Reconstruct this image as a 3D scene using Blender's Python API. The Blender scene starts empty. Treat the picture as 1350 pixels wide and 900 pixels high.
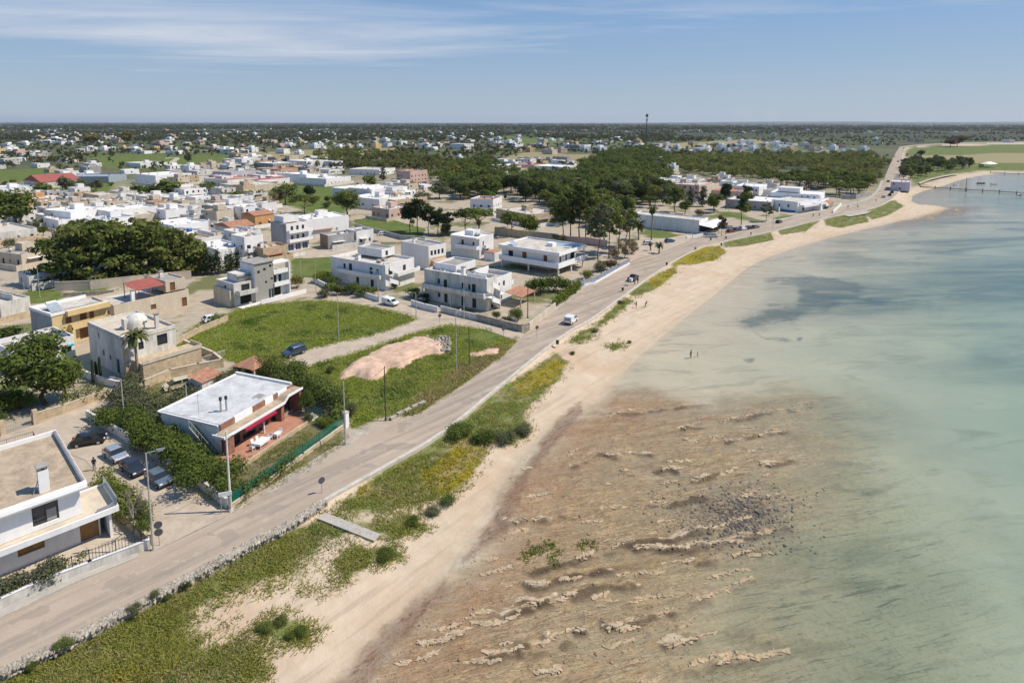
import bpy, math, random
import numpy as np
from mathutils import Vector, Matrix
R = math.radians
sc = bpy.context.scene
COL = sc.collection

# ------------------------------------------------------------------ camera
H = 45.0                       # drone height above the land
F_PX, PX0, PY0, YH = 808.0, 675.0, 266.0, 161.0
PITCH = math.atan((PY0 - YH) / F_PX)
cd = bpy.data.cameras.new("camera")
cam = bpy.data.objects.new("camera", cd)
COL.objects.link(cam)
cam.location = (0, 0, H)
cam.rotation_euler = (math.pi / 2 - PITCH, R(-0.06), 0)
cd.sensor_width = 36
cd.sensor_fit = 'HORIZONTAL'
cd.lens = F_PX / 1350 * 36
cd.shift_x = 0
cd.shift_y = -(450 - PY0) / 1350
cd.clip_start = 1
cd.clip_end = 120000
sc.camera = cam

# ------------------------------------------------------------------ sky and sun
SUN_EL, SUN_AZ = R(53), R(4)        # azimuth counted from +X towards +Y
w = bpy.data.worlds.new("World")
sc.world = w
w.use_nodes = True
nt = w.node_tree
nt.nodes.clear()
N = nt.nodes.new
L = nt.links.new
out = N('ShaderNodeOutputWorld')
bg = N('ShaderNodeBackground')
sky = N('ShaderNodeTexSky')
sky.sky_type = 'NISHITA'
sky.sun_disc = False
sky.sun_elevation = SUN_EL
sky.sun_rotation = math.pi / 2 - SUN_AZ
sky.altitude = 0
sky.air_density = 1.0
sky.dust_density = 0.2
sky.ozone_density = 1.6
SKY_STRENGTH = 0.07
bg.inputs['Strength'].default_value = SKY_STRENGTH
# thin high cloud: noise on a plane overhead
tc = N('ShaderNodeTexCoord')
sep = N('ShaderNodeSeparateXYZ')
L(tc.outputs['Generated'], sep.inputs[0])
zc = N('ShaderNodeMath'); zc.operation = 'MAXIMUM'; zc.inputs[1].default_value = 0.02
L(sep.outputs['Z'], zc.inputs[0])
dx = N('ShaderNodeMath'); dx.operation = 'DIVIDE'
dy = N('ShaderNodeMath'); dy.operation = 'DIVIDE'
L(sep.outputs['X'], dx.inputs[0]); L(zc.outputs[0], dx.inputs[1])
L(sep.outputs['Y'], dy.inputs[0]); L(zc.outputs[0], dy.inputs[1])
comb = N('ShaderNodeCombineXYZ')
L(dx.outputs[0], comb.inputs[0]); L(dy.outputs[0], comb.inputs[1])
mp = N('ShaderNodeMapping')
mp.inputs['Location'].default_value = (0.0, 0.0, 0)
mp.inputs['Rotation'].default_value = (0, 0, R(-14))
mp.inputs['Scale'].default_value = (0.16, 0.42, 1)
L(comb.outputs[0], mp.inputs['Vector'])
cn = N('ShaderNodeTexNoise')
cn.inputs['Scale'].default_value = 1.5
cn.inputs['Detail'].default_value = 8
cn.inputs['Roughness'].default_value = 0.62
cn.inputs['Distortion'].default_value = 0.5
L(mp.outputs[0], cn.inputs['Vector'])
# broad extent of the veil: a blob on the overhead plane
def wmath(op, a, b=None):
    n = N('ShaderNodeMath'); n.operation = op
    for i, v in enumerate((a, b)):
        if v is None: continue
        if isinstance(v, (int, float)): n.inputs[i].default_value = v
        else: L(v, n.inputs[i])
    return n.outputs[0]
CLX, CLY, CSX, CSY = -3.3, 7.4, 3.9, 3.4
ex = wmath('DIVIDE', wmath('SUBTRACT', dx.outputs[0], CLX), CSX)
ey = wmath('DIVIDE', wmath('SUBTRACT', dy.outputs[0], CLY), CSY)
rr = wmath('ADD', wmath('MULTIPLY', ex, ex), wmath('MULTIPLY', ey, ey))
veil = wmath('EXPONENT', wmath('MULTIPLY', rr, -1.0))
ridge = wmath('ADD', wmath('MULTIPLY', veil, 0.40), cn.outputs['Fac'])
cr = N('ShaderNodeMapRange')
cr.inputs['From Min'].default_value = 0.60
cr.inputs['From Max'].default_value = 1.10
cr.inputs['To Max'].default_value = 0.95
cr.clamp = True
L(ridge, cr.inputs['Value'])
mx = N('ShaderNodeMix'); mx.data_type = 'RGBA'
mx.inputs['B'].default_value = (0.56 / SKY_STRENGTH, 0.58 / SKY_STRENGTH, 0.63 / SKY_STRENGTH, 1)
L(cr.outputs[0], mx.inputs['Factor'])
# blue-grey air near the horizon, clearer blue overhead
grd = N('ShaderNodeValToRGB'); e = grd.color_ramp.elements
e[0].position = 0.0; e[0].color = (0.30, 0.385, 0.515, 1)
e[1].position = 1.0; e[1].color = (0.10, 0.24, 0.56, 1)
for p_, c_ in ((0.06, (0.27, 0.368, 0.515)), (0.16, (0.195, 0.33, 0.55)), (0.35, (0.12, 0.245, 0.49))):
    q_ = e.new(p_); q_.color = (*c_, 1)
L(sep.outputs['Z'], grd.inputs[0])
gs = N('ShaderNodeVectorMath'); gs.operation = 'SCALE'; gs.inputs['Scale'].default_value = 1.0 / SKY_STRENGTH
L(grd.outputs[0], gs.inputs[0])
tint = N('ShaderNodeMix'); tint.data_type = 'RGBA'
tint.inputs['Factor'].default_value = 0.75
L(sky.outputs[0], tint.inputs['A']); L(gs.outputs[0], tint.inputs['B'])
L(tint.outputs['Result'], mx.inputs['A'])
L(mx.outputs['Result'], bg.inputs['Color'])
L(bg.outputs[0], out.inputs['Surface'])

sd = bpy.data.lights.new("sun", 'SUN')
sd.energy = 4.15
sd.angle = R(0.53)
sd.color = (1.0, 0.918, 0.80)
sun = bpy.data.objects.new("sun", sd)
COL.objects.link(sun)
sv = Vector((math.cos(SUN_EL) * math.cos(SUN_AZ), math.cos(SUN_EL) * math.sin(SUN_AZ), math.sin(SUN_EL)))
sun.rotation_euler = sv.to_track_quat('Z', 'Y').to_euler()
sun.location = (100, 0, 200)

vs = sc.view_settings
vs.view_transform = 'Standard'
vs.look = 'None'
vs.gamma = 1
vs.exposure = 0.33
vs.use_curve_mapping = False
sc.cycles.max_bounces = 6
sc.cycles.diffuse_bounces = 2
sc.cycles.glossy_bounces = 2
sc.cycles.transparent_max_bounces = 12
sc.cycles.volume_bounces = 0
sc.cycles.volume_step_rate = 4
sc.cycles.volume_max_steps = 64
sc.cycles.use_denoising = True
sc.cycles.sample_clamp_indirect = 4

# ------------------------------------------------------------------ helpers
_cp, _sp = math.cos(PITCH), math.sin(PITCH)
def at(px, py, z=0.0):
    """the point of height z seen at pixel (px, py) of the photograph"""
    u, v = px - PX0, py - PY0
    d = Vector((u, -v * _sp + F_PX * _cp, -v * _cp - F_PX * _sp))
    t = (z - H) / d.z
    return Vector((d.x * t, d.y * t, z))
def ppm(py, z=0.0):
    return (py - YH) / (H - z)

def hash2(ix, iy, seed):
    n = (ix.astype(np.int64) * 374761393 + iy.astype(np.int64) * 668265263 + seed * 974634777) & 0xffffffff
    n = ((n ^ (n >> 13)) * 1274126177) & 0xffffffff
    n = n ^ (n >> 16)
    return (n & 0xffff) / 65535.0
def vnoise(x, y, seed=0):
    x = np.asarray(x, float); y = np.asarray(y, float)
    ix, iy = np.floor(x), np.floor(y)
    fx, fy = x - ix, y - iy
    fx = fx * fx * (3 - 2 * fx); fy = fy * fy * (3 - 2 * fy)
    a = hash2(ix, iy, seed); b = hash2(ix + 1, iy, seed)
    c = hash2(ix, iy + 1, seed); d = hash2(ix + 1, iy + 1, seed)
    return (a * (1 - fx) + b * fx) * (1 - fy) + (c * (1 - fx) + d * fx) * fy
def fbm(x, y, seed=0, octv=4, gain=0.5):
    s, amp, tot = 0, 1.0, 0
    for i in range(octv):
        s = s + amp * vnoise(x * 2 ** i, y * 2 ** i, seed + i * 17)
        tot += amp; amp *= gain
    return s / tot
def smooth(a, b, x):
    t = np.clip((x - a) / (b - a), 0, 1)
    return t * t * (3 - 2 * t)

def obj(name, verts, faces, mat=None, parent=None, smooth_faces=False, uvs=None):
    me = bpy.data.meshes.new(name)
    me.from_pydata([tuple(v) for v in verts], [], faces)
    if mat: me.materials.append(mat)
    if smooth_faces: me.polygons.foreach_set('use_smooth', [True] * len(me.polygons))
    me.update()
    o = bpy.data.objects.new(name, me)
    COL.objects.link(o)
    if parent: o.parent = parent
    return o
def mesh_np(name, V, Q, mat=None, smooth_faces=False):
    """fast mesh of quads or triangles from numpy arrays"""
    me = bpy.data.meshes.new(name)
    k = Q.shape[1]
    me.vertices.add(len(V)); me.loops.add(Q.size); me.polygons.add(len(Q))
    me.vertices.foreach_set('co', np.asarray(V, np.float32).ravel())
    me.loops.foreach_set('vertex_index', np.asarray(Q, np.int32).ravel())
    me.polygons.foreach_set('loop_start', np.arange(0, Q.size, k, dtype=np.int32))
    me.polygons.foreach_set('loop_total', np.full(len(Q), k, np.int32))
    if smooth_faces: me.polygons.foreach_set('use_smooth', np.ones(len(Q), bool))
    if mat: me.materials.append(mat)
    me.update(calc_edges=True)
    return me
def link(name, me, parent=None, loc=None, rz=0):
    o = bpy.data.objects.new(name, me); COL.objects.link(o)
    if parent: o.parent = parent
    if loc is not None: o.location = loc
    if rz: o.rotation_euler = (0, 0, rz)
    return o
def tag(o, label=None, cat=None, group=None, kind=None):
    if label: o['label'] = label
    if cat: o['category'] = cat
    if group: o['group'] = group
    if kind: o['kind'] = kind
    return o
def empty(name, loc, rz=0.0):
    o = bpy.data.objects.new(name, None); COL.objects.link(o)
    o.location = loc; o.rotation_euler = (0, 0, rz); o.empty_display_size = 0.3
    return o
def thing(name, label, cat, loc, rz=0.0, group=None):
    return tag(empty(name, loc, rz), label, cat, group, 'thing')
def dup(o, loc=None, rz=None, label=None, group=None, parent=None, scale=None, swap=None):
    c = o.copy(); COL.objects.link(c)
    if parent: c.parent = parent
    if loc is not None: c.location = loc
    if rz is not None: c.rotation_euler = (0, 0, rz)
    if scale is not None: c.scale = scale if hasattr(scale, '__len__') else (scale,) * 3
    if label: c['label'] = label
    if group: c['group'] = group
    if swap and c.type == 'MESH':
        for s, m in swap.items():
            if c.data.materials and c.data.materials[0] and c.data.materials[0].name == s:
                c.data = c.data.copy(); c.data.materials[0] = m
    for ch in list(o.children): dup(ch, parent=c, swap=swap)
    return c

class MB:
    def __init__(s): s.v, s.f = [], []
    def quad(s, a, b, c, d):
        n = len(s.v); s.v += [a, b, c, d]; s.f.append((n, n + 1, n + 2, n + 3)); return s
    def poly(s, pts):
        n = len(s.v); s.v += list(pts); s.f.append(tuple(range(n, n + len(pts)))); return s
    def box(s, x0, x1, y0, y1, z0, z1):
        n = len(s.v)
        s.v += [(x0, y0, z0), (x1, y0, z0), (x1, y1, z0), (x0, y1, z0), (x0, y0, z1), (x1, y0, z1), (x1, y1, z1), (x0, y1, z1)]
        s.f += [tuple(n + i for i in q) for q in ((3, 2, 1, 0), (4, 5, 6, 7), (0, 1, 5, 4), (1, 2, 6, 5), (2, 3, 7, 6), (3, 0, 4, 7))]
        return s
    def prism(s, pts, z0, z1):
        n, k = len(s.v), len(pts)
        s.v += [(p[0], p[1], z0) for p in pts] + [(p[0], p[1], z1) for p in pts]
        s.f += [tuple(n + k - 1 - i for i in range(k)), tuple(n + k + i for i in range(k))]
        for i in range(k):
            j = (i + 1) % k
            s.f.append((n + i, n + j, n + k + j, n + k + i))
        return s
    def tube(s, p, q, r0, r1=None, seg=8, cap=True):
        p, q = Vector(p), Vector(q); r1 = r0 if r1 is None else r1
        d = (q - p).normalized()
        u = d.orthogonal().normalized(); w_ = d.cross(u)
        n = len(s.v)
        for c, r in ((p, r0), (q, r1)):
            for i in range(seg):
                a = 2 * math.pi * i / seg
                s.v.append(tuple(c + (u * math.cos(a) + w_ * math.sin(a)) * r))
        for i in range(seg):
            j = (i + 1) % seg
            s.f.append((n + i, n + j, n + seg + j, n + seg + i))
        if cap:
            s.f.append(tuple(n + seg - 1 - i for i in range(seg))); s.f.append(tuple(n + seg + i for i in range(seg)))
        return s
    def lathe(s, prof, cx=0, cy=0, seg=16):
        n = len(s.v); k = len(prof)
        for i in range(seg):
            a = 2 * math.pi * i / seg
            s.v += [(cx + r * math.cos(a), cy + r * math.sin(a), z) for r, z in prof]
        for i in range(seg):
            j = (i + 1) % seg
            for m in range(k - 1):
                s.f.append((n + i * k + m, n + j * k + m, n + j * k + m + 1, n + i * k + m + 1))
        return s
    def build(s, name, mat, parent=None, smooth_faces=False):
        return obj(name, s.v, s.f, mat, parent, smooth_faces)

# ------------------------------------------------------------------ materials
_mats = {}
def nodes_of(m):
    m.use_nodes = True
    t = m.node_tree; t.nodes.clear()
    o = t.nodes.new('ShaderNodeOutputMaterial'); b = t.nodes.new('ShaderNodeBsdfPrincipled')
    t.links.new(b.outputs[0], o.inputs[0])
    return t, b, o
def mat(name, col, rough=0.85, var=0.12, scale=0.7, bump=0.0, metal=0.0, spec=0.3, streak=False, fine=6.0):
    """painted or mineral surface: colour broken by a broad and a fine noise"""
    if name in _mats: return _mats[name]
    m = bpy.data.materials.new(name)
    t, b, o = nodes_of(m)
    n = t.nodes.new; l = t.links.new
    geo = n('ShaderNodeNewGeometry')
    mp = n('ShaderNodeMapping')
    mp.inputs['Scale'].default_value = (1, 1, 0.25) if streak else (1, 1, 1)
    l(geo.outputs['Position'], mp.inputs['Vector'])
    n1 = n('ShaderNodeTexNoise'); n1.inputs['Scale'].default_value = scale; n1.inputs['Detail'].default_value = 5
    n1.inputs['Roughness'].default_value = 0.65
    n2 = n('ShaderNodeTexNoise'); n2.inputs['Scale'].default_value = scale * fine; n2.inputs['Detail'].default_value = 3
    l(mp.outputs[0], n1.inputs['Vector']); l(mp.outputs[0], n2.inputs['Vector'])
    ad = n('ShaderNodeMath'); ad.operation = 'MULTIPLY_ADD'; ad.inputs[1].default_value = 0.45
    l(n2.outputs['Fac'], ad.inputs[0]); l(n1.outputs['Fac'], ad.inputs[2])
    rg = n('ShaderNodeMapRange'); rg.inputs['From Min'].default_value = 0.48; rg.inputs['From Max'].default_value = 0.98
    rg.inputs['To Min'].default_value = 1 - var * 1.6; rg.inputs['To Max'].default_value = 1 + var
    l(ad.outputs[0], rg.inputs['Value'])
    mu = n('ShaderNodeMix'); mu.data_type = 'RGBA'; mu.blend_type = 'MULTIPLY'; mu.inputs['Factor'].default_value = 1
    mu.inputs['A'].default_value = (*col, 1)
    l(rg.outputs[0], mu.inputs['B'])
    l(mu.outputs['Result'], b.inputs['Base Color'])
    b.inputs['Roughness'].default_value = rough; b.inputs['Metallic'].default_value = metal
    b.inputs['Specular IOR Level'].default_value = spec
    if bump:
        bp = n('ShaderNodeBump'); bp.inputs['Strength'].default_value = bump; bp.inputs['Distance'].default_value = 0.05
        l(n2.outputs['Fac'], bp.inputs['Height']); l(bp.outputs[0], b.inputs['Normal'])
    _mats[name] = m
    return m
def gloss(name, col, rough=0.15, metal=0.0, spec=0.5, coat=0.0):
    if name in _mats: return _mats[name]
    m = bpy.data.materials.new(name)
    t, b, o = nodes_of(m)
    b.inputs['Base Color'].default_value = (*col, 1); b.inputs['Roughness'].default_value = rough
    b.inputs['Metallic'].default_value = metal; b.inputs['Specular IOR Level'].default_value = spec
    b.inputs['Coat Weight'].default_value = coat
    _mats[name] = m
    return m
# ------------------------------------------------------------------ node shorthand
class G:
    def __init__(s, name):
        s.m = bpy.data.materials.new(name); s.t, s.b, s.o = nodes_of(s.m)
        s.pos = s.t.nodes.new('ShaderNodeNewGeometry').outputs['Position']
    def n(s, k): return s.t.nodes.new(k)
    def l(s, a, b): s.t.links.new(a, b)
    def val(s, inp, v):
        if isinstance(v, (int, float)): inp.default_value = v
        elif isinstance(v, (tuple, list)): inp.default_value = (*v, 1) if len(v) == 3 else v
        else: s.l(v, inp)
    def attr(s, name):
        a = s.n('ShaderNodeAttribute'); a.attribute_name = name; return a.outputs['Fac']
    def math(s, op, a, b=0.0, c=None, clamp=False):
        m = s.n('ShaderNodeMath'); m.operation = op; m.use_clamp = clamp
        s.val(m.inputs[0], a); s.val(m.inputs[1], b)
        if c is not None: s.val(m.inputs[2], c)
        return m.outputs[0]
    def noise(s, scale, detail=4, rough=0.55, sx=1, sy=1, rot=0, dist=0.0):
        mp = s.n('ShaderNodeMapping'); mp.vector_type = 'TEXTURE'; mp.inputs['Scale'].default_value = (1 / sx, 1 / sy, 1)
        mp.inputs['Rotation'].default_value = (0, 0, -rot)
        s.l(s.pos, mp.inputs['Vector'])
        t = s.n('ShaderNodeTexNoise'); t.inputs['Scale'].default_value = scale; t.inputs['Detail'].default_value = detail
        t.inputs['Roughness'].default_value = rough; t.inputs['Distortion'].default_value = dist
        s.l(mp.outputs[0], t.inputs['Vector']); return t.outputs['Fac']
    def vor(s, scale, sx=1, sy=1, rot=0, feature='F1', out='Distance'):
        mp = s.n('ShaderNodeMapping'); mp.vector_type = 'TEXTURE'; mp.inputs['Scale'].default_value = (1 / sx, 1 / sy, 1)
        mp.inputs['Rotation'].default_value = (0, 0, -rot)
        s.l(s.pos, mp.inputs['Vector'])
        t = s.n('ShaderNodeTexVoronoi'); t.inputs['Scale'].default_value = scale; t.feature = feature
        s.l(mp.outputs[0], t.inputs['Vector']); return t.outputs[out]
    def rng(s, v, a, b, c=0.0, d=1.0, smoothstep=False):
        m = s.n('ShaderNodeMapRange'); m.clamp = True
        if smoothstep: m.interpolation_type = 'SMOOTHSTEP'
        s.val(m.inputs['Value'], v); m.inputs['From Min'].default_value = a; m.inputs['From Max'].default_value = b
        m.inputs['To Min'].default_value = c; m.inputs['To Max'].default_value = d
        return m.outputs[0]
    def mix(s, f, a, b, blend='MIX'):
        m = s.n('ShaderNodeMix'); m.data_type = 'RGBA'; m.blend_type = blend
        s.val(m.inputs['Factor'], f); s.val(m.inputs['A'], a); s.val(m.inputs['B'], b)
        return m.outputs['Result']
    def edge(s, mask, noise, amt=0.7, w=0.12):
        """mask edge broken up by a noise"""
        v = s.math('MULTIPLY_ADD', s.math('SUBTRACT', noise, 0.5), amt, mask)
        return s.rng(v, 0.5 - w, 0.5 + w, smoothstep=True)
    def bump(s, h, strength, dist):
        b = s.n('ShaderNodeBump'); b.inputs['Strength'].default_value = strength; b.inputs['Distance'].default_value = dist
        s.l(h, b.inputs['Height']); return b.outputs[0]

# ------------------------------------------------------------------ terrain
ROAD_SEA = [(-500, 1150), (-200, 978), (0, 884), (60, 857), (120, 827), (200, 785), (275, 745), (330, 715), (380, 690),
            (436, 653), (508, 613), (586, 566), (663, 504), (741, 442), (779, 420), (825, 387), (878, 350), (917, 329),
            (953, 318.5), (1024, 303), (1084, 288), (1134, 278), (1163, 269), (1181, 257), (1187, 247), (1187, 235), (1187, 220),
            (1188.5, 205), (1190.5, 197), (1196, 193), (1240, 190), (1300, 188), (1700, 182)]
ROAD_LAND = [(-500, 1040), (-200, 900), (0, 816), (100, 769), (200, 728), (308, 676), (400, 624), (454, 590), (490, 570),
             (551, 546), (617, 503), (662, 471), (691, 441), (717, 421), (763, 386), (784, 372), (815, 354), (842, 340),
             (880, 329), (920, 313), (960, 302.5), (1040, 287.5), (1110, 272), (1142, 263.5), (1158, 252), (1166, 235),
             (1172, 220), (1179, 205), (1184, 197), (1192, 192), (1240, 188.6), (1300, 186.8), (1700, 181)]
SHORE = [(250, 1180), (380, 985), (462, 900), (517, 833), (583, 770), (612, 722), (645, 686), (664, 640), (690, 600), (722, 572),
         (762, 545), (797, 528), (815, 500), (842, 470), (872, 444), (903, 419), (932, 396), (962, 372), (985, 353), (1012, 339),
         (1050, 326), (1090, 314), (1130, 304), (1160, 297), (1195, 289), (1225, 282), (1248, 275), (1238, 271), (1212, 270), (1201, 265),
         (1203, 257), (1218, 251), (1242, 245), (1262, 238), (1290, 231), (1312, 228), (1345, 226.5), (1400, 226), (1800, 221)]
WATER_Z = -1.6
def world(pl, z): return np.array([at(x, y, z)[:2] for x, y in pl])
def sdist(X, Y, P):
    """signed distance to an open polyline, positive on its right-hand side (seaward)"""
    best = np.full(X.shape, 1e18); sg = np.ones(X.shape)
    for (ax, ay), (bx, by) in zip(P[:-1], P[1:]):
        ex, ey = bx - ax, by - ay; l2 = ex * ex + ey * ey
        t = np.clip(((X - ax) * ex + (Y - ay) * ey) / l2, 0, 1)
        qx, qy = X - ax - t * ex, Y - ay - t * ey
        d = qx * qx + qy * qy
        c = -(ex * (Y - ay) - ey * (X - ax))
        m = d < best - 1e-9
        # at a shared vertex keep the sign of the segment that is seen more squarely
        tie = (np.abs(d - best) <= 1e-6 * (1 + d)) & ~m
        best = np.where(m, d, best)
        sg = np.where(m, np.sign(c), sg)
    return np.sqrt(best) * sg
def pmask(X, Y, poly, z=0.0, soft=1.0):
    P = world(poly, z)
    x0, y0 = P.min(0) - 3 * soft; x1, y1 = P.max(0) + 3 * soft
    out = np.zeros(X.shape)
    sel = (X > x0) & (X < x1) & (Y > y0) & (Y < y1)
    if not sel.any(): return out
    x, y = X[sel], Y[sel]
    best = np.full(x.shape, 1e18); ins = np.zeros(x.shape, bool)
    n = len(P)
    for i in range(n):
        ax, ay = P[i]; bx, by = P[(i + 1) % n]
        ex, ey = bx - ax, by - ay
        t = np.clip(((x - ax) * ex + (y - ay) * ey) / (ex * ex + ey * ey + 1e-12), 0, 1)
        best = np.minimum(best, (x - ax - t * ex) ** 2 + (y - ay - t * ey) ** 2)
        cr = ((ay > y) != (by > y)) & (x < (bx - ax) * (y - ay) / (by - ay + 1e-12) + ax)
        ins ^= cr
    d = np.sqrt(best) * np.where(ins, 1, -1)
    out[sel] = np.clip(0.5 + d / (2 * soft), 0, 1)
    return out
_PR, _PL, _PS = world(ROAD_SEA, 0.0), world(ROAD_LAND, 0.0), world(SHORE, WATER_Z)

VERGE = [[(-300, 1040), (-60, 915), (0, 890), (60, 862), (120, 832), (200, 792), (275, 752), (330, 722), (420, 685), (470, 650), (508, 618), (586, 572),
          (640, 528), (663, 511), (700, 488), (735, 465), (749, 476), (738, 498), (705, 525), (690, 545), (702, 564), (672, 582),
          (645, 575), (640, 597), (618, 627), (600, 645), (580, 652), (548, 670), (560, 690), (520, 706), (470, 705), (440, 720), (395, 760), (345, 778),
          (300, 790), (235, 830), (250, 870), (180, 910), (-200, 1040)],
         [(275, 860), (300, 850), (335, 862), (342, 885), (300, 905), (262, 890)],
         [(338, 826), (362, 812), (385, 815), (410, 830), (395, 843), (350, 838)], [(498, 720), (520, 715), (524, 728), (505, 738)],
         [(440, 735), (470, 715), (495, 722), (485, 745), (455, 760)],
         [(748, 452), (765, 436), (785, 432), (782, 444), (762, 452)], [(786, 430), (802, 412), (824, 393), (836, 396), (815, 412), (792, 430)],
         [(826, 388), (850, 371), (890, 350), (893, 358), (866, 380), (838, 391)], [(881, 351), (918, 329), (948, 324), (958, 331), (942, 342), (912, 348)],
         [(953, 320), (985, 311), (1015, 305), (1021, 315), (985, 323), (955, 326)], [(1024, 304), (1060, 294), (1082, 291), (1062, 304), (1030, 309)],
         [(1086, 290), (1110, 284), (1140, 280), (1146, 290), (1110, 298), (1090, 297)], [(1140, 280), (1152, 273), (1180, 263), (1192, 271), (1172, 282), (1150, 288)],
         [(805, 452), (818, 448), (822, 455), (806, 458)]]
YELLOW = [[(640, 574), (606, 578), (558, 622), (560, 640), (590, 648), (618, 626), (641, 596)], [(732, 472), (700, 490), (676, 508), (690, 520), (736, 498), (748, 478)],
          [(881, 351), (918, 329), (948, 324), (958, 331), (942, 342), (912, 348)], [(850, 371), (890, 350), (893, 358), (866, 380)],
          [(140, 895), (180, 880), (215, 882), (200, 905), (130, 910)], [(465, 645), (490, 638), (492, 650), (470, 655)],
          [(548, 546), (536, 541), (570, 508), (610, 481), (650, 456), (684, 446), (686, 452), (662, 471), (617, 503), (552, 547)]]
BARE = [[(230, 800), (310, 770), (370, 745), (430, 700), (470, 705), (430, 730), (380, 770), (300, 800), (240, 835)], [(425, 668), (480, 672), (530, 664), (560, 668), (500, 690), (440, 690)]]
GREEN = [[(228, 458), (270, 424), (330, 406), (385, 398), (430, 397), (480, 403), (540, 416), (548, 421), (500, 439), (400, 461), (372, 477), (330, 480), (290, 470)],
         [(366, 480), (372, 500), (420, 510), (470, 545), (470, 560), (500, 545), (551, 545), (617, 502), (660, 470), (684, 449), (640, 434), (590, 429), (540, 442), (480, 463), (410, 484)],
         [(383, 342), (430, 336), (445, 345), (440, 366), (385, 366)], [(466, 290), (500, 285), (562, 302), (556, 316), (500, 306), (470, 301)],
         [(118, 210), (186, 203), (227, 208), (295, 203), (297, 218), (227, 223), (161, 226), (118, 215)], [(-100, 226), (58, 223), (50, 239), (-100, 242)],
         [(65, 240), (150, 236), (145, 257), (70, 259)], [(335, 250), (385, 243), (440, 246), (468, 268), (452, 284), (420, 283), (370, 268)],
         [(640, 182), (672, 179.5), (764, 188), (700, 193)], [(845, 300), (880, 305), (912, 313), (880, 322), (850, 312)], [(940, 278), (980, 280), (985, 287), (950, 286)],
         [(1190, 198), (1200, 193), (1240, 191), (1500, 186), (1700, 186), (1700, 220), (1400, 223), (1345, 224), (1300, 223), (1265, 228), (1235, 236), (1215, 243), (1200, 248), (1191, 235)],
         [(0, 520), (0, 500), (40, 505), (60, 530), (0, 545)], [(1020, 286), (1045, 283), (1050, 290), (1020, 292)], [(95, 378), (120, 370), (150, 374), (140, 385), (100, 390)],
         [(0, 395), (60, 380), (85, 385), (80, 398), (0, 405)]]
SEMI = [[(300, 600), (420, 545), (452, 562), (455, 585), (400, 622), (310, 672), (205, 600), (200, 545)], [(160, 530), (205, 500), (250, 515), (215, 560), (175, 570), (120, 545)]]
TAN = [[(665, 206), (700, 200), (792, 205), (782, 214), (668, 219)], [(330, 202), (420, 198), (530, 196), (520, 208), (340, 214)], [(-100, 247), (60, 244), (52, 256), (-100, 258)],
       [(860, 190), (1000, 183), (1010, 189), (870, 197)], [(1200, 205), (1350, 200), (1600, 199), (1600, 212), (1330, 213), (1230, 214)]]
ROCK = [(330, 1080), (455, 915), (515, 838), (583, 772), (643, 690), (664, 645), (690, 606), (745, 552), (800, 526), (870, 520), (930, 532), (1000, 522),
        (1060, 515), (1085, 525), (1062, 545), (1098, 590), (1090, 630), (1062, 680), (1000, 735), (965, 770), (930, 800), (900, 850), (1010, 870), (1000, 900), (1020, 1080)]
STONY = [(900, 690), (945, 650), (985, 635), (1030, 655), (1035, 690), (1000, 712), (950, 706)]
SEAGRASS = [([(1015, 372), (1042, 366), (1080, 367), (1115, 373), (1165, 380), (1150, 388), (1100, 386), (1055, 383)], 2.2),
            ([(1045, 383), (1085, 385), (1100, 396), (1085, 408), (1050, 420), (1006, 434), (984, 432), (974, 424), (1005, 419), (1030, 410), (1048, 400), (1054, 392)], 2.0),
            ([(1000, 440), (1020, 446), (1032, 452), (1008, 448)], 1.0), ([(984, 474), (1003, 476), (1000, 480), (985, 479)], 0.6), ([(1048, 448), (1058, 449), (1056, 452), (1047, 451)], 0.5)]
HAZY = [([(1045, 385), (1150, 386), (1270, 398), (1190, 416), (1085, 416), (1000, 431), (1035, 412), (1062, 394)], 7, .95), ([(1120, 376), (1180, 372), (1360, 362), (1900, 350), (1900, 412), (1360, 408), (1240, 402), (1150, 394), (1090, 400), (1080, 390)], 9, .75), ([(1240, 350), (1300, 342), (1900, 330), (1900, 362), (1330, 362), (1250, 358)], 9, .8),
        ([(1080, 340), (1130, 336), (1190, 346), (1160, 354), (1090, 350)], 7, .6), ([(1290, 460), (1345, 448), (1900, 440), (1900, 490), (1360, 490), (1300, 480)], 6, .6)]
SCARP = [[(640, 862), (703, 852), (746, 834), (800, 828), (869, 810), (917, 791), (993, 764)], [(837, 721), (885, 722), (912, 722), (960, 716), (998, 708), (1036, 689)], [(703, 750), (762, 737), (805, 721), (837, 713), (934, 702)],
         [(900, 563), (944, 557), (1041, 538), (1090, 522), (1132, 509)], [(606, 877), (660, 870), (703, 858), (746, 845)], [(848, 904), (907, 877), (998, 855), (1079, 834)], [(912, 632), (950, 624), (998, 614), (1041, 608)], [(858, 664), (890, 660), (934, 654)],
         [(665, 687), (700, 687), (740, 684)], [(800, 548), (870, 540), (936, 531)], [(955, 581), (1000, 573), (1036, 566)], [(690, 800), (730, 792), (780, 778), (830, 772)], [(700, 772), (740, 766), (800, 752)], [(580, 846), (640, 826), (700, 806)], [(830, 624), (870, 620), (906, 617)],
         [(760, 612), (800, 600), (850, 597)], [(920, 740), (970, 732), (1020, 718)], [(880, 850), (950, 836), (1000, 822)]]
WEED = [[(330, 990), (390, 940), (455, 880), (512, 822), (560, 780), (590, 757), (592, 775), (545, 820), (490, 890), (420, 960)],
        [(608, 740), (640, 690), (660, 660), (690, 615), (720, 580), (735, 570), (700, 620), (672, 690), (640, 720)],
        [(712, 582), (742, 545), (765, 528), (770, 540), (752, 560), (720, 596)]]

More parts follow.
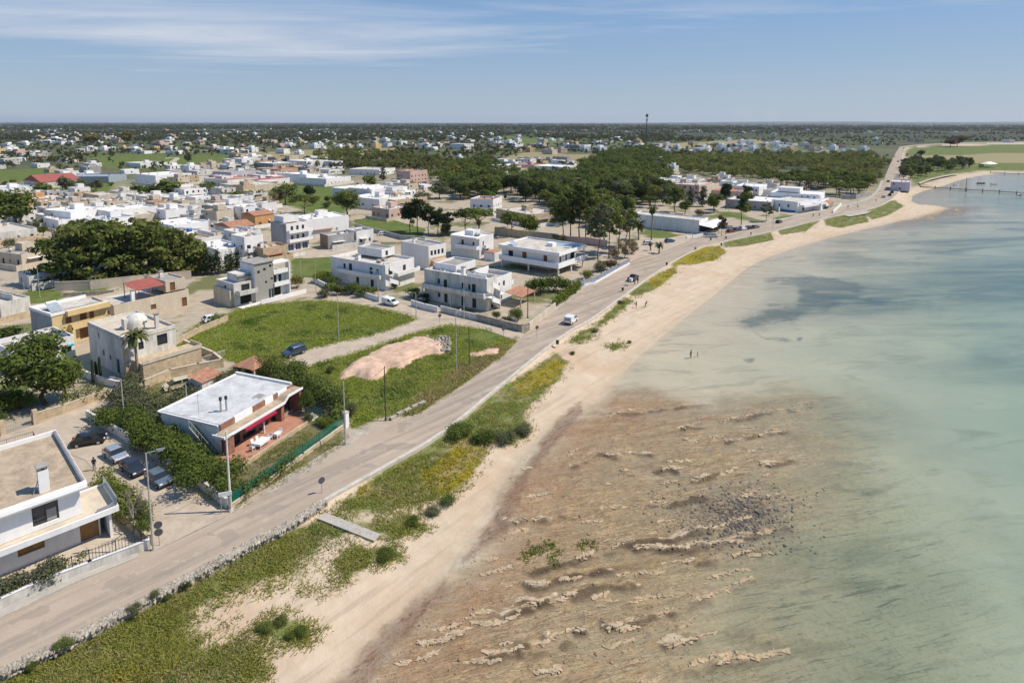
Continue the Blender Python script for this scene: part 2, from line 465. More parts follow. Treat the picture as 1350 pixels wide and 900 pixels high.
def terrain_z(X, Y, full=False):
    sR = sdist(X, Y, _PR); sW = sdist(X, Y, _PS)
    dist = np.hypot(X, Y)
    land = sR <= 0
    t = np.clip(sR / (np.maximum(sR - sW, 0.5)), 0, 1)
    z_land = -0.03 - 0.0 * dist
    far = smooth(1500, 9000, dist)
    z_land = z_land + far * (fbm(X / 1800, Y / 1800, 5, 3) - 0.35) * 14 + smooth(14000, 26000, dist) * smooth(0.05, 0.5, X / (dist + 1)) * (110 * fbm(X / 6000, Y / 6000, 9, 3))
    hum = (fbm(X / 5, Y / 5, 3, 4) - 0.5) * 0.5 + (fbm(X / 1.3, Y / 1.3, 13, 2) - 0.5) * 0.10
    z_beach = -0.03 - smooth(0, 1.2, sR) * 0.45 - (1.12) * t ** 1.3 + hum * smooth(0, 3, sR) * smooth(0, 8, -sW)
    dW = np.maximum(sW, 0)
    z_sea = WATER_Z - 0.01 - 0.20 * (1 - np.exp(-dW / 18)) - np.clip(0.010 * dW, 0, 2.6) + (fbm(X / 12, Y / 12, 21, 3) - 0.5) * 0.10 * smooth(0, 10, dW)
    rock = pmask(X + 7 * (fbm(X / 14, Y / 9, 51, 4) - .5), Y + 14 * (fbm(X / 16, Y / 7, 53, 4) - .5), ROCK, WATER_Z, 13)
    rock = np.maximum(rock, .8 * pmask(X, Y + 10 * (fbm(X / 14, Y / 9, 55, 3) - .5), [(1175, 294), (1225, 279), (1250, 272), (1300, 270), (1300, 277), (1250, 286), (1205, 298), (1150, 306)], WATER_Z, 7))
    rock = smooth(0.0, 1.0, np.maximum(rock, (sW > 0) * (sW < 12) * pmask(X, Y, ROCK, WATER_Z, 3) * smooth(14, 8, sW) if False else rock))
    ca, sa = math.cos(R(15)), math.sin(R(15))
    u, v = X * ca + Y * sa, -X * sa + Y * ca
    vw = v + 6.0 * (fbm(u / 22, v / 16, 31, 3) - 0.5) + 1.6 * (fbm(u / 4, v / 3, 33, 3) - 0.5)
    ph = vw / 3.1
    fr = ph - np.floor(ph)
    saw = np.where(fr < 0.22, (fr / 0.22) ** 0.6, ((1 - fr) / 0.78) ** 1.6)
    strength = smooth(0.50, 0.70, fbm(u / 6 + np.floor(ph) * 7.7, np.floor(ph) * 3.1, 37, 3))
    ledge = saw * strength
    rough = (fbm(u / 1.6, v / 0.55, 41, 4) - 0.5)
    shore_lift = np.exp(-dW / 26.0)
    Xs = X + 1.8 * (fbm(X / 3, Y / 3, 57, 3) - .5); Ys = Y + 2.4 * (fbm(X / 3, Y / 3, 59, 3) - .5)
    sc_d = np.full(X.shape, 99.0)
    near = (rock > .02)
    if near.any():
        xs_, ys_ = Xs[near], Ys[near]; best = np.full(xs_.shape, 99.0)
        for pl in SCARP:
            q = sdist(xs_, ys_, world(pl, WATER_Z)); best = np.where(np.abs(q) < np.abs(best), q, best)
        sc_d[near] = best
    gapn = smooth(.36, .52, fbm(X / 2.6, Y / 2.6, 63, 3))
    step = np.where(sc_d < 0, np.exp(sc_d / 1.5), np.exp(-sc_d / .22)) * gapn
    z_rock = WATER_Z - 0.22 + 0.25 * shore_lift + 0.30 * step + 0.10 * ledge * (0.45 + 0.55 * shore_lift) + rough * 0.30 + (fbm(u / 3.2, v / .7, 45, 3) - .5) * .28 + (fbm(X / 9, Y / 9, 47, 3) - 0.5) * 0.26 + (fbm(u / .9, v / .4, 43, 2) - .5) * .10
    z_sea = z_sea * (1 - rock) + z_rock * rock
    z = np.where(land, z_land, np.where(sW < 0, z_beach, z_sea))
    # soften the join between beach and rock flat
    band = smooth(-6, 0, sW) * (sW < 0) * pmask(X, Y, ROCK, WATER_Z, 6)
    z = np.where(sW < 0, z + band * rough * 0.25, z)
    if not full: return z
    return z, sR, sW, rock, (ledge, step, sc_d, gapn), u, v

def build_terrain():
    xs = np.arange(-420, 1790, 2.35)
    ys = np.concatenate([np.arange(1120, 900, -4.0), np.arange(900, 205, -1.9), YH + np.geomspace(44, 1.25, 52)])
    # world positions of the grid nodes
    U, Vv = np.meshgrid(xs - PX0, ys - PY0)
    dzz = -Vv * _cp - F_PX * _sp
    t = -H / dzz
    X, Y = U * t, (-Vv * _sp + F_PX * _cp) * t
    shp = X.shape
    X, Y = X.ravel(), Y.ravel()
    Z, sR, sW, rock, (ledge, step, sc_d, gapn), u, v = terrain_z(X, Y, True)
    nr, nc = shp
    idx = np.arange(nr * nc).reshape(nr, nc)
    Q = np.stack([idx[:-1, :-1], idx[:-1, 1:], idx[1:, 1:], idx[1:, :-1]], -1).reshape(-1, 4)
    me = mesh_np('ground', np.stack([X, Y, Z], 1), Q, None, True)
    dist = np.hypot(X, Y)
    nz = fbm(X / 6, Y / 6, 61, 4)
    def many(polys, z, soft): 
        o = np.zeros(X.shape)
        for p in polys: o = np.maximum(o, pmask(X, Y, p, z, soft))
        return o
    A = {}
    A['sand'] = np.clip(0.5 + sR / 1.0, 0, 1) * (1 - pmask(X, Y, GREEN[11], 0, 8))
    A['verge'] = many(VERGE, -0.6, 1.5) * (1 - 0.75 * many(BARE, -0.6, 2.5))
    A['yellow'] = many(YELLOW, -0.5, 2.0)
    softg = 2.5
    A['green'] = np.maximum(np.maximum(many(GREEN[:4], 0, 1.2), many(GREEN[4:11], 0, 6.0)), np.maximum(many(GREEN[12:], 0, 3.0), .66 * many(GREEN[11:12], 0, 6)))
    A['farw'] = smooth(900, 2600, dist) * .8
    A['semi'] = many(SEMI, 0, 2.0)
    A['tan'] = many(TAN, 0, 12.0)
    A['sea'] = np.clip(0.5 + sW / 3.0, 0, 1)
    A['rock'] = rock
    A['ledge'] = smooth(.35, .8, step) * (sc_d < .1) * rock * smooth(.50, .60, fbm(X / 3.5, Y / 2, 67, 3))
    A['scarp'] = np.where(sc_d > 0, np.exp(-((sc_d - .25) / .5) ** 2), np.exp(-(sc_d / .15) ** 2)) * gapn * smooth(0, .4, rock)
    A['stony'] = pmask(X, Y, STONY, WATER_Z, 4)
    A['weed'] = many(WEED, -1.3, 1.2)
    sg = np.zeros(X.shape)
    wa = np.clip(dist / 14, 4, 26)
    Xw = X + (fbm(X / wa * 1.6, Y / wa * 2.2, 81, 4) - .5) * wa * 1.1; Yw = Y + (fbm(X / wa * 1.6, Y / wa * 2.2, 83, 4) - .5) * wa * .7
    for p, s in SEAGRASS: sg = np.maximum(sg, pmask(Xw, Yw, p, -2.2, s * 1.6))
    A['hazy'] = np.zeros(X.shape)
    for p, s, k_ in HAZY: A['hazy'] = np.maximum(A['hazy'], k_ * pmask(Xw, Yw, p, -2.2, s))
    A['mottle'] = pmask(X, Y, [(1020, 540), (1120, 500), (1140, 560), (1230, 640), (1330, 760), (1400, 1150), (800, 1150), (800, 840), (900, 740), (980, 640)], -2, 14)
    A['streaks'] = np.maximum(pmask(X, Y, [(1120, 318), (1240, 280), (1400, 240), (1800, 235), (1800, 420), (1350, 400), (1230, 370), (1150, 352)], -2, 22), .55 * pmask(X, Y, [(1100, 380), (1800, 380), (1800, 560), (1350, 520), (1180, 450)], -2, 20))
    A['seagrass'] = sg
    A['scrub'] = smooth(330, 700, dist) * (sR < 0)
    A['wet'] = smooth(-4.5, -0.3, sW) * (sR > 0)
    A['wet2'] = np.exp(-np.maximum(sW, 0) / 9.0) * pmask(X, Y, ROCK, WATER_Z, 4)
    A['below'] = np.clip((WATER_Z - Z) / 0.12, 0, 1)
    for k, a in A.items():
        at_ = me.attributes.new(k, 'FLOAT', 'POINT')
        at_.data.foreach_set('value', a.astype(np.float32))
    o = link('ground', me)
    tag(o, kind='structure')
    return o, (X, Y, Z, sR, sW, rock, shp)

ground, GR = build_terrain()

def ground_material():
    g = G('ground_cover')
    a = g.attr
    big = g.noise(0.05, 5, 0.6); mid = g.noise(0.35, 5, 0.65); fine = g.noise(2.6, 4, 0.7); grit = g.noise(9.0, 3, 0.7)
    # town ground: pale dusty earth and old concrete
    town = g.mix(g.rng(mid, 0.35, 0.68), (0.44, 0.37, 0.28), (0.34, 0.28, 0.20))
    town = g.mix(g.edge(g.rng(big, 0.46, 0.68), fine, 0.8, 0.2), town, (0.145, 0.15, 0.06))
    # open country: olive groves, scrub and pale dry plots
    plot = g.vor(0.0075, 1, 1.8, 0.4, 'F1', 'Color')
    pv = g.n('ShaderNodeSeparateColor'); g.l(plot, pv.inputs[0])
    scrub = g.mix(g.rng(pv.outputs[0], 0.2, 0.9), (0.075, 0.085, 0.045), (0.155, 0.145, 0.08))
    scrub = g.mix(g.rng(pv.outputs[1], 0.6, 0.75), scrub, (0.12, 0.155, 0.045))
    scrub = g.mix(g.rng(mid, 0.48, 0.60), scrub, (0.05, 0.06, 0.03))
    scrub = g.mix(a('farw'), scrub, (0.04, 0.05, 0.026))
    base = g.mix(a('scrub'), town, scrub)
    base = g.mix(g.edge(a('semi'), fine, 0.8, 0.2), base, g.mix(g.rng(mid, 0.4, 0.6), (0.21, 0.165, 0.10), (0.11, 0.12, 0.045)))
    # meadow
    blades = g.noise(3.2, 5, 0.75, 1, 0.55, 0.5)
    mead = g.mix(g.rng(mid, 0.36, 0.64), (0.135, 0.175, 0.036), (0.085, 0.12, 0.024))
    mead = g.mix(g.rng(g.noise(0.13, 5, 0.7), 0.46, 0.62, 0, 0.8), mead, (0.20, 0.195, 0.065))
    mead = g.mix(g.rng(g.noise(0.9, 5, 0.75), 0.58, 0.70, 0, 0.8), mead, (0.055, 0.085, 0.018))
    mead = g.mix(g.rng(blades, 0.3, 0.72, 0.0, 0.6), mead, (0.05, 0.085, 0.016))
    mead = g.mix(g.rng(grit, 0.62, 0.8, 0, 0.55), mead, (0.24, 0.25, 0.06))
    base = g.mix(g.edge(a('green'), mid, 0.7, 0.2), base, mead)
    base = g.mix(g.math('MULTIPLY', g.edge(a('yellow'), mid, 0.7, 0.2), g.math('SUBTRACT', 1.0, a('sand'))), base, (0.27, 0.215, 0.09))
    base = g.mix(g.edge(a('tan'), mid, 0.8, 0.2), base, (0.27, 0.23, 0.12))
    # beach sand with gritty and pinkish drifts
    sand = g.mix(g.rng(mid, 0.30, 0.70), (0.58, 0.465, 0.34), (0.50, 0.39, 0.275))
    sand = g.mix(g.rng(big, 0.52, 0.68), sand, (0.50, 0.36, 0.235))
    sand = g.mix(g.rng(grit, 0.60, 0.80, 0.0, 0.5), sand, (0.30, 0.235, 0.165))
    base = g.mix(a('sand'), base, sand)
    # verge vegetation
    veg = g.mix(g.rng(mid, 0.40, 0.62), (0.115, 0.15, 0.03), (0.17, 0.17, 0.05))
    veg = g.mix(g.rng(fine, 0.48, 0.68, 0, 0.65), veg, (0.055, 0.085, 0.02))
    yel = g.mix(g.rng(fine, 0.38, 0.66), (0.30, 0.235, 0.015), (0.17, 0.14, 0.016))
    veg = g.mix(g.edge(a('yellow'), mid, 0.9, 0.2), veg, yel)
    dryp = g.noise(0.16, 5, 0.7)
    veg = g.mix(g.rng(dryp, 0.54, 0.66, 0, 0.75), veg, (0.30, 0.24, 0.14))
    veg = g.mix(g.rng(g.noise(1.1, 6, 0.8), 0.54, 0.66, 0, 0.75), veg, (0.05, 0.07, 0.018))
    base = g.mix(g.edge(a('verge'), g.noise(0.5, 6, 0.75), 1.1, 0.16), base, veg)
    # wrack lines and damp sand
    base = g.mix(g.math('MULTIPLY', a('wet'), g.rng(mid, 0.35, 0.6, 0.2, 0.6)), base, (0.42, 0.31, 0.20))
    ruts = g.noise(0.7, 4, 0.6, 0.10, 1.5, R(-50))
    base = g.mix(g.math('MULTIPLY', g.math('MULTIPLY', a('sand'), g.math('SUBTRACT', 1.0, a('sea'))), g.rng(ruts, 0.52, 0.66, 0, 0.45)), base, (0.36, 0.27, 0.19))
    # sea floor
    sfl = g.mix(g.rng(big, 0.35, 0.65), (0.47, 0.42, 0.32), (0.40, 0.365, 0.28))
    st = g.noise(0.16, 6, 0.68, 0.42, 1.5, R(-14), 0.6)
    sfl = g.mix(g.rng(st, 0.53, 0.70, 0, 0.55), sfl, (0.185, 0.17, 0.115))
    sfl = g.mix(g.rng(fine, 0.58, 0.74, 0, 0.22), sfl, (0.16, 0.155, 0.11))
    mot = g.mix(g.rng(big, 0.35, 0.65), (0.36, 0.31, 0.205), (0.26, 0.24, 0.165))
    mot = g.mix(g.rng(st, 0.50, 0.66, 0, 0.65), mot, (0.13, 0.115, 0.07))
    mot = g.mix(g.rng(g.noise(1.2, 6, 0.8, 0.16, 1.8, R(-15), 0.9), 0.53, 0.62, 0, 0.7), mot, (0.085, 0.08, 0.055))
    mot = g.mix(g.rng(fine, 0.50, 0.68, 0, 0.45), mot, (0.12, 0.115, 0.08))
    mot = g.mix(g.rng(g.noise(0.5, 5, 0.75, 0.35, 1.4, R(-14)), 0.56, 0.68, 0, 0.6), mot, (0.36, 0.32, 0.22))
    sfl = g.mix(g.edge(a('mottle'), big, 0.9, 0.35), sfl, mot)
    stk = g.noise(0.035, 5, 0.62, 0.30, 1.6, R(-8), 0.8)
    sfl = g.mix(g.math('MULTIPLY', a('streaks'), g.rng(stk, 0.46, 0.60, 0, 0.8)), sfl, (0.10, 0.125, 0.115))
    hzn = g.noise(0.10, 6, 0.7, 0.4, 1.5, R(-8), 0.8)
    sfl = g.mix(g.math('MULTIPLY', a('hazy'), g.rng(hzn, 0.36, 0.58, 0.25, 1.0)), sfl, (0.07, 0.10, 0.10))
    base = g.mix(a('sea'), base, sfl)
    # rock flat: ochre algae mats, thin bedding lines, pale dry ledges, dark clefts
    bed = R(-15)
    rk = g.mix(g.rng(mid, 0.34, 0.66), (0.39, 0.30, 0.155), (0.285, 0.22, 0.115))
    rk = g.mix(g.rng(g.noise(0.11, 4, 0.6), 0.46, 0.64, 0, 0.6), rk, (0.43, 0.345, 0.215))
    pool = g.edge(g.noise(0.09, 5, 0.6, 0.6, 1.3, bed, 0.8), mid, 0.35, 0.07)
    s1 = g.noise(0.42, 7, 0.72, 0.20, 1.6, bed, 1.2); s2 = g.noise(0.95, 7, 0.74, 0.18, 1.7, bed, 1.5); s3 = g.noise(0.20, 5, 0.7, 0.35, 1.6, bed, 1.4); s4 = g.noise(0.62, 6, 0.7, 0.16, 1.8, R(-19), 1.2)
    line = lambda n_, c_, w_: g.math('SUBTRACT', 1.0, g.rng(g.math('ABSOLUTE', g.math('SUBTRACT', n_, c_)), 0.0, w_, 0, 1.0, True))
    rk = g.mix(g.rng(s3, 0.50, 0.62, 0, 0.6), rk, (0.20, 0.15, 0.08))
    rk = g.mix(g.rng(s1, 0.52, 0.60, 0, 0.6), rk, (0.16, 0.115, 0.06))
    rk = g.mix(g.math('MULTIPLY', pool, 0.45), rk, g.mix(g.rng(fine, 0.4, 0.7), (0.37, 0.305, 0.195), (0.29, 0.24, 0.15)))
    rk = g.mix(g.math('MULTIPLY', line(s4, 0.47, 0.020), 0.8), rk, (0.52, 0.405, 0.26))
    rk = g.mix(g.math('MULTIPLY', line(s1, 0.45, 0.020), 0.75), rk, (0.54, 0.43, 0.285))
    rk = g.mix(g.math('MULTIPLY', line(s4, 0.50, 0.013), 0.95), rk, (0.055, 0.04, 0.026))
    rk = g.mix(g.math('MULTIPLY', line(s2, 0.50, 0.016), 0.85), rk, (0.075, 0.052, 0.033))
    rk = g.mix(g.math('MULTIPLY', line(s1, 0.48, 0.013), 0.9), rk, (0.06, 0.043, 0.028))
    rk = g.mix(g.rng(fine, 0.52, 0.66, 0, 0.55), rk, (0.12, 0.085, 0.052))
    rk = g.mix(g.math('MULTIPLY', a('wet2'), g.rng(fine, 0.32, 0.58, 0.35, 0.95)), rk, g.mix(g.rng(grit, 0.42, 0.6), (0.40, 0.22, 0.12), (0.18, 0.10, 0.06)))
    rk = g.mix(g.math('MULTIPLY', g.edge(a('below'), mid, 0.6, 0.3), 0.28), rk, (0.31, 0.285, 0.20))
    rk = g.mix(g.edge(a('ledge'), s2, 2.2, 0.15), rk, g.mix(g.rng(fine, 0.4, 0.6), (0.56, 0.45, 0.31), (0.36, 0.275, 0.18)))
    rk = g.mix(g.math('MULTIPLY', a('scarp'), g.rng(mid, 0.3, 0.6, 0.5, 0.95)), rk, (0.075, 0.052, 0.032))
    rk = g.mix(g.math('MULTIPLY', a('stony'), g.rng(fine, 0.40, 0.58)), rk, (0.10, 0.085, 0.07))
    base = g.mix(g.math('MULTIPLY', g.edge(a('rock'), mid, 0.5, 0.3), a('sea')), base, rk)
    wr = g.rng(g.noise(0.9, 5, 0.7, 1, 3.0, R(-48)), 0.50, 0.62)
    base = g.mix(g.math('MULTIPLY', g.edge(a('weed'), mid, 0.8, 0.25), g.math('MULTIPLY_ADD', wr, 0.35, 0.55)), base, g.mix(g.rng(fine, 0.4, 0.65), (0.20, 0.115, 0.075), (0.10, 0.06, 0.045)))
    # seagrass meadows
    sgn = g.math('MULTIPLY_ADD', g.math('SUBTRACT', g.noise(1.1, 5, 0.8, 0.5, 1.3, R(-10)), 0.5), 0.9, g.noise(0.16, 6, 0.75, 0.5, 1.4, R(-10)))
    base = g.mix(g.math('MULTIPLY', g.edge(a('seagrass'), sgn, 1.7, 0.26), g.rng(sgn, 0.32, 0.62, 0.35, 0.75)), base, (0.06, 0.085, 0.08))
    g.l(base, g.b.inputs['Base Color'])
    g.b.inputs['Roughness'].default_value = 0.92
    g.b.inputs['Specular IOR Level'].default_value = 0.15
    h = g.math('ADD', g.math('MULTIPLY', fine, 0.7), g.math('MULTIPLY', grit, 0.35))
    g.l(g.bump(h, 0.55, 0.16), g.b.inputs['Normal'])
    return g.m
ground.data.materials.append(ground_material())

# ------------------------------------------------------------------ water
def build_water():
    X, Y, Z, sR, sW, rock, shp = GR
    nr, nc = shp
    depth = np.clip(WATER_Z - Z, -0.5, 5)
    dW = np.maximum(sW, 0)
    keep = (sW > -2.5)
    idx = np.arange(nr * nc).reshape(nr, nc)
    Q = np.stack([idx[:-1, :-1], idx[:-1, 1:], idx[1:, 1:], idx[1:, :-1]], -1)[::1].reshape(-1, 4)
    Q = Q[keep[Q].all(1)]
    used = np.unique(Q); remap = np.zeros(nr * nc, np.int64); remap[used] = np.arange(len(used))
    V = np.stack([X[used], Y[used], np.full(len(used), WATER_Z)], 1)
    me = mesh_np('sea', V, remap[Q], None, True)
    a = me.attributes.new('depth', 'FLOAT', 'POINT'); a.data.foreach_set('value', depth[used].astype(np.float32))
    a = me.attributes.new('off', 'FLOAT', 'POINT'); a.data.foreach_set('value', dW[used].astype(np.float32))
    o = link('sea', me); tag(o, kind='structure')
    g = G('sea_water')
    t = g.t
    t.nodes.remove(g.b)
    n, l = g.n, g.l
    tr = n('ShaderNodeBsdfTransparent'); df = n('ShaderNodeBsdfDiffuse'); gl = n('ShaderNodeBsdfGlossy')
    gl.inputs['Roughness'].default_value = 0.12
    d, off = g.attr('depth'), g.attr('off')
    hue = g.mix(g.rng(off, 20, 110), (0.29, 0.38, 0.30), (0.105, 0.35, 0.355))
    hue = g.mix(g.rng(off, 130, 420), hue, (0.10, 0.27, 0.37))
    g.val(df.inputs['Color'], hue)
    tcol = g.mix(g.rng(d, 0.1, 2.0), (1, 1, 1), (0.50, 0.84, 0.82))
    g.val(tr.inputs['Color'], tcol)
    body = n('ShaderNodeMixShader')
    patch = g.noise(0.03, 4, 0.6, 0.5, 1.3)
    f = g.math('MULTIPLY', g.rng(d, 0.34, 1.9, 0.0, 0.52), g.rng(patch, 0.3, 0.7, 0.7, 1.15))
    g.val(body.inputs[0], f); l(tr.outputs[0], body.inputs[1]); l(df.outputs[0], body.inputs[2])
    rip = g.noise(1.1, 4, 0.6, 0.55, 1.3, R(20)); rip2 = g.noise(0.22, 3, 0.5, 0.5, 1.4, R(12))
    hh = g.math('ADD', rip, g.math('MULTIPLY', rip2, 1.6))
    nb = g.bump(hh, 0.6, 0.22)
    fr = n('ShaderNodeFresnel'); fr.inputs['IOR'].default_value = 1.33
    l(nb, fr.inputs['Normal']); l(nb, gl.inputs['Normal'])
    top = n('ShaderNodeMixShader')
    l(fr.outputs[0], top.inputs[0]); l(body.outputs[0], top.inputs[1]); l(gl.outputs[0], top.inputs[2])
    l(top.outputs[0], g.o.inputs['Surface'])
    me.materials.append(g.m)
build_water()

# ------------------------------------------------------------------ roads, pavements, low sea wall
def strip_pts(pl, n_per=6):
    """resample a pixel polyline smoothly in world space"""
    P = [Vector((*at(x, y, 0.0)[:2], 0)) for x, y in pl]
    out = []
    for i in range(len(P) - 1):
        p0, p1, p2, p3 = P[max(i - 1, 0)], P[i], P[i + 1], P[min(i + 2, len(P) - 1)]
        for k in range(n_per):
            s = k / n_per
            m1 = (p2 - p0) * 0.5; m2 = (p3 - p1) * 0.5
            Lm = (p2 - p1).length
            if m1.length > 2 * Lm: m1 = m1.normalized() * Lm
            if m2.length > 2 * Lm: m2 = m2.normalized() * Lm
            s2, s3 = s * s, s * s * s
            out.append(p1 * (2 * s3 - 3 * s2 + 1) + m1 * (s3 - 2 * s2 + s) + p2 * (-2 * s3 + 3 * s2) + m2 * (s3 - s2))
    out.append(P[-1]); return out
def side(P, d):
    """offset a point list sideways (positive to its right)"""
    o = []
    for i in range(len(P)):
        a, b = P[max(i - 1, 0)], P[min(i + 1, len(P) - 1)]
        t = (b - a).normalized(); o.append(P[i] + Vector((t.y, -t.x, 0)) * d)
    return o
def sheet(name, Lp, Rp, z, m):
    v = [(p.x, p.y, z) for p in Lp] + [(p.x, p.y, z) for p in Rp]; n = len(Lp)
    return tag(obj(name, v, [(i, n + i, n + i + 1, i + 1) for i in range(n - 1)], m), kind='structure')
def ridge_strip(name, Lp, Rp, z0, z1, m, kind='structure'):
    """a kerb or low wall: a raised band between two point lists"""
    n = len(Lp); v, f = [], []
    for P, z in ((Lp, z0), (Lp, z1), (Rp, z1), (Rp, z0)): v += [(p.x, p.y, z) for p in P]
    for j in range(3):
        f += [(j * n + i, j * n + i + 1, (j + 1) * n + i + 1, (j + 1) * n + i) for i in range(n - 1)]
    f += [(0, n, 2 * n, 3 * n), (n - 1, 4 * n - 1, 3 * n - 1, 2 * n - 1)]
    o = obj(name, v, f, m)
    if kind: tag(o, kind=kind)
    return o
def road_material():
    g = G('old_asphalt')
    big = g.noise(0.09, 5, 0.6); fine = g.noise(7, 3, 0.6); mid = g.noise(0.7, 5, 0.7)
    tr = g.noise(0.6, 4, 0.6, 0.06, 1.0, R(-47))
    c = g.mix(g.rng(big, 0.35, 0.65), (0.47, 0.38, 0.285), (0.39, 0.31, 0.235))
    c = g.mix(g.rng(tr, 0.44, 0.62, 0, 0.75), c, (0.27, 0.225, 0.18))
    c = g.mix(g.rng(mid, 0.56, 0.70, 0, 0.75), c, (0.50, 0.41, 0.31))
    c = g.mix(g.rng(fine, 0.35, 0.75, 0, 0.25), c, (0.15, 0.13, 0.115))
    cr_ = g.vor(0.16, 1, 1, 0.3, 'DISTANCE_TO_EDGE')
    c = g.mix(g.math('MULTIPLY', g.rng(cr_, 0.0, 0.02, 0.35, 0.0), g.rng(mid, 0.5, 0.62)), c, (0.20, 0.17, 0.14))
    c = g.mix(g.rng(g.noise(0.28, 3, 0.5), 0.60, 0.62, 0, 0.5), c, (0.26, 0.215, 0.175))
    g.l(c, g.b.inputs['Base Color']); g.b.inputs['Roughness'].default_value = 0.9; g.b.inputs['Specular IOR Level'].default_value = 0.2
    g.l(g.bump(fine, 0.25, 0.02), g.b.inputs['Normal'])
    return g.m
M_ROAD = road_material()
M_DUSTROAD = mat('dusty_road', (0.45, 0.37, 0.28), 0.95, 0.16, 0.35, 0.3)
M_KERB = mat('kerb_stone', (0.54, 0.49, 0.41), 0.9, 0.18, 0.9, 0.4)
M_WALLSTONE = mat('rubble_stone', (0.40, 0.35, 0.28), 0.95, 0.35, 1.3, 1.0)
M_CONC = mat('concrete', (0.42, 0.385, 0.33), 0.9, 0.15, 0.5, 0.3)
PL, PRr = strip_pts(ROAD_LAND), strip_pts(ROAD_SEA)
sheet('coast_road', PL, PRr, 0.012, M_ROAD)
def flat_poly(name, pts_px, z, m, kind='structure'):
    return tag(obj(name, [at(x, y, 0)[:2].to_tuple() + (z,) if False else (at(x, y, 0).x, at(x, y, 0).y, z) for x, y in pts_px], [tuple(range(len(pts_px)))], m), kind=kind)
flat_poly('side_road', [(415, 389), (440, 386), (490, 391), (556, 408), (620, 421), (696, 441), (664, 471), (684, 450), (640, 434), (590, 429), (540, 442), (480, 463), (410, 484), (385, 491), (335, 499), (330, 492), (372, 478), (400, 462), (450, 449), (500, 438), (546, 423), (535, 412), (480, 403), (430, 396)], 0.008, M_DUSTROAD)
flat_poly('side_street', [(200, 728), (308, 676), (298, 668), (250, 634), (200, 600), (112, 548), (140, 535), (170, 520), (215, 492), (262, 487), (275, 478), (215, 480), (150, 512), (128, 528), (60, 556), (0, 576), (-200, 640), (-200, 690), (0, 628), (70, 590), (112, 606), (145, 640), (190, 690)], 0.008, M_DUSTROAD)
flat_poly('road_apron', [(308, 678), (400, 626), (456, 590), (492, 571), (480, 558), (462, 566), (452, 582), (395, 617), (304, 672)], 0.010, mat('broken_concrete', (0.40, 0.345, 0.275), 0.95, 0.28, 0.6, 0.5))
flat_poly('inland_street', [(385, 332), (420, 328), (480, 330), (540, 345), (480, 347), (450, 338), (400, 341)], 0.006, M_DUSTROAD)
flat_poly('car_park', [(784, 372), (842, 341), (882, 328), (920, 313), (905, 309), (878, 314), (846, 313), (828, 322), (838, 333), (812, 350)], 0.006, M_DUSTROAD)
# seaward edge: kerb far off, rubble wall in the foreground
ridge_strip('coast_kerb', PRr[9 * 6 - 1:26 * 6], side(PRr, 0.55)[9 * 6 - 1:26 * 6], -0.4, 0.13, M_KERB)
tag(ridge_strip('rubble_wall', PRr[:9 * 6], side(PRr, 0.95)[:9 * 6], -0.6, 0.30, M_WALLSTONE, None), 'low rubble stone wall along the seaward edge of the coast road', 'wall')
bpy.data.objects['coast_kerb'].location.z = 0.0
# landward pavement by the villa corner and beyond the junction
for nm, a, b, wd in (('front_pavement', 1 * 6, 5 * 6 - 6, 1.3), ('pavement', 12 * 6 + 5, 16 * 6, 1.3), ('pavement', 20 * 6, 25 * 6, 1.6)):
    ridge_strip(nm, side(PL, -wd)[a:b], PL[a:b], -0.05, 0.12, M_CONC)
# ------------------------------------------------------------------ building kit
W_WHITE = mat('white_render', (0.74, 0.72, 0.69), 0.9, 0.10, 0.5, 0.15, streak=True)
W_CLEAN = mat('fresh_white_render', (0.80, 0.79, 0.77), 0.85, 0.06, 0.5, 0.1, streak=True)
W_WORN = mat('weathered_white_render', (0.62, 0.59, 0.53), 0.95, 0.24, 0.55, 0.3, streak=True)
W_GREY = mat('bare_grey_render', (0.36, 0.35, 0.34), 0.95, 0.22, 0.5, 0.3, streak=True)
W_MOD = mat('warm_grey_paint', (0.34, 0.325, 0.29), 0.9, 0.07, 0.5, 0.1, streak=True)
W_BEIGE = mat('beige_render', (0.56, 0.48, 0.37), 0.9, 0.14, 0.5, 0.2, streak=True)
W_TUFF = mat('tuff_stone', (0.52, 0.41, 0.27), 0.95, 0.25, 0.9, 0.6)
W_YELLOW = mat('yellow_render', (0.62, 0.46, 0.23), 0.9, 0.09, 0.5, 0.1, streak=True)
W_ORANGE = mat('orange_render', (0.55, 0.30, 0.13), 0.9, 0.10, 0.5, 0.1, streak=True)
W_PINK = mat('pink_render', (0.55, 0.40, 0.34), 0.9, 0.10, 0.5, 0.1, streak=True)
W_LILAC = mat('lilac_render', (0.52, 0.47, 0.52), 0.9, 0.10, 0.5, 0.1, streak=True)
R_LIME = mat('lime_paved_roof', (0.55, 0.50, 0.43), 0.95, 0.25, 0.45, 0.3)
R_GREY = mat('grey_felt_roof', (0.34, 0.31, 0.28), 0.95, 0.25, 0.5, 0.3)
R_SAND = mat('sandy_roof', (0.42, 0.33, 0.23), 0.95, 0.25, 0.6, 0.3)
R_MEMB = mat('pale_membrane_roof', (0.56, 0.555, 0.54), 0.6, 0.2, 0.5, 0.1)
R_WHITE = mat('white_roof', (0.72, 0.70, 0.66), 0.9, 0.18, 0.5, 0.2)
R_TERRA = mat('terracotta_tiles', (0.40, 0.20, 0.125), 0.9, 0.30, 1.2, 0.6)
R_RED = mat('red_sheet_roof', (0.34, 0.10, 0.075), 0.7, 0.16, 0.6, 0.2)
R_SLATE = mat('dark_slate_roof', (0.075, 0.085, 0.11), 0.5, 0.2, 0.7, 0.1)
R_BLUEGREY = mat('blue_grey_sheet', (0.30, 0.35, 0.39), 0.5, 0.12, 0.5, 0.1)
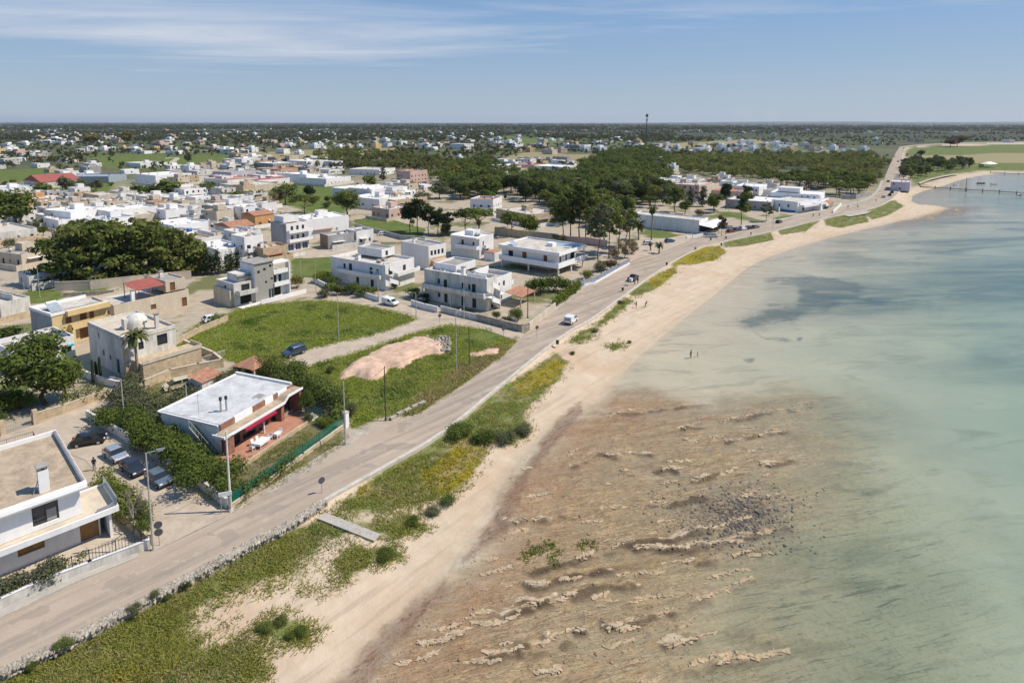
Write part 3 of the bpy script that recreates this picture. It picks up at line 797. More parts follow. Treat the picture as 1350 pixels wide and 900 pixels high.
GLASS = gloss('window_glass', (0.03, 0.036, 0.044), 0.07, 0, 0.8)
CURT = mat('pale_curtain', (0.34, 0.32, 0.29), .9, .1)
FR_WHITE = mat('white_frame', (0.72, 0.72, 0.70), 0.6, 0.05)
FR_DARK = mat('dark_frame', (0.045, 0.04, 0.04), 0.5, 0.1)
WOOD = mat('brown_shutter_wood', (0.22, 0.10, 0.04), 0.7, 0.25, 1.5, 0.2)
WOODO = mat('honey_wood', (0.36, 0.19, 0.065), 0.65, 0.2, 1.5, 0.2)
SH_DARK = mat('dark_green_shutter', (0.035, 0.045, 0.04), 0.7, 0.15)
SH_BLUE = mat('blue_grey_door', (0.10, 0.13, 0.22), 0.6, 0.1)
BLUE = mat('bright_blue_paint', (0.05, 0.16, 0.42), 0.6, 0.1)
BRICK = mat('red_brick', (0.30, 0.145, 0.10), 0.95, 0.25, 1.6, 0.6, fine=8)
METAL = mat('galvanised_metal', (0.42, 0.42, 0.41), 0.5, 0.12, 0.8, 0, 0.6)
DARKM = mat('dark_iron', (0.05, 0.05, 0.05), 0.6, 0.1)
GREENM = mat('green_paint_metal', (0.03, 0.16, 0.10), 0.6, 0.15)
TERRA = mat('terracotta_paving', (0.43, 0.21, 0.135), 0.9, 0.18, 1.2, 0.2)
BLACKV = mat('dark_interior', (0.02, 0.018, 0.016), 0.9, 0.1)
PANEK = {'win': (GLASS, FR_WHITE, 'window'), 'dwin': (GLASS, FR_DARK, 'window'), 'door': (SH_DARK, FR_DARK, 'door'), 'wood': (WOOD, WOOD, 'shutter'),
         'honey': (WOODO, WOODO, 'shutter'), 'garage': (SH_BLUE, FR_WHITE, 'garage_door'), 'gdoor': (GREENM, FR_DARK, 'door'), 'blue': (BLUE, FR_WHITE, 'door'),
         'void': (BLACKV, None, 'opening'), 'shut': (SH_DARK, FR_DARK, 'shutter'), 'wdoor': (WOOD, WOOD, 'door')}

def facemesh(mb, o, e, nrm, Lh, z0, z1, ops, depth=0.22):
    """a wall face with real recessed openings; o = start, e = along, nrm = outward"""
    o, e, nrm = Vector(o), Vector(e), Vector(nrm)
    us = sorted({0.0, Lh, *[x for q in ops for x in (q[0] - q[2] / 2, q[0] + q[2] / 2)]})
    vs_ = sorted({z0, z1, *[x for q in ops for x in (q[1], q[1] + q[3])]})
    P = lambda u, v, d=0.0: tuple(o + e * u + nrm * (-d) + Vector((0, 0, v)))
    for i in range(len(us) - 1):
        for j in range(len(vs_) - 1):
            uc, vc = (us[i] + us[i + 1]) / 2, (vs_[j] + vs_[j + 1]) / 2
            if any(abs(uc - q[0]) < q[2] / 2 and q[1] < vc < q[1] + q[3] for q in ops): continue
            mb.quad(P(us[i], vs_[j]), P(us[i + 1], vs_[j]), P(us[i + 1], vs_[j + 1]), P(us[i], vs_[j + 1]))
    for u, v, w_, h_, k in ops:
        a, b, c, d = u - w_ / 2, u + w_ / 2, v, v + h_
        mb.quad(P(a, c), P(a, d), P(a, d, depth), P(a, c, depth)); mb.quad(P(b, c), P(b, c, depth), P(b, d, depth), P(b, d))
        mb.quad(P(a, d), P(b, d), P(b, d, depth), P(a, d, depth)); mb.quad(P(a, c), P(a, c, depth), P(b, c, depth), P(b, c))

class House:
    def __init__(s, name, label, cat, A, B, C, h, group=None, ang=None, w=None):
        a = at(*A, h)
        s.h = h
        if w: s.w1, s.w2, s.ang = w[0], w[1], R(ang)
        else:
            b, c = at(*B, h), at(*C, h)
            d1, d2 = b - a, c - a
            s.w1, s.w2 = d1.length, d2.length
            t1 = math.degrees(math.atan2(d1.y, d1.x)); t2 = math.degrees(math.atan2(d2.y, d2.x)) - 90
            if t2 < -180: t2 += 360
            th = (t1 * s.w1 + t2 * s.w2) / (s.w1 + s.w2) if ang is None else ang
            if ang is None and abs(t1 - t2) > 40: th = 56
            s.ang = R(th)
        s.root = thing(name, label, cat, (a.x, a.y, 0), s.ang, group)
        s.ppm = F_PX / max(1, math.hypot(a.x, a.y))
    def pane(s, o, e, nrm, q, detail=True, depth=0.19):
        u, v, w_, h_, k = q
        o, e, nrm = Vector(o), Vector(e), Vector(nrm)
        pm, fm, nm = PANEK[k]
        P = lambda uu, vv, d: tuple(o + e * uu + nrm * (-d) + Vector((0, 0, vv)))
        a, b, c, d = u - w_ / 2, u + w_ / 2, v, v + h_
        mb = MB()
        mb.quad(P(a, c, depth), P(b, c, depth), P(b, d, depth), P(a, d, depth))
        p = mb.build(nm, pm, s.root)
        if detail and fm is not None:
            f = MB(); t = 0.07
            def bar(a0, b0, c0, d0):
                z = depth - 0.05
                f.quad(P(a0, c0, z), P(b0, c0, z), P(b0, d0, z), P(a0, d0, z))
                f.quad(P(a0, c0, z), P(a0, d0, z), P(a0, d0, depth), P(a0, c0, depth)); f.quad(P(b0, c0, z), P(b0, c0, depth), P(b0, d0, depth), P(b0, d0, z))
                f.quad(P(a0, d0, z), P(b0, d0, z), P(b0, d0, depth), P(a0, d0, depth)); f.quad(P(a0, c0, z), P(a0, c0, depth), P(b0, c0, depth), P(b0, c0, z))
            bar(a, a + t, c, d); bar(b - t, b, c, d); bar(a + t, b - t, d - t, d); bar(a + t, b - t, c, c + t)
            if w_ > 1.0: bar(u - t / 2, u + t / 2, c + t, d - t)
            f.build('frame', fm, p)
        return p
    def vol(s, x0, x1, y0, y1, z0, z1, opR=(), opL=(), wall=W_WHITE, roof=R_LIME, par=0.45, name='wall', detail=None, th=0.22, base=-0.1):
        """one box of the building: walls with openings on its R (y0) and L (x0) faces, parapet, roof"""
        if detail is None: detail = s.ppm > 3.2
        mb = MB(); zb = z0 + base if z0 == 0 else z0
        eR, nR, oR = (1, 0, 0), (0, -1, 0), (x0, y0, 0)
        eL, nL, oL = (0, 1, 0), (-1, 0, 0), (x0, y0, 0)
        facemesh(mb, oR, eR, nR, x1 - x0, zb, z1, opR)
        facemesh(mb, oL, eL, nL, y1 - y0, zb, z1, opL)
        mb.quad((x1, y0, zb), (x1, y1, zb), (x1, y1, z1), (x1, y0, z1)); mb.quad((x1, y1, zb), (x0, y1, zb), (x0, y1, z1), (x1, y1, z1))
        zr = z1 - par
        if par > 0.02:
            i0, i1, j0, j1 = x0 + th, x1 - th, y0 + th, y1 - th
            ring_o = [(x0, y0), (x1, y0), (x1, y1), (x0, y1)]; ring_i = [(i0, j0), (i1, j0), (i1, j1), (i0, j1)]
            for k in range(4):
                a, b = ring_o[k], ring_o[(k + 1) % 4]; c, d = ring_i[(k + 1) % 4], ring_i[k]
                mb.quad((*a, z1), (*b, z1), (*c, z1), (*d, z1)); mb.quad((*d, z1), (*c, z1), (*c, zr), (*d, zr))
        else: i0, i1, j0, j1 = x0, x1, y0, y1
        wobj = mb.build(name, wall, s.root)
        if z0 > 0.05:
            MB().quad((x0, y1, z0), (x1, y1, z0), (x1, y0, z0), (x0, y0, z0)).build('soffit', wall, s.root)
        MB().quad((i0, j0, zr), (i1, j0, zr), (i1, j1, zr), (i0, j1, zr)).build('roof', roof, s.root)
        for q in opR: s.pane(oR, eR, nR, q, detail)
        for q in opL: s.pane(oL, eL, nL, q, detail)
        return wobj
    def box(s, name, m, x0, x1, y0, y1, z0, z1, parent=None): return MB().box(x0, x1, y0, y1, z0, z1).build(name, m, parent or s.root)
    def chimney(s, x, y, z, h=1.4, r=0.35, m=W_WHITE):
        c = MB().box(x - r, x + r, y - r, y + r, z, z + h).build('chimney', m, s.root)
        MB().box(x - r - .12, x + r + .12, y - r - .12, y + r + .12, z + h + .18, z + h + .3).box(x - r, x - r + .1, y - r, y + r, z + h, z + h + .18).box(x + r - .1, x + r, y - r, y + r, z + h, z + h + .18).build('chimney_cap', R_GREY, c)
    def tank(s, x, y, z, m=None, r=0.6, L_=1.5):
        t = MB().tube((x - L_ / 2, y, z + r + .25), (x + L_ / 2, y, z + r + .25), r, seg=12).build('water_tank', m or METAL, s.root, False)
        MB().box(x - .5, x - .4, y - .5, y + .5, z, z + .35).box(x + .4, x + .5, y - .5, y + .5, z, z + .35).build('tank_stand', DARKM, t)
    def dish(s, x, y, z):
        p = MB().tube((x, y, z), (x, y, z + 2.6), .03, seg=5).tube((x - .6, y, z + 2.5), (x + .6, y, z + 2.5), .02, seg=4).tube((x - .4, y, z + 2.2), (x + .4, y, z + 2.2), .02, seg=4)
        a = p.build('antenna', METAL, s.root)
        MB().lathe([(0, 0), (.25, .05), (.42, .16)], x, y, 8).build('dish', FR_WHITE, a).location.z = z + 1.1
    def ac(s, x, y, z): s.box('air_conditioner', FR_WHITE, x, x + .8, y, y + .32, z, z + .6)
    def rail(s, p, q, z, h=0.95, m=DARKM, step=0.14, name='railing'):
        p, q = Vector((*p, 0)), Vector((*q, 0)); Ln = (q - p).length; n = max(2, int(Ln / step)); mb = MB()
        mb.tube((p.x, p.y, z + h), (q.x, q.y, z + h), .03, seg=5)
        mb.tube((p.x, p.y, z + .08), (q.x, q.y, z + .08), .02, seg=4)
        for i in range(n + 1):
            c = p.lerp(q, i / n); mb.tube((c.x, c.y, z), (c.x, c.y, z + h), .012 if i % 12 else .03, seg=4, cap=False)
        return mb.build(name, m, s.root)
    def extras(s, rg, h, wall):
        """yard wall, roof clutter, air conditioner: what every house of the quarter has"""
        w1, w2 = s.w1, s.w2; yw = rg.choice([W_WHITE, W_WORN, W_WORN, W_BEIGE, W_TUFF]); a, b = rg.uniform(2.2, 4.5), rg.uniform(2.5, 5); hh = rg.uniform(1.2, 2.2)
        m = MB().box(-.1, w1 + .1, -a - .2, -a, -.1, hh).box(w1 - .1, w1 + .1, -a, -.01, -.1, hh)
        if rg.random() < .7: m.box(-b - .2, -b, -a - .2, w2 * .9, -.1, hh).box(-b, -.1, -a - .2, -a, -.1, hh)
        m.build('yard_wall', yw, s.root)
        for k in range(rg.randrange(2, 6)):
            x, y = rg.uniform(.6, max(.8, w1 - 1.8)), rg.uniform(.6, max(.8, w2 - 1.8)); q = rg.uniform(.4, 1.6)
            s.box('roof_clutter', rg.choice([W_WORN, R_GREY, W_BEIGE, METAL, FR_WHITE, R_TERRA]), x, x + q, y, y + rg.uniform(.4, 1.2), h - .8, h - .3 + rg.uniform(0, .7))
        if rg.random() < .5: s.box('canopy', rg.choice([R_TERRA, W_WHITE, R_GREY]), w1 * .15, w1 * .6, -1.3, -.01, 2.5, 2.62)
        if rg.random() < .4 and h > 3: s.ac(w1 * .7, -.4, 2.3)
    def balcony(s, x0, x1, y0, y1, z, hp=0.9, m=W_WHITE, open_side=None):
        """slab with solid parapet; open_side is the side against the wall"""
        b = MB().box(x0, x1, y0, y1, z - .2, z).build('balcony', m, s.root)
        t = .14; p = MB()
        if open_side != 'y1': p.box(x0, x1, y1 - t, y1, z, z + hp)
        if open_side != 'y0': p.box(x0, x1, y0, y0 + t, z, z + hp)
        if open_side != 'x0': p.box(x0, x0 + t, y0 + t, y1 - t, z, z + hp)
        if open_side != 'x1': p.box(x1 - t, x1, y0 + t, y1 - t, z, z + hp)
        p.build('balcony_parapet', m, b); return b

# ------------------------------------------------------------------ the brick villa by the road
def brick_villa():
    s = House('brick_villa', 'single storey brick and white villa with pale flat roof, red awning and terracotta terrace', 'house', (291, 560), (394, 508), (203, 546), 4.4)
    w1, w2, r = s.w1, s.w2, s.root
    zf = 0.4
    MB().box(0, w1, 0, w2, -.1, zf).build('plinth', W_WORN, r)
    opR = [(2.2, zf, 2.0, 2.4, 'door'), (4.9, zf, 2.4, 2.4, 'dwin'), (7.6, zf, 1.8, 2.4, 'dwin'), (9.6, zf, 1.0, 2.3, 'door'), (12.2, zf + .1, 2.2, 2.5, 'dwin')]
    mb = MB(); facemesh(mb, (0, 0, 0), (1, 0, 0), (0, -1, 0), w1, zf, 3.4, opR); mb.build('front_wall', BRICK, r)
    for q in opR: s.pane((0, 0, 0), (1, 0, 0), (0, -1, 0), q)
    # frieze of alternating brick and white panels
    xs = [0, 2.4, 5.6, 8.1, 9.7, 10.7, 12.6, w1]
    for i in range(7):
        MB().box(xs[i], xs[i + 1], -0.06 if i % 2 else -0.02, 0.25, 3.4, 4.4 if i % 2 else 4.3).build('frieze_panel', W_CLEAN if i % 2 else BRICK, r)
    mb = MB()
    facemesh(mb, (0, 0, 0), (0, 1, 0), (-1, 0, 0), w2, -.1, 4.4, [(8.6, 1.7, .9, 1.1, 'dwin')]); s.pane((0, 0, 0), (0, 1, 0), (-1, 0, 0), (8.6, 1.7, .9, 1.1, 'dwin'))
    mb.quad((w1, 0, -.1), (w1, w2, -.1), (w1, w2, 4.4), (w1, 0, 4.4)); mb.quad((w1, w2, -.1), (0, w2, -.1), (0, w2, 4.4), (w1, w2, 4.4))
    mb.build('side_wall', W_WHITE, r)
    rf = MB().box(-.35, w1 + .1, .25, w2 + .35, 4.12, 4.28).build('roof', R_MEMB, r)
    MB().box(w1 - .25, w1 + .1, .25, w2 + .35, 4.28, 4.62).box(-.35, w1 - .25, w2 + .05, w2 + .35, 4.28, 4.40).box(-.35, -.12, .25, w2 + .05, 4.28, 4.36).build('parapet', W_WHITE, rf)
    MB().box(8.4, 9.6, 1.2, 2.6, 4.285, 4.32).box(7.9, 8.6, 1.9, 2.4, 4.285, 4.33).build('roof_patch', R_GREY, rf)
    for x, y in ((3.0, 3.1), (3.6, 2.7)):
        c = MB().tube((x, y, 4.28), (x, y, 6.0), .13, seg=8).build('flue_pipe', METAL, r)
        MB().tube((x, y, 6.0), (x, y, 6.45), .2, seg=8).build('flue_cowl', DARKM, c)
    MB().tube((1.2, 5.3, 4.28), (1.2, 5.3, 7.3), .03, seg=5).tube((.8, 5.3, 7.1), (1.7, 5.3, 7.1), .02, seg=4).build('antenna', METAL, r)
    # porch roof: tiled slope with a white trim that steps up at the far end
    n = MB()
    n.poly([(-.9, -.02, 3.52), (-.9, -1.55, 3.36), (10.3, -1.55, 3.36), (10.3, -.02, 3.52)])
    n.poly([(10.3, -.02, 3.52), (10.3, -1.55, 3.36), (11.2, -1.55, 4.00), (11.2, -.02, 4.04)])
    n.poly([(11.2, -.02, 4.04), (11.2, -1.55, 4.00), (w1 + .2, -1.55, 4.00), (w1 + .2, -.02, 4.04)])
    n.build('porch_roof', R_SAND, r)
    MB().box(-.9, 10.3, -1.72, -1.55, 3.06, 3.38).box(-1.06, -.9, -1.72, .5, 3.06, 3.38).box(-.9, 0, -1.55, .5, 3.06, 3.12).box(0, 10.3, -1.55, -.02, 3.06, 3.12).box(11.2, w1 + .3, -1.72, -1.55, 3.76, 4.06).box(11.2, w1 + .3, -1.55, -.02, 3.76, 3.82).build('porch_trim', W_CLEAN, r)
    t = MB(); t.v += [(10.3, -1.72, 3.06), (11.2, -1.72, 3.76), (11.2, -1.72, 4.06), (10.3, -1.72, 3.38), (10.3, -1.55, 3.06), (11.2, -1.55, 3.76), (11.2, -1.55, 4.06), (10.3, -1.55, 3.38)]
    t.f += [(0, 1, 2, 3), (4, 7, 6, 5), (3, 2, 6, 7), (0, 4, 5, 1)]; t.build('porch_trim', W_CLEAN, r)
    for x0, x1, y0, y1, z in ((-.3, .75, -1.5, -.65, 3.06), (9.9, 10.5, -1.3, -.03, 3.06), (w1 - .35, w1 + .1, -1.5, 0, 3.76)): MB().box(x0, x1, y0, y1, 0, z).build('brick_pier', BRICK, r)
    MB().tube((6.3, -1.35, zf), (6.3, -1.35, 3.06), .14, seg=10).build('porch_post', W_CLEAN, r)
    aw = MB(); aw.v += [(2.3, -1.73, 3.05), (8.2, -1.73, 3.05), (8.2, -2.15, 2.85), (2.3, -2.15, 2.85), (8.2, -2.15, 2.62), (2.3, -2.15, 2.62)]
    aw.f += [(0, 1, 2, 3), (3, 2, 4, 5)]; aw.build('awning', mat('crimson_canvas', (0.26, 0.012, 0.036), 0.8, 0.08), r)
    # terrace, retaining wall, steps
    MB().box(-1.6, 12.0, -4.8, -.001, -.1, zf).build('terrace', TERRA, r)
    MB().box(-1.7, 12.1, -5.05, -4.8, -.1, .55).build('retaining_wall', W_TUFF, r)
    for i in range(5): MB().box(12.1, 13.9, -4.7 - i * .34 + .8, -4.36 - i * .34 + .8, -.1, zf - .02 - i * .12).build('step', W_CLEAN, r)
    s.rail((10.6, -4.9), (12.0, -4.9), zf, 1.0); s.rail((12.0, -4.9), (12.0, -1.6), zf, 1.0)
    s.rail((14.0, -5.3), (14.0, -2.8), 0.1, 1.2, GREENM)
    # outside stair up the side wall
    st = MB(); nst = 16
    for i in range(nst):
        y = .2 + i * .28; z = .25 + i * .22
        st.box(-1.0, -.12, y, y + .27, z - .04, z)
    st.build('outside_stair', GREENM, r)
    for x in (-1.02, -.1): 
        q = MB(); q.tube((x, .2, .15), (x, .2 + nst * .28, .1 + nst * .22), .06, seg=5); q.tube((x, .2, 1.15), (x, .2 + nst * .28, 1.1 + nst * .22), .025, seg=5)
        for i in range(0, nst + 1, 2): q.tube((x, .2 + i * .28, .15 + i * .22), (x, .2 + i * .28, 1.15 + i * .22), .018, seg=4)
        q.build('stair_railing', W_BEIGE, r)
    return s
VILLA = brick_villa()
def vpt(x, y, z=0.0):
    """villa coordinates to world"""
    c, q = math.cos(VILLA.ang), math.sin(VILLA.ang); o = VILLA.root.location
    return Vector((o.x + x * c - y * q, o.y + x * q + y * c, z))
PLASTIC = gloss('white_plastic', (0.78, 0.78, 0.77), 0.45)
def make_chair(label, loc, rz, m=PLASTIC, group='white chairs on the villa terrace'):
    t = thing('garden_chair', label, 'chair', loc, rz, group)
    MB().box(-.24, .24, -.24, .24, .41, .45).build('seat', m, t)
    b = MB(); b.v += [(-.24, .2, .45), (.24, .2, .45), (.24, .3, .88), (-.24, .3, .88), (-.24, .24, .45), (.24, .24, .45), (.24, .34, .88), (-.24, .34, .88)]
    b.f += [(0, 1, 2, 3), (7, 6, 5, 4), (3, 2, 6, 7), (0, 3, 7, 4), (1, 5, 6, 2)]; b.build('backrest', m, t)
    for x, y in ((-.21, -.21), (.21, -.21), (-.21, .21), (.21, .21)): MB().tube((x, y, .41), (x * 1.15, y * 1.15, 0), .025, seg=6).build('leg', m, t)
    for x in (-.25, .25): MB().box(x - .025, x + .025, -.2, .24, .63, .66).box(x - .02, x + .02, -.2, -.16, .45, .63).build('armrest', m, t)
    return t
def make_table(label, loc, rz, L_=1.6, W_=.9, m=PLASTIC):
    t = thing('garden_table', label, 'table', loc, rz)
    MB().box(-L_ / 2, L_ / 2, -W_ / 2, W_ / 2, .70, .75).build('tabletop', m, t)
    MB().box(-L_ / 2 - .02, L_ / 2 + .02, -W_ / 2 - .02, W_ / 2 + .02, .45, .752).build('tablecloth', m, t)
    for x in (-1, 1):
        for y in (-1, 1): MB().box(x * (L_ / 2 - .12) - .04, x * (L_ / 2 - .12) + .04, y * (W_ / 2 - .1) - .04, y * (W_ / 2 - .1) + .04, 0, .70).build('leg', m, t)
    return t
make_table('large white garden table on the terracotta terrace under the red awning', vpt(3.4, -3.6, .4), VILLA.ang + .1, 2.0, 1.3)
make_table('small white side table near the terrace edge between white chairs', vpt(5.9, -4.1, .4), VILLA.ang, .8, .7)
ch = [(1.9, -3.5, 90, 'white garden chair at the left end of the large terrace table'), (3.0, -2.6, 0, 'white garden chair behind the large table, nearer the brick corner pier'),
      (3.9, -2.6, 0, 'white garden chair behind the large table, nearer the round porch post'), (5.0, -3.6, -90, 'white garden chair at the right end of the large terrace table'),
      (6.7, -3.9, -70, 'white garden chair on the right of the small side table')]
for x, y, a, lb in ch: make_chair(lb, vpt(x, y, .4), VILLA.ang + R(a))
POT = mat('terracotta_pot', (0.40, 0.19, 0.11), 0.9, 0.15)

# ------------------------------------------------------------------ white two storey villa in the near left corner
def near_villa():
    s = House('modern_villa', 'large white two storey villa with gravel roof and wooden shutters, near left corner', 'house', (104, 633), None, None, 7.3, w=(1, 1), ang=46)
    r = s.root                       # origin: the right front corner of the upper floor, x runs along the facade towards the left edge when negative
    Wd = 15.0; X0, X1 = -26.0, 0.0
    up = [(26 - 3.0, 3.9, 2.2, 2.2, 'dwin'), (26 - 8.1, 3.9, 2.6, 2.1, 'dwin'), (26 - 14, 3.9, 2.4, 2.1, 'dwin')]
    lo = [(26 - 4.4, 1.2, 2.2, .95, 'honey'), (26 - 9.4, 1.2, 2.2, .95, 'honey'), (26 - 15.5, 1.2, 2.2, .95, 'honey'), (26 + .6, 0.05, 1.7, 2.3, 'honey')]
    mb = MB(); facemesh(mb, (X0, 0.02, 0), (1, 0, 0), (0, -1, 0), 26, 3.42, 6.45, up); mb.quad((0, .02, 3.42), (0, Wd, 3.42), (0, Wd, 6.45), (0, .02, 6.45))
    mb.quad((X0, .02, 3.42), (X0, .02, 6.45), (X0, Wd, 6.45), (X0, Wd, 3.42)); mb.quad((0, Wd, 3.42), (X0, Wd, 3.42), (X0, Wd, 6.45), (0, Wd, 6.45)); mb.build('upper_wall', W_CLEAN, r)
    for q in up:
        p_ = s.pane((X0, .02, 0), (1, 0, 0), (0, -1, 0), q)
        xq = X0 + q[0]; MB().box(xq + .1, xq + q[2] * .42, .19, .205, 3.95, 5.2).build('curtain', CURT, p_)
    mb = MB(); facemesh(mb, (X0, 0.3, 0), (1, 0, 0), (0, -1, 0), 27.6, -.1, 3.05, lo); mb.quad((1.6, .3, -.1), (1.6, Wd, -.1), (1.6, Wd, 3.05), (1.6, .3, 3.05)); mb.build('lower_wall', W_WHITE, r)
    for q in lo: s.pane((X0, .3, 0), (1, 0, 0), (0, -1, 0), q)
    # roof: gravel slab inside a thick white fascia with a rolled edge
    MB().quad((X0 - .5, -.5, 6.75), (.3, -.5, 6.75), (.3, Wd, 6.75), (X0 - .5, Wd, 6.75)).build('roof', R_SAND, r)
    f = MB(); prof = [(-.55, 6.45), (-.95, 6.5), (-1.05, 6.75), (-.98, 7.15), (-.75, 7.28), (-.5, 7.28), (-.5, 6.75)]
    k = len(prof)
    for x in (X0 - .6, .55): f.v += [(x, y, z) for y, z in prof]
    for i in range(k - 1): f.f.append((i, k + i, k + i + 1, i + 1))
    f.f += [tuple(range(k))[::-1], tuple(range(k, 2 * k))]
    f.build('roof_fascia', W_CLEAN, r)
    MB().box(.3, .55, -.5, Wd, 6.45, 7.28).build('roof_parapet', W_CLEAN, r); MB().box(X0, .3, Wd - .25, Wd, 6.45, 7.28).build('roof_parapet', W_CLEAN, r)
    MB().quad((X0, -.55, 6.45), (X0, Wd, 6.45), (.3, Wd, 6.45), (.3, -.55, 6.45)).build('soffit', W_CLEAN, r)
    MB().box(.31, .5, -.4, Wd - .3, 7.28, 7.32).build('parapet_coping', R_GREY, r)
    # terrace slab round the upper floor with fascia and glass balustrade
    MB().box(X0, 2.9, -1.3, -.0, 3.06, 3.40).box(.02, 2.9, 0, 4.6, 3.06, 3.40).build('terrace_slab', W_BEIGE, r)
    MB().box(X0, 3.1, -1.5, -1.3, 3.0, 3.62).box(2.9, 3.1, -1.3, 4.6, 3.0, 3.62).box(.3, 2.9, 4.45, 4.6, 2.85, 3.62).build('terrace_fascia', W_CLEAN, r)
    gl = gloss('balustrade_glass', (0.35, 0.42, 0.42), 0.05, 0, 0.6)
    MB().box(2.98, 3.01, -1.2, 4.5, 3.62, 4.45).build('glass_balustrade', gl, r); MB().box(2.93, 3.07, -1.2, 4.5, 4.45, 4.5).build('handrail', METAL, r)
    MB().box(1.2, 2.8, -1.2, -.85, 3.4, 3.75).tube((1.3, -1.0, 3.4), (2.8, -1.0, 3.95), .07, seg=6).build('folded_awning', METAL, r)
    MB().box(2.2, 2.45, -1.0, 4.4, -.1, 2.85).build('terrace_pier', W_CLEAN, r)
    ch_ = MB().box(-3.2, -2.3, 1.0, 1.9, 6.75, 9.1).build('chimney', W_CLEAN, r)
    MB().box(-3.15, -2.9, 1.05, 1.85, 9.1, 9.45).box(-2.6, -2.35, 1.05, 1.85, 9.1, 9.45).box(-3.3, -2.2, .9, 2.0, 9.45, 9.6).build('chimney_cap', R_GREY, ch_)
    MB().tube((-3.7, 1.3, 6.75), (-3.1, 1.4, 8.3), .05, seg=5).build('chimney_brace', METAL, ch_)
    MB().tube((-2.2, 6.0, 6.75), (-2.2, 6.0, 7.5), .12, seg=8).tube((-2.2, 6.0, 7.5), (-1.7, 6.0, 7.6), .09, seg=6).build('roof_vent', FR_WHITE, r)
    # lower wing behind with an iron railing
    MB().box(-9.0, -1.0, Wd, Wd + 6, -.1, 4.4).build('rear_wing', W_BEIGE, r)
    s.rail((-9, Wd + .2), (-1.0, Wd + .2), 4.4, 1.0, DARKM, .22); s.rail((-1.0, Wd + .2), (-1.0, Wd + 6), 4.4, 1.0, DARKM, .22); s.rail((-9, Wd + 5.9), (-1, Wd + 5.9), 4.4, 1.0, DARKM, .22)
    return s
NEARV = near_villa()
def npt(x, y, z=0.0):
    c, q = math.cos(NEARV.ang), math.sin(NEARV.ang); o = NEARV.root.location
    return Vector((o.x + x * c - y * q, o.y + x * q + y * c, z))

# ------------------------------------------------------------------ white tall house with a dome
def dome_house():
    s = House('domed_house', 'tall white house with a small stone dome on its flat roof behind the parked cars', 'house', (164, 446), (230, 428), (118, 424), 7.5)
    w1, w2 = s.w1, s.w2
    s.vol(0, w1, 0, w2, 0, 7.5, [(w1 * .72, 4.4, 1.8, 2.0, 'dwin'), (w1 * .3, 4.6, .9, 1.4, 'dwin'), (w1 * .75, .6, 2.0, 1.9, 'dwin')],
          [(w2 * .70, 5.2, .55, 1.1, 'shut'), (w2 * .60, 2.2, .7, 1.1, 'shut'), (w2 * .42, 2.0, .6, 1.0, 'shut'), (w2 * .22, .2, 1.2, 2.7, 'gdoor')], W_WORN, R_SAND, .55)
    MB().box(-.08, w1 + .08, -.08, w2 + .08, 6.85, 7.0).build('string_course', W_BEIGE, s.root)
    d = MB().lathe([(1.9, 6.95), (1.9, 8.0), (1.75, 8.6), (1.3, 9.15), (.7, 9.45), (0, 9.55)], w1 * .55, w2 * .42, 20).build('dome', W_WORN, s.root, True)
    MB().box(w1 * .55 - 2.3, w1 * .55 - 1.6, w2 * .42 - .6, w2 * .42 + .6, 6.95, 9.0).build('dome_doorway', W_WORN, d)
    s.chimney(w1 * .75, w2 * .15, 6.95, 2.6, .3, W_WORN); s.chimney(w1 * .64, w2 * .3, 6.95, 1.0, .2)
    # stone terrace on the garden side
    MB().box(1.0, w1 + 2.5, -4.0, -.02, -.1, 3.2).build('terrace', W_TUFF, s.root); MB().box(.9, w1 + 2.6, -4.15, -4.0, 3.2, 3.9).box(w1 + 2.5, w1 + 2.65, -4.0, 0, 3.2, 3.9).build('terrace_parapet', W_BEIGE, s.root)
    s.rail((w1 + 2.6, -4.0), (w1 + 7, -4.0), .2, 1.1, FR_WHITE)
    MB().box(-.12, .5, -.1, .6, 0, 3.0).box(-.1, .3, -.08, .5, 3.8, 5.6).build('quoin', W_TUFF, s.root)
dome_house()

def yellow_house():
    s = House('yellow_house', 'yellow two storey house with dark slate roof terrace and white parapet', 'house', (68, 414), (131, 402), (30, 408), 7.0)
    w1, w2 = s.w1 + 2, max(s.w2, 9)
    s.vol(0, w1, 0, w2, 0, 6.4, [(2.9, 4.2, 1.1, 1.3, 'wood'), (5.6, 4.2, 1.3, 1.5, 'wood'), (7.2, 4.0, .9, 1.7, 'wood'), (5.6, .2, 1.8, 2.4, 'wdoor'), (8.0, .2, 1.2, 2.3, 'wdoor')], [], W_YELLOW, R_SLATE, .3)
    MB().box(-.02, w1 + .02, w2 * .3, w2 + .02, 6.4, 6.45).build('upper_deck', R_LIME, s.root)
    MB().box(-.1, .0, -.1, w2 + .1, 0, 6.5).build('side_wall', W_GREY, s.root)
    MB().box(2.4, w1 + .3, -1.1, 0, 5.9, 6.9).build('eaves_band', W_YELLOW, s.root)
    MB().box(-.2, w1 + .2, -.15, .12, 6.42, 7.0).box(-.2, .1, .12, w2, 6.42, 7.0).box(-.2, w1 + .2, w2, w2 + .3, 6.42, 7.0).build('parapet', W_CLEAN, s.root)
    s.balcony(2.8, w1, -1.5, 0, 3.2, .9, W_YELLOW, 'y1'); s.box('porch_pier', W_YELLOW, 2.8, 3.3, -1.5, -1.0, -.1, 3.0)
    p = MB(); p.v += [(1.2, 3.4, 6.5), (3.4, 3.4, 6.5), (3.4, 5.4, 7.7), (1.2, 5.4, 7.7)]; p.f += [(0, 1, 2, 3)]; p.build('solar_panel', R_BLUEGREY, s.root)
    s.tank(2.3, 5.6, 7.2, FR_WHITE, .35, 1.8)
yellow_house()

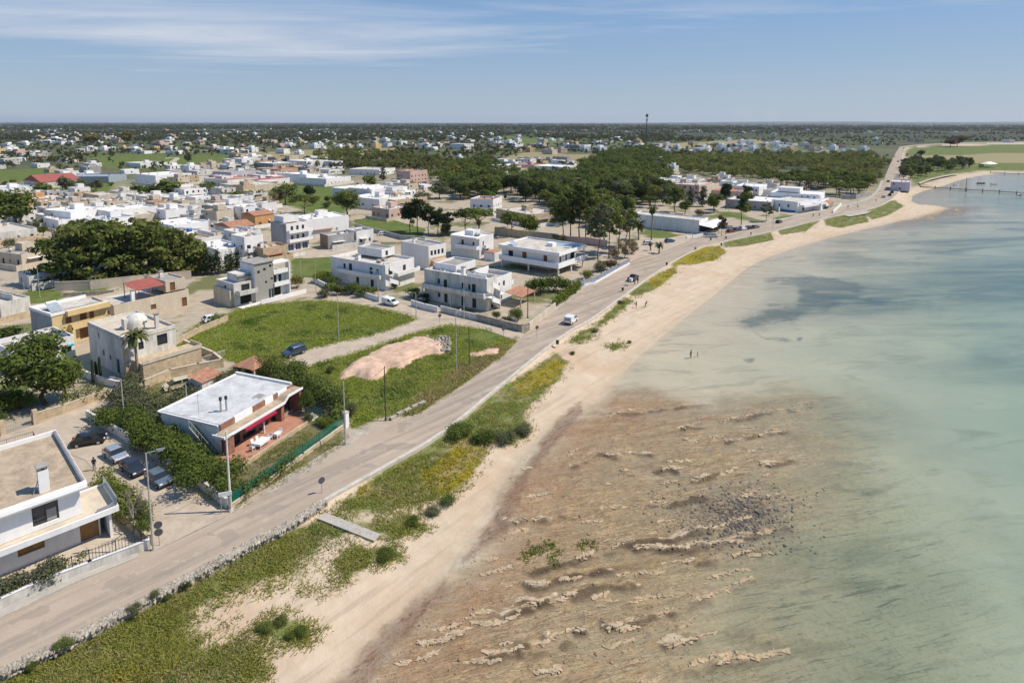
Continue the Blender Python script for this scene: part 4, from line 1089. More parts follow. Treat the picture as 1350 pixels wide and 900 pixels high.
def white_low_house():
    s = House('flat_roof_house', 'low white house with wide white parapet beside the big bushy garden tree', 'house', (14, 463), (100, 443), (-30, 446), 4.6)
    w1, w2 = s.w1, s.w2
    s.vol(0, w1, 0, 9, 0, 4.6, [(w1 * .86, 1.6, 1.6, 1.3, 'dwin')], [], W_WHITE, R_GREY, .9)
    aw = MB(); aw.box(w1 * .84, w1 * .97, -.9, -.02, 2.9, 3.0); aw.build('shop_awning', mat('teal_canvas', (0.05, 0.35, 0.36), 0.8, .1), s.root)
    s.box('awning_stripe', mat('red_canvas', (0.45, 0.03, 0.02), 0.8, .1), w1 * .80, w1 * .84, -.9, -.02, 2.9, 3.0)
    s.tank(2.4, 5, 3.7, FR_WHITE, .4, 1.0); s.box('chimney', W_WHITE, 3, 3.7, 2, 2.7, 3.7, 4.8)
white_low_house()

def pergola_house():
    s = House('roof_terrace_house', 'beige house with a red sheet canopy over its roof terrace', 'house', (150, 403), (250, 382), (118, 392), 4.2)
    w1, w2 = s.w1, max(s.w2, 9)
    s.vol(0, w1, 0, w2, 0, 4.2, [(w1 * .93, .2, 1.2, 2.2, 'wdoor'), (w1 * .5, 1.2, 1.2, 1.2, 'wood')], [(3, 1.2, 1, 1.2, 'wood')], W_BEIGE, R_LIME, .7)
    s.vol(w1 * .72, w1, 1.4, w2 * .8, 4.2, 7.0, [(1.6, 4.3, 1.2, 2.1, 'wood')], [], W_BEIGE, R_GREY, .35)
    x0, x1, y0, y1 = w1 * .30, w1 * .70, 1.0, 7.2
    c = MB(); c.v += [(x0, y0, 6.3), (x1, y0, 6.3), (x1, y1, 7.2), (x0, y1, 7.2), (x0, y0, 6.2), (x1, y0, 6.2), (x1, y1, 7.1), (x0, y1, 7.1)]
    c.f += [(0, 1, 2, 3), (7, 6, 5, 4), (0, 4, 5, 1), (1, 5, 6, 2), (2, 6, 7, 3), (3, 7, 4, 0)]; cn_ = c.build('roof_canopy', R_RED, s.root)
    for x in (x0 + .15, (x0 + x1) / 2, x1 - .15):
        for y, z in ((y0 + .1, 6.2), (y1 - .1, 7.05)): MB().box(x - .07, x + .07, y - .07, y + .07, 3.5, z).build('canopy_post', WOOD, cn_)
    s.chimney(w1 * .27, 1.2, 3.5, 2.8, .35, W_CLEAN); s.dish(w1 * .8, w2 * .5, 6.6); s.chimney(w1 * .82, w2 * .6, 6.6, 1.4, .4, W_WORN)
pergola_house()

def grey_house():
    s = House('modern_grey_house', 'three storey modern grey and white house facing the bright meadow', 'house', (335.5, 349), (361, 344.5), (317, 345.5), 9.8)
    w1, w2 = s.w1, s.w2 + 1
    s.vol(0, w1, 0, w2, 0, 9.8, [(w1 * .2, 7.3, .7, .7, 'dwin'), (w1 * .52, 7.7, .7, .7, 'dwin'), (w1 * .85, 8.3, .7, .7, 'dwin'), (w1 * .58, 4.4, .6, .6, 'dwin'), (w1 * .9, 5.0, .6, .6, 'dwin'), (w1 * .85, .15, 1.5, 2.6, 'win')],
          [(w2 * .62, 7.6, .6, .7, 'dwin')], W_MOD, R_GREY, .25)
    MB().box(-.04, -.002, 0.02, w2, -.1, 9.6).build('white_flank', W_WHITE, s.root)
    MB().box(-.3, w1 + .2, -.3, w2 + .3, 9.8, 9.95).build('roof_slab', R_GREY, s.root)
    x = w1
    s.vol(x + .002, x + 4.6, 1.2, w2 + 2, 0, 6.2, [(1.0, 3.5, 1.2, 2.1, 'dwin'), (2.6, 3.5, .9, 2.1, 'dwin'), (1.6, .2, 2.2, 2.2, 'void')], [], W_CLEAN, R_LIME, .3)
    s.balcony(x + .05, x + 4.6, -.3, 1.2, 3.2, .9, W_CLEAN, 'y1'); s.balcony(x + .05, x + 4.6, -.1, 1.2, 6.4, .9, W_CLEAN, 'y1'); s.box('corner_fin', W_CLEAN, x + 4.35, x + 4.6, -.3, 1.3, -.1, 9.3)
    s.box('loggia_roof', W_CLEAN, x, x + 4.6, -.3, 3, 8.9, 9.2)
    s.vol(-5.2, -.05, .8, w2 + 2.5, 0, 5.8, [(3.0, 3.6, 2.2, 1.6, 'dwin'), (3.0, .3, 3.0, 2.2, 'void')], [(4, 3.6, 1.0, 1.3, 'dwin')], W_WORN, R_WHITE, .2)
    s.balcony(-4.8, -.05, -1.2, .8, 3.2, .9, W_WORN, 'y1')
    MB().box(-6, -5.2, 1.4, w2 + 2.5, 0, 4.2).build('side_wing', W_BEIGE, s.root)
    MB().box(-3.8, -.2, 1.2, 2.0, 7.0, 7.12).build('sun_canopy', R_SLATE, s.root)
    MB().box(-3.6, -.05, 2.0, w2, 5.8, 7.6).build('set_back_storey', W_WORN, s.root)
    MB().box(0, x + 8, -2.2, -2.0, -.1, 1.0).build('garden_wall', W_CLEAN, s.root); MB().box(-5, x + 8, -2.0, 0, -.1, .12).build('paved_strip', R_WHITE, s.root)
grey_house()

def seafront_house():
    s = House('seafront_house', 'large cream and white two storey house with zigzag outside stair at the side road corner', 'house', (642, 368), (688, 356), (552, 357), 7.9)
    w1, w2 = s.w1, s.w2
    f = lambda px: w2 * (642 - px) / 90.0
    L1 = [(f(574), 4.7, .8, 1.3, 'shut'), (f(583.5), 3.95, 1.1, 2.1, 'door'), (f(609), 4.5, .9, 1.5, 'shut'), (f(618), 4.5, .7, 1.4, 'shut'), (f(624), 3.95, 1.2, 2.2, 'door'),
          (f(574), 1.2, .8, 1.2, 'shut'), (f(584), .15, 1.1, 2.3, 'door'), (f(609), .15, 1.1, 2.4, 'door'), (f(624.5), .15, 1.2, 2.4, 'door')]
    s.vol(0, w1 * .35, 0, w2, 0, 7.9, [(w1 * .2, .3, 1.6, 2.2, 'void')], L1, W_WORN, R_WHITE, .75)
    s.vol(w1 * .35 + .003, w1, .8, w2 * .85, 0, 6.9, [(2.2, 4.2, .6, 1.2, 'shut'), (4.4, 4.2, .9, 1.3, 'shut'), (3.0, 1.0, 1.0, 1.4, 'shut')], [], W_WHITE, R_GREY, .9)
    b = s.balcony(-1.5, -.003, .1, w2 - .3, 3.6, .95, W_WORN, 'x1')
    MB().box(-1.5, 0, -.1, 0.1, 3.3, 4.6).build('balcony_end', W_WORN, b)
    for y in (w2 - .6, w2 * .5): s.box('porch_column', W_WORN, -1.45, -1.15, y, y + .35, -.1, 3.4)
    # outside stair: two sloping white parapets zigzagging up the end wall
    for z0, z1, x0, x1 in ((1.4, 3.6, .2, 3.4), (4.8, 7.2, .2, 3.4)):
        q = MB(); q.v += [(x0, -1.5, z1 - 1.0), (x1, -1.5, z0 - .3), (x1, -1.5, z0 + .9), (x0, -1.5, z1 + .3), (x0, -1.3, z1 - 1.0), (x1, -1.3, z0 - .3), (x1, -1.3, z0 + .9), (x0, -1.3, z1 + .3)]
        q.f += [(0, 1, 2, 3), (7, 6, 5, 4), (3, 2, 6, 7), (0, 4, 5, 1), (0, 3, 7, 4), (1, 5, 6, 2)]; q.build('stair_parapet', W_CLEAN, s.root)
    q = MB()
    for i in range(10): q.box(.4 + i * .3, .7 + i * .3, -1.3, -.02, 3.2 - i * .3 - .25, 3.2 - i * .3)
    q.build('stair', W_WORN, s.root)
    s.box('landing', W_CLEAN, -.3, 1.2, -1.5, -.01, 3.3, 3.55); s.box('landing_wall', W_WORN, 3.5, 3.8, -1.5, -.01, -.1, 5.4); s.box('landing', W_CLEAN, 3.4, 5.4, -1.5, .78, 3.3, 3.55)
    s.vol(w1 * .30, w1 * .98, w2 * .62, w2 * .98, 6.9, 8.9, [], [], W_WHITE, R_GREY, .5)
    s.chimney(2.4, w2 * .45, 7.2, 1.9, .4); s.chimney(3.2, w2 * .32, 7.2, .9, .3, W_WORN)
    s.box('roof_wall', W_CLEAN, w1 * .36, w1 * .98, w2 * .40, w2 * .40 + .25, 6.0, 7.8); s.box('roof_wall', W_WHITE, w1 * .2, w1 * .2 + .25, w2 * .1, w2 * .4, 7.15, 8.0)
    for i in range(5): s.box('vent_box', W_WORN, .9 + .5 * i, 1.4 + .5 * i, w2 * (.55 + .07 * i), w2 * (.55 + .07 * i) + .5, 7.15, 7.5)
    s.balcony(w1 + .003, w1 + 1.4, 1.0, 4.5, 3.7, .9, W_CLEAN, 'x0')
    # lean-to roofs in the side garden
    t = MB(); t.v += [(w1 * .55, -5.4, 2.6), (w1 + 1.5, -5.4, 2.6), (w1 + 1.5, -.8, 3.4), (w1 * .55, -.8, 3.4)]; t.f += [(0, 1, 2, 3)]
    t.v += [(a, b_, c - .15) for a, b_, c in t.v[:4]]; t.f += [(7, 6, 5, 4), (0, 4, 5, 1), (1, 5, 6, 2), (3, 0, 4, 7)]
    cn_ = t.build('tiled_porch', R_TERRA, s.root)
    for x in (w1 * .57, w1 + 1.3): MB().box(x - .12, x + .12, -5.3, -5.05, -.1, 2.5).build('porch_pier', W_TUFF, cn_)
    return s
SEAF = seafront_house()

def house_left():
    s = House('seafront_house', 'white two storey house with cluttered flat roof and bushes, left of the parked van', 'house', (508, 350), (550, 340), (432, 339), 7.0)
    w1, w2 = s.w1, s.w2; f = lambda px: w2 * (508 - px) / 76.0
    s.vol(0, w1, 0, w2, 0, 7.0, [(2.0, 4.0, 1.6, 1.9, 'void'), (7.5, 4.1, 1.2, 1.6, 'dwin')], [(f(452), 4.2, .9, 1.4, 'shut'), (f(460.5), 3.7, 1.2, 2.2, 'door'), (f(489), 3.7, 1.1, 2.1, 'door'), (f(497.5), 4.2, .8, 1.4, 'shut'), (f(470), .2, 1.2, 2.2, 'door'), (f(490), .2, 1.2, 2.2, 'door')], W_WHITE, R_LIME, .7)
    s.balcony(-1.2, -.003, 1, w2 - 3, 3.4, .9, W_WHITE, 'x1')
    rg = random.Random(4)
    for i in range(9):
        x, y = rg.uniform(1, w1 - 2), rg.uniform(1, w2 - 4)
        s.box('roof_clutter', rg.choice([W_WORN, R_GREY, W_BEIGE]), x, x + rg.uniform(.5, 2.0), y, y + rg.uniform(.4, 1.4), 6.31, 6.31 + rg.uniform(.2, .7))
    s.chimney(3, w2 * .62, 6.3, 1.5, .5); s.vol(w1 * .55, w1, w2 * .35, w2 * .8, 7.0, 9.3, [(2, 7.3, 1.0, 1.4, 'dwin')], [], W_WHITE, R_GREY, .4)
    for z0, z1 in ((1.2, 3.4), (4.3, 6.7)):
        q = MB(); q.v += [(.2, -1.4, z1 - .9), (3.6, -1.4, z0 - .3), (3.6, -1.4, z0 + .9), (.2, -1.4, z1 + .3), (.2, -1.2, z1 - .9), (3.6, -1.2, z0 - .3), (3.6, -1.2, z0 + .9), (.2, -1.2, z1 + .3)]
        q.f += [(0, 1, 2, 3), (7, 6, 5, 4), (3, 2, 6, 7), (0, 4, 5, 1), (0, 3, 7, 4), (1, 5, 6, 2)]; q.build('stair_parapet', W_CLEAN, s.root)
    s.balcony(w1 * .3, w1 + 1.0, -1.3, -.003, 3.5, .9, W_WHITE, 'y1')
house_left()

def middle_house():
    s = House('seafront_house', 'tall white house with a row of four upper windows and a brick porch', 'house', (565, 325), (590, 321), (526, 318), 7.4)
    w1, w2 = s.w1, s.w2
    s.vol(0, w1, 0, w2, 0, 7.4, [(w1 * k, 4.4, .9, 1.5, 'dwin') for k in (.18, .38, .58, .8)] + [(w1 * .55, .8, 3.0, 1.8, 'void')], [], W_WHITE, R_GREY, .5)
    s.box('brick_porch', W_PINK, 1, w1 - .5, -1.2, -.005, .9, 2.9); s.box('stone_band', W_TUFF, -.02, w1, -.04, -.003, -.1, 3.6)
    s.dish(w1 * .5, w2 * .4, 6.9); s.chimney(2, w2 * .7, 6.9)
middle_house()

def rear_white_house():
    s = House('seafront_house', 'white two storey house with recessed balcony and rooftop tank behind the corner house', 'house', (632, 313), (652, 310), (583, 314), 7.4)
    w1, w2 = max(s.w1, 8), s.w2
    s.vol(0, w1, 0, w2, 0, 7.4, [(2.2, 4.3, .7, 1.5, 'dwin'), (4.4, .8, 1.0, 2.0, 'door')], [(w2 * .58, 3.8, 1.0, 2.1, 'door'), (w2 * .2, 4.4, .8, 1.2, 'shut')], W_WHITE, R_WHITE, .4)
    s.balcony(-1.8, -.003, -.2, w2 * .72, 3.6, 1.0, W_CLEAN, 'x1'); s.box('eaves', W_CLEAN, -1.8, 0, -.3, w2 * .9, 7.0, 7.5); s.balcony(2, 6, -1.3, -.003, 3.6, 1.0, W_CLEAN, 'y1')
    s.vol(1.5, 5.5, w2 * .3, w2 * .6, 7.0, 9.0, [], [], W_WHITE, R_WHITE, .2); s.tank(3.0, w2 * .25, 7.0, METAL, .5, 1.6); s.dish(6, 3, 7.0)
    s.box('tiled_lean_to', R_TERRA, .5, 5.0, -5.6, -1.6, 2.6, 2.8); s.box('lean_to_wall', W_WHITE, .4, 5.0, -5.9, -5.6, -.1, 2.7); s.box('lean_to_wall', W_WHITE, .4, .6, -5.6, -1.6, -.1, 2.6)
rear_white_house()

def right_house():
    s = House('raised_villa', 'clean white villa raised on pillars with brown shutters and long balcony by the coast road', 'house', (737, 334), (774, 323), (657, 323), 6.9)
    w1, w2 = s.w1, s.w2; f = lambda px: w2 * (737 - px) / 80.0
    s.vol(1.2, w1 - 3, 1.4, w2, 2.9, 6.3, [(2.0, 3.5, 1.1, 1.7, 'wood'), (5.4, 3.5, 1.1, 1.8, 'wood'), (9.2, 3.3, 2.6, 2.2, 'void')], [(f(722), 3.2, 1.3, 2.2, 'wood'), (f(694), 3.2, 1.6, 2.3, 'wood'), (f(675), 3.2, 1.8, 2.1, 'void')], W_CLEAN, R_WHITE, .02)
    s.box('balcony', W_CLEAN, -.2, w1, 0, w2, 2.6, 2.89)
    MB().box(-.35, -.2, -.15, w2, 2.3, 3.9).box(-.2, w1 + .15, -.15, 0, 2.3, 3.9).box(w1, w1 + .15, 0, w2 * .6, 2.3, 3.9).build('balcony_parapet', W_CLEAN, s.root)
    MB().box(-.35, -.12, -.35, w2 + .2, 6.1, 7.1).box(-.12, w1 + .2, -.35, -.12, 6.1, 7.1).box(w1, w1 + .2, -.12, w2 + .2, 6.1, 7.1).box(-.12, w1, w2, w2 + .2, 6.1, 7.1).build('roof_parapet', W_CLEAN, s.root)
    s.box('roof', R_LIME, -.12, w1, -.12, w2, 6.32, 6.55)
    for x in (.4, w1 * .5, w1 - .5):
        for y in (.3, w2 * .5, w2 - .8): s.box('pillar', W_WHITE, x, x + .4, y, y + .4, -.1, 2.6)
    for x, y in ((w1 - .6, .0), (w1 * .6, 0)): s.box('pillar', W_WHITE, x, x + .3, y, y + .3, 2.9, 6.1)
    s.box('ground_floor', W_WORN, w1 * .35, w1 * .9, w2 * .3, w2 * .95, -.1, 2.58); s.box('roof_room', W_CLEAN, w1 * .55, w1 * .7, w2 * .35, w2 * .45, 6.56, 7.6)
    p = MB(); p.v += [(2, w2 - 4, 6.6), (4.6, w2 - 4, 6.6), (4.6, w2 - 2, 7.9), (2, w2 - 2, 7.9)]; p.f += [(0, 1, 2, 3)]; p.build('solar_panel', R_BLUEGREY, s.root)
    s.dish(6, w2 - 6, 6.56)
    s.box('roof_pool', gloss('pale_blue_roof_paint', (0.30, 0.42, 0.50), .4), w1 * .72, w1 * .95, 1, w2 * .45, 6.56, 6.6)
right_house()

def beach_bar():
    s = House('beach_bar', 'long white windowless hall with white sail canopies over an open front beside the road', 'building', (922, 290), (944, 285), (838, 282.5), 5.6)
    w1, w2 = s.w1, s.w2 + 3
    s.vol(0, w1 * .7, 0, w2, 0, 5.6, [], [(w2 * .85, 3.4, .5, .5, 'void')], W_WHITE, R_LIME, .5)
    s.box('bar_front', W_BEIGE, 0, w1, -5.0, -.02, -.1, .5); s.box('bar_interior', BLACKV, .5, w1 * .9, -.6, -.05, .5, 3.4)
    can = mat('white_sailcloth', (0.80, 0.78, 0.74), .8, .05)
    for i, (x0, x1, y0, y1) in enumerate(((-.5, 5.5, -6, -.1), (5.0, 11, -6.5, -.4), (10.5, 17, -6, 0))):
        q = MB(); cx, cy = (x0 + x1) / 2, (y0 + y1) / 2
        cs = [(x0, y0, 3.0), (x1, y0, 3.2), (x1, y1, 3.9), (x0, y1, 3.7)]
        for k in range(4): q.v += [cs[k], cs[(k + 1) % 4], (cx, cy, 4.7)]; q.f.append((3 * k, 3 * k + 1, 3 * k + 2))
        c = q.build('sail_canopy', can, s.root)
        for x, y, z in cs: MB().tube((x, y, 0), (x, y, z), .07, seg=6).build('canopy_pole', METAL, c)
    for i in range(5): s.box('counter', WOOD, 1 + 2.4 * i, 2.6 + 2.4 * i, -3.6, -2.8, .5, 1.5)
    s.box('terrace_edge', W_WHITE, -.2, 0, -7.5, 0, -.1, 1.0)
    s.box('lower_annexe', W_WORN, w1 * .1, w1 * .7, w2, w2 + 8, -.1, 3.2)
beach_bar()

def blue_trim_house():
    s = House('blue_trim_house', 'white two storey house with bright blue shutters and tiled porch at the seafront end', 'house', (1083, 262), (1108, 256), (1047, 254), 6.0)
    w1, w2 = s.w1, s.w2
    s.vol(0, w1, 0, w2, 0, 3.8, [(w1 * .3, .6, 1.4, 1.8, 'void')], [], W_CLEAN, R_WHITE, .6)
    s.vol(w1 * .3, w1, 2, w2 - 1, 3.8, 7.2, [(2.0, 4.2, 1.6, 2.0, 'blue'), (5, 4.2, 1.4, 2.0, 'blue')], [(2.5, 4.4, .9, 1.7, 'blue'), (5.5, 4.4, 1.2, 1.7, 'blue'), (8.5, 4.4, .9, 1.7, 'blue')], W_CLEAN, R_WHITE, .4)
    s.vol(w1 * .45, w1 * .8, w2 * .45, w2 * .85, 7.2, 9.6, [], [], W_WHITE, R_WHITE, .2)
    t = MB(); t.v += [(w1 * .25, -3.4, 2.7), (w1 * .8, -3.4, 2.7), (w1 * .7, -.05, 3.6), (w1 * .35, -.05, 3.6)]; t.f += [(0, 1, 2, 3)]; p = t.build('tiled_porch', R_TERRA, s.root)
    for k in range(4): MB().box(w1 * (.26 + .17 * k), w1 * (.26 + .17 * k) + .4, -3.3, -2.9, -.1, 2.65).build('porch_column', W_CLEAN, p)
    s.box('garden_wall', W_CLEAN, -6, w1, -6.5, -6.3, -.1, 1.4)
blue_trim_house()
def seafront_white():
    s = House('white_beach_house', 'plain white house with dark windows next to the blue shuttered house', 'house', (1052, 266), (1073, 261), (1022, 262), 5.4)
    w1, w2 = s.w1, s.w2
    s.vol(0, w1, 0, w2, 0, 5.4, [(2, 3.2, 1.2, 1.4, 'dwin'), (6, .6, 2, 2, 'void')], [(w2 * .35, 2.2, 1.0, 1.5, 'dwin'), (w2 * .7, 2.2, .8, 1.4, 'dwin')], W_CLEAN, R_LIME, .4)
    s.balcony(1, w1 + 2, -3, -.003, 3.0, .9, W_CLEAN, 'y1'); s.box('column', W_CLEAN, w1 * .8, w1 * .8 + .4, -2.9, -2.5, -.1, 2.8); s.box('blue_base', BLUE, -.05, -.004, 1, w2 * .6, -.1, .9)
seafront_white()
# ------------------------------------------------------------------ the town: one row per building
def auto_ops(rg, Ln, h, kinds, dens=0.8, nst=None):
    ops = []
    nst = nst or max(1, int(h / 2.9)); n = max(1, int(Ln / 3.2))
    for f in range(nst):
        for i in range(n):
            if rg.random() > dens: continue
            u = Ln * (i + .5) / n + rg.uniform(-.25, .25)
            if f == 0 and rg.random() < .35: ops.append((u, .1, 1.1, 2.2, rg.choice(['door', 'wdoor', 'void'])))
            else: ops.append((u, f * 2.9 + 1.0, rg.choice([.8, 1.0, 1.3]), 1.25, rg.choice(kinds)))
    ok = []
    for q in ops:
        if q[0] - q[2] / 2 > .2 and q[0] + q[2] / 2 < Ln - .2 and q[1] + q[3] < h - .5 and all(abs(q[0] - p[0]) > (q[2] + p[2]) / 2 + .1 or abs(q[1] - p[1]) > 2.4 for p in ok): ok.append(q)
    return ok
def simple(label, A, B, C, h, wall=W_WHITE, roof=R_LIME, name='town_house', seed=0, dens=.6, extra='', wallL=None, pitched=False, group=None, cat='house', dmin=6, ang=None):
    rg = random.Random(hash(label) % 1000 if False else (int(A[0] * 7 + A[1] * 13) + seed))
    s = House(name, label, cat, A, B, C, h, group, ang)
    s.w1 = min(max(s.w1, dmin), 26); s.w2 = min(max(s.w2, dmin), 30)
    w1, w2 = s.w1, s.w2
    kinds = ['dwin', 'shut', 'win', 'wood']
    s.vol(0, w1, 0, w2, 0, h, auto_ops(rg, w1, h, kinds, dens), auto_ops(rg, w2, h, kinds, dens * .7), wall, roof, .02 if pitched else rg.uniform(.35, .8))
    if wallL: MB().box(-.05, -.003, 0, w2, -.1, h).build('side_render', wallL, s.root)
    zr = h - .8
    if pitched:
        q = MB(); q.v += [(-.3, -.3, h), (w1 + .3, -.3, h), (w1 + .3, w2 + .3, h), (-.3, w2 + .3, h), (-.3, w2 / 2, h + w2 * .14), (w1 + .3, w2 / 2, h + w2 * .14)]
        q.f += [(0, 1, 5, 4), (2, 3, 4, 5), (1, 2, 5), (3, 0, 4)]; q.build('pitched_roof', roof, s.root)
    else:
        k = rg.random()
        if 'r' in extra or (k < .45 and w1 > 8 and w2 > 8):
            s.vol(w1 * .45, w1 * .45 + min(4, w1 * .4), w2 * .5, w2 * .5 + min(3.6, w2 * .35), h - .4, h + 2.0, [], [], wall, R_LIME, .15, 'roof_room')
        if rg.random() < .6: s.chimney(w1 * .25, w2 * rg.uniform(.2, .8), zr, 1.6, .3)
        if rg.random() < .5: s.tank(w1 * .6, w2 * .25, zr, FR_WHITE if rg.random() < .6 else METAL, .4, 1.2)
        if rg.random() < .6 and s.ppm > 2: s.dish(w1 * .8, w2 * .7, zr)
        if 't' in extra: s.tank(w1 * .5, w2 * .2, zr, BLUE, .7, 1.6)
        if 'w' in extra: s.box('roof_wall', wall, w1 * .5, w1 * .5 + .2, 1, w2 - 1, h - .4, h + 1)
    if cat == 'house' and s.ppm > 1.6: s.extras(rg, h, wall)
    if 'b' in extra: s.balcony(.5, w1 - .5, -1.3, -.003, 3.1, .9, wall, 'y1')
    if 'B' in extra: s.balcony(-1.3, -.003, .5, w2 - .5, 3.1, .9, wall, 'x1')
    if 'p' in extra: s.box('terracotta_lean_to', R_TERRA, .2, w1 * .7, -2.6, -.01, 2.5, 2.7); s.box('lean_to_wall', W_BEIGE, .2, .5, -2.5, -.01, -.1, 2.5); s.box('lean_to_wall', W_BEIGE, w1 * .6, w1 * .6 + .3, -2.5, -.01, -.1, 2.5)
    return s
T = simple
T('long white flat house at the left edge beyond the pine grove lane', (-40, 312), (48, 301), (-70, 303), 4.4, W_WORN, R_LIME)
T('beige house with a dark open loft beside the pine grove', (28, 336), (66, 327), (2, 329), 4.2, W_BEIGE, R_GREY)
T('low grey white shed with slot windows against the pine grove wall', (38, 365), (73, 361), (14, 360), 3.6, W_WORN, R_WHITE)
T('white house with cluttered terrace at the left edge near the yellow house', (0, 400), (30, 392), (-40, 388), 4.0, W_WORN, R_LIME, extra='w')
T('white house with black attic window at the dirt road bend', (77, 291), (96, 285), (64, 286), 4.2, W_CLEAN, R_WHITE, extra='r')
T('big plain white block behind the house with the black attic window', (93, 280), (131, 273), (76, 275), 6.6, W_CLEAN, R_WHITE, dens=.1)
T('white block with two small square windows in the middle of the left quarter', (143, 279), (199, 271), (132, 273), 6.2, W_WHITE, R_WHITE, dens=.25)
T('grey beige store in front of the block with two square windows', (172, 285), (204, 281), (160, 280), 4.2, W_BEIGE, R_LIME, dens=.1)
T('white house with open carport frame beside the pine grove', (108, 302), (155, 295), (91, 295), 4.4, W_WHITE, R_LIME, dens=.8)
T('white upper house with a wide black window above the carport', (135, 290), (160, 284), (126, 286), 6.2, W_CLEAN, R_BLUEGREY)
T('long white house with stepped parapet right of the pine grove top', (228, 298), (268, 291), (213, 291), 5.0, W_CLEAN, R_WHITE, dens=.2)
T('white house with a blue water tank just above the pine grove', (246, 307), (258, 302), (218, 302), 4.6, W_CLEAN, R_LIME, extra='t', dens=.1)
T('small beige block standing alone on the far green field', (130, 258), (152, 255), (126, 254), 4.2, W_BEIGE, R_LIME, dens=.15)
T('small white block with one window next to a leafy round tree', (195, 260), (217, 256), (189, 257), 4.2, W_WHITE, R_LIME, dens=.4)
T('orange house behind the leafy tree at the left edge', (36, 264), (48, 259), (18, 259), 4.6, W_ORANGE, R_LIME)
T('grey barn with a red sheet roof on the far left field', (54, 241), (69, 237), (47, 237), 4.4, W_WORN, R_RED, pitched=True, name='barn', cat='barn')
T('wide low pale blue white warehouse at the far left edge', (4, 251), (47, 246), (-40, 243), 5.0, W_CLEAN, R_MEMB, dens=.3, name='warehouse', cat='warehouse')
T('large greenhouse block with blue grey sheet roof', (143, 233), (156, 226), (66, 231), 5.0, R_BLUEGREY, R_BLUEGREY, dens=0, name='greenhouse', cat='greenhouse')
T('white gabled two storey house with dark windows near a palm', (243, 250), (262, 246), (236, 246), 6.4, W_CLEAN, R_LIME, dens=.9)
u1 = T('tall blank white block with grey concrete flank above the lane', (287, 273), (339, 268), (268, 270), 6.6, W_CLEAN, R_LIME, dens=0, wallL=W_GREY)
u3 = House('garage_block', 'three storey white and grey house with three blue garage doors on the lane', 'house', (377, 293), (411, 290), (348, 291), 10.6)
k = u3.w1
u3.vol(0, k, 0, u3.w2, 0, 9.8, [(k * .18, .1, 2.2, 2.4, 'garage'), (k * .5, .1, 2.2, 2.4, 'garage'), (k * .82, .1, 2.2, 2.4, 'garage')] + [(k * q, z, 1.0, 1.6, 'dwin') for q in (.25, .5, .75) for z in (4.0, 7.2)], [], W_WHITE, R_LIME, .4)
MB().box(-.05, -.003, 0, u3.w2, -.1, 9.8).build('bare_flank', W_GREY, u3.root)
u3.balcony(.3, k + .8, -1.4, -.003, 3.5, .9, W_CLEAN, 'y1'); u3.balcony(.3, k + .8, -1.4, -.003, 6.7, .9, W_CLEAN, 'y1'); u3.vol(1, k * .8, 3, 9, 9.8, 12, [], [], W_WHITE, R_LIME, .2)
T('big blank white hall behind the grey walled yard store', (404, 290), (460, 284), (385, 285), 7.0, W_CLEAN, R_WHITE, dens=0)
T('low grey block wall store with brown end at the street corner', (433, 311), (468, 307), (419, 308), 5.0, W_GREY, R_LIME, dens=.05, wallL=mat('brown_stone', (.25, .19, .14), .95, .2))
T('small white house with a dark porch at the end of the grey store', (470, 305), (487, 301), (464, 301), 5.4, W_WHITE, R_GREY, dens=.9)
T('white two storey house with dark doors left of the orange house', (322, 313), (346, 309), (306, 309), 8.0, W_CLEAN, R_LIME, dens=.9, extra='b')
T('orange tuff house with tiled porch roof beside the garage block', (347, 328), (376, 322), (338, 323), 4.6, W_TUFF, R_TERRA, extra='p')
T('low white house with timber littered roof above the pine grove right end', (262, 315), (302, 308), (243, 308), 4.2, W_WHITE, R_SAND, extra='w')
T('white house just behind the row of dark cypresses', (288, 330), (322, 324), (262, 320), 4.6, W_CLEAN, R_WHITE, dens=.3)
T('white house under a terracotta roof in the middle of the old quarter', (305, 301), (331, 296), (290, 296), 5.2, W_WORN, R_TERRA, pitched=True)
T('small house with a bright terracotta roof behind the blank white hall', (336, 285), (355, 281), (332, 281), 5.2, W_ORANGE, R_TERRA, pitched=True)
T('white house with stepped terraces left of the garage block flank', (312, 307), (341, 302), (300, 302), 6.0, W_WHITE, R_LIME, extra='w')
T('lilac grey bungalow with terrace by the tall dark round tree', (478, 256), (502, 252), (462, 250), 4.6, W_LILAC, R_WHITE, dens=.9)
T('white block behind the lilac bungalow', (466, 250), (495, 242), (458, 246), 6.2, W_CLEAN, R_WHITE, dens=.2)
T('long beige warehouse wall by the green field', (322, 246), (364, 239), (316, 241), 4.4, W_BEIGE, R_LIME, dens=.1, name='warehouse', cat='warehouse')
T('white cubic house with tall blank wall on the far green slope', (404, 231), (418, 229), (384, 228), 7.0, W_CLEAN, R_WHITE, dens=.1)
T('white stepped house joined to the cubic house on the slope', (430, 236), (452, 232), (404, 233), 5.2, W_WHITE, R_WHITE, extra='r', dens=.5)
T('three storey villa with loggias and reddish roof among the trees', (541, 226), (565, 224), (521, 225), 11.0, W_PINK, R_TERRA, dens=1, extra='bB')
T('white villa with tiled balcony standing before the dense wood', (650, 263), (664, 259), (619, 262), 8.0, W_WHITE, R_TERRA, dens=.8, extra='B')
T('low tan stone house with flat roof behind the long garden wall', (700, 283), (731, 277), (663, 274), 5.0, W_TUFF, R_LIME, dens=.3, extra='r')
T('white and pink cottage beside the row of dark garden pines', (513, 276), (537, 271), (498, 272), 4.8, W_PINK, R_WHITE, dens=.8)
T('white terraced house with wide flat roof left of the tan shed', (500, 263), (528, 254), (478, 257), 5.2, W_WHITE, R_WHITE, dens=.5)
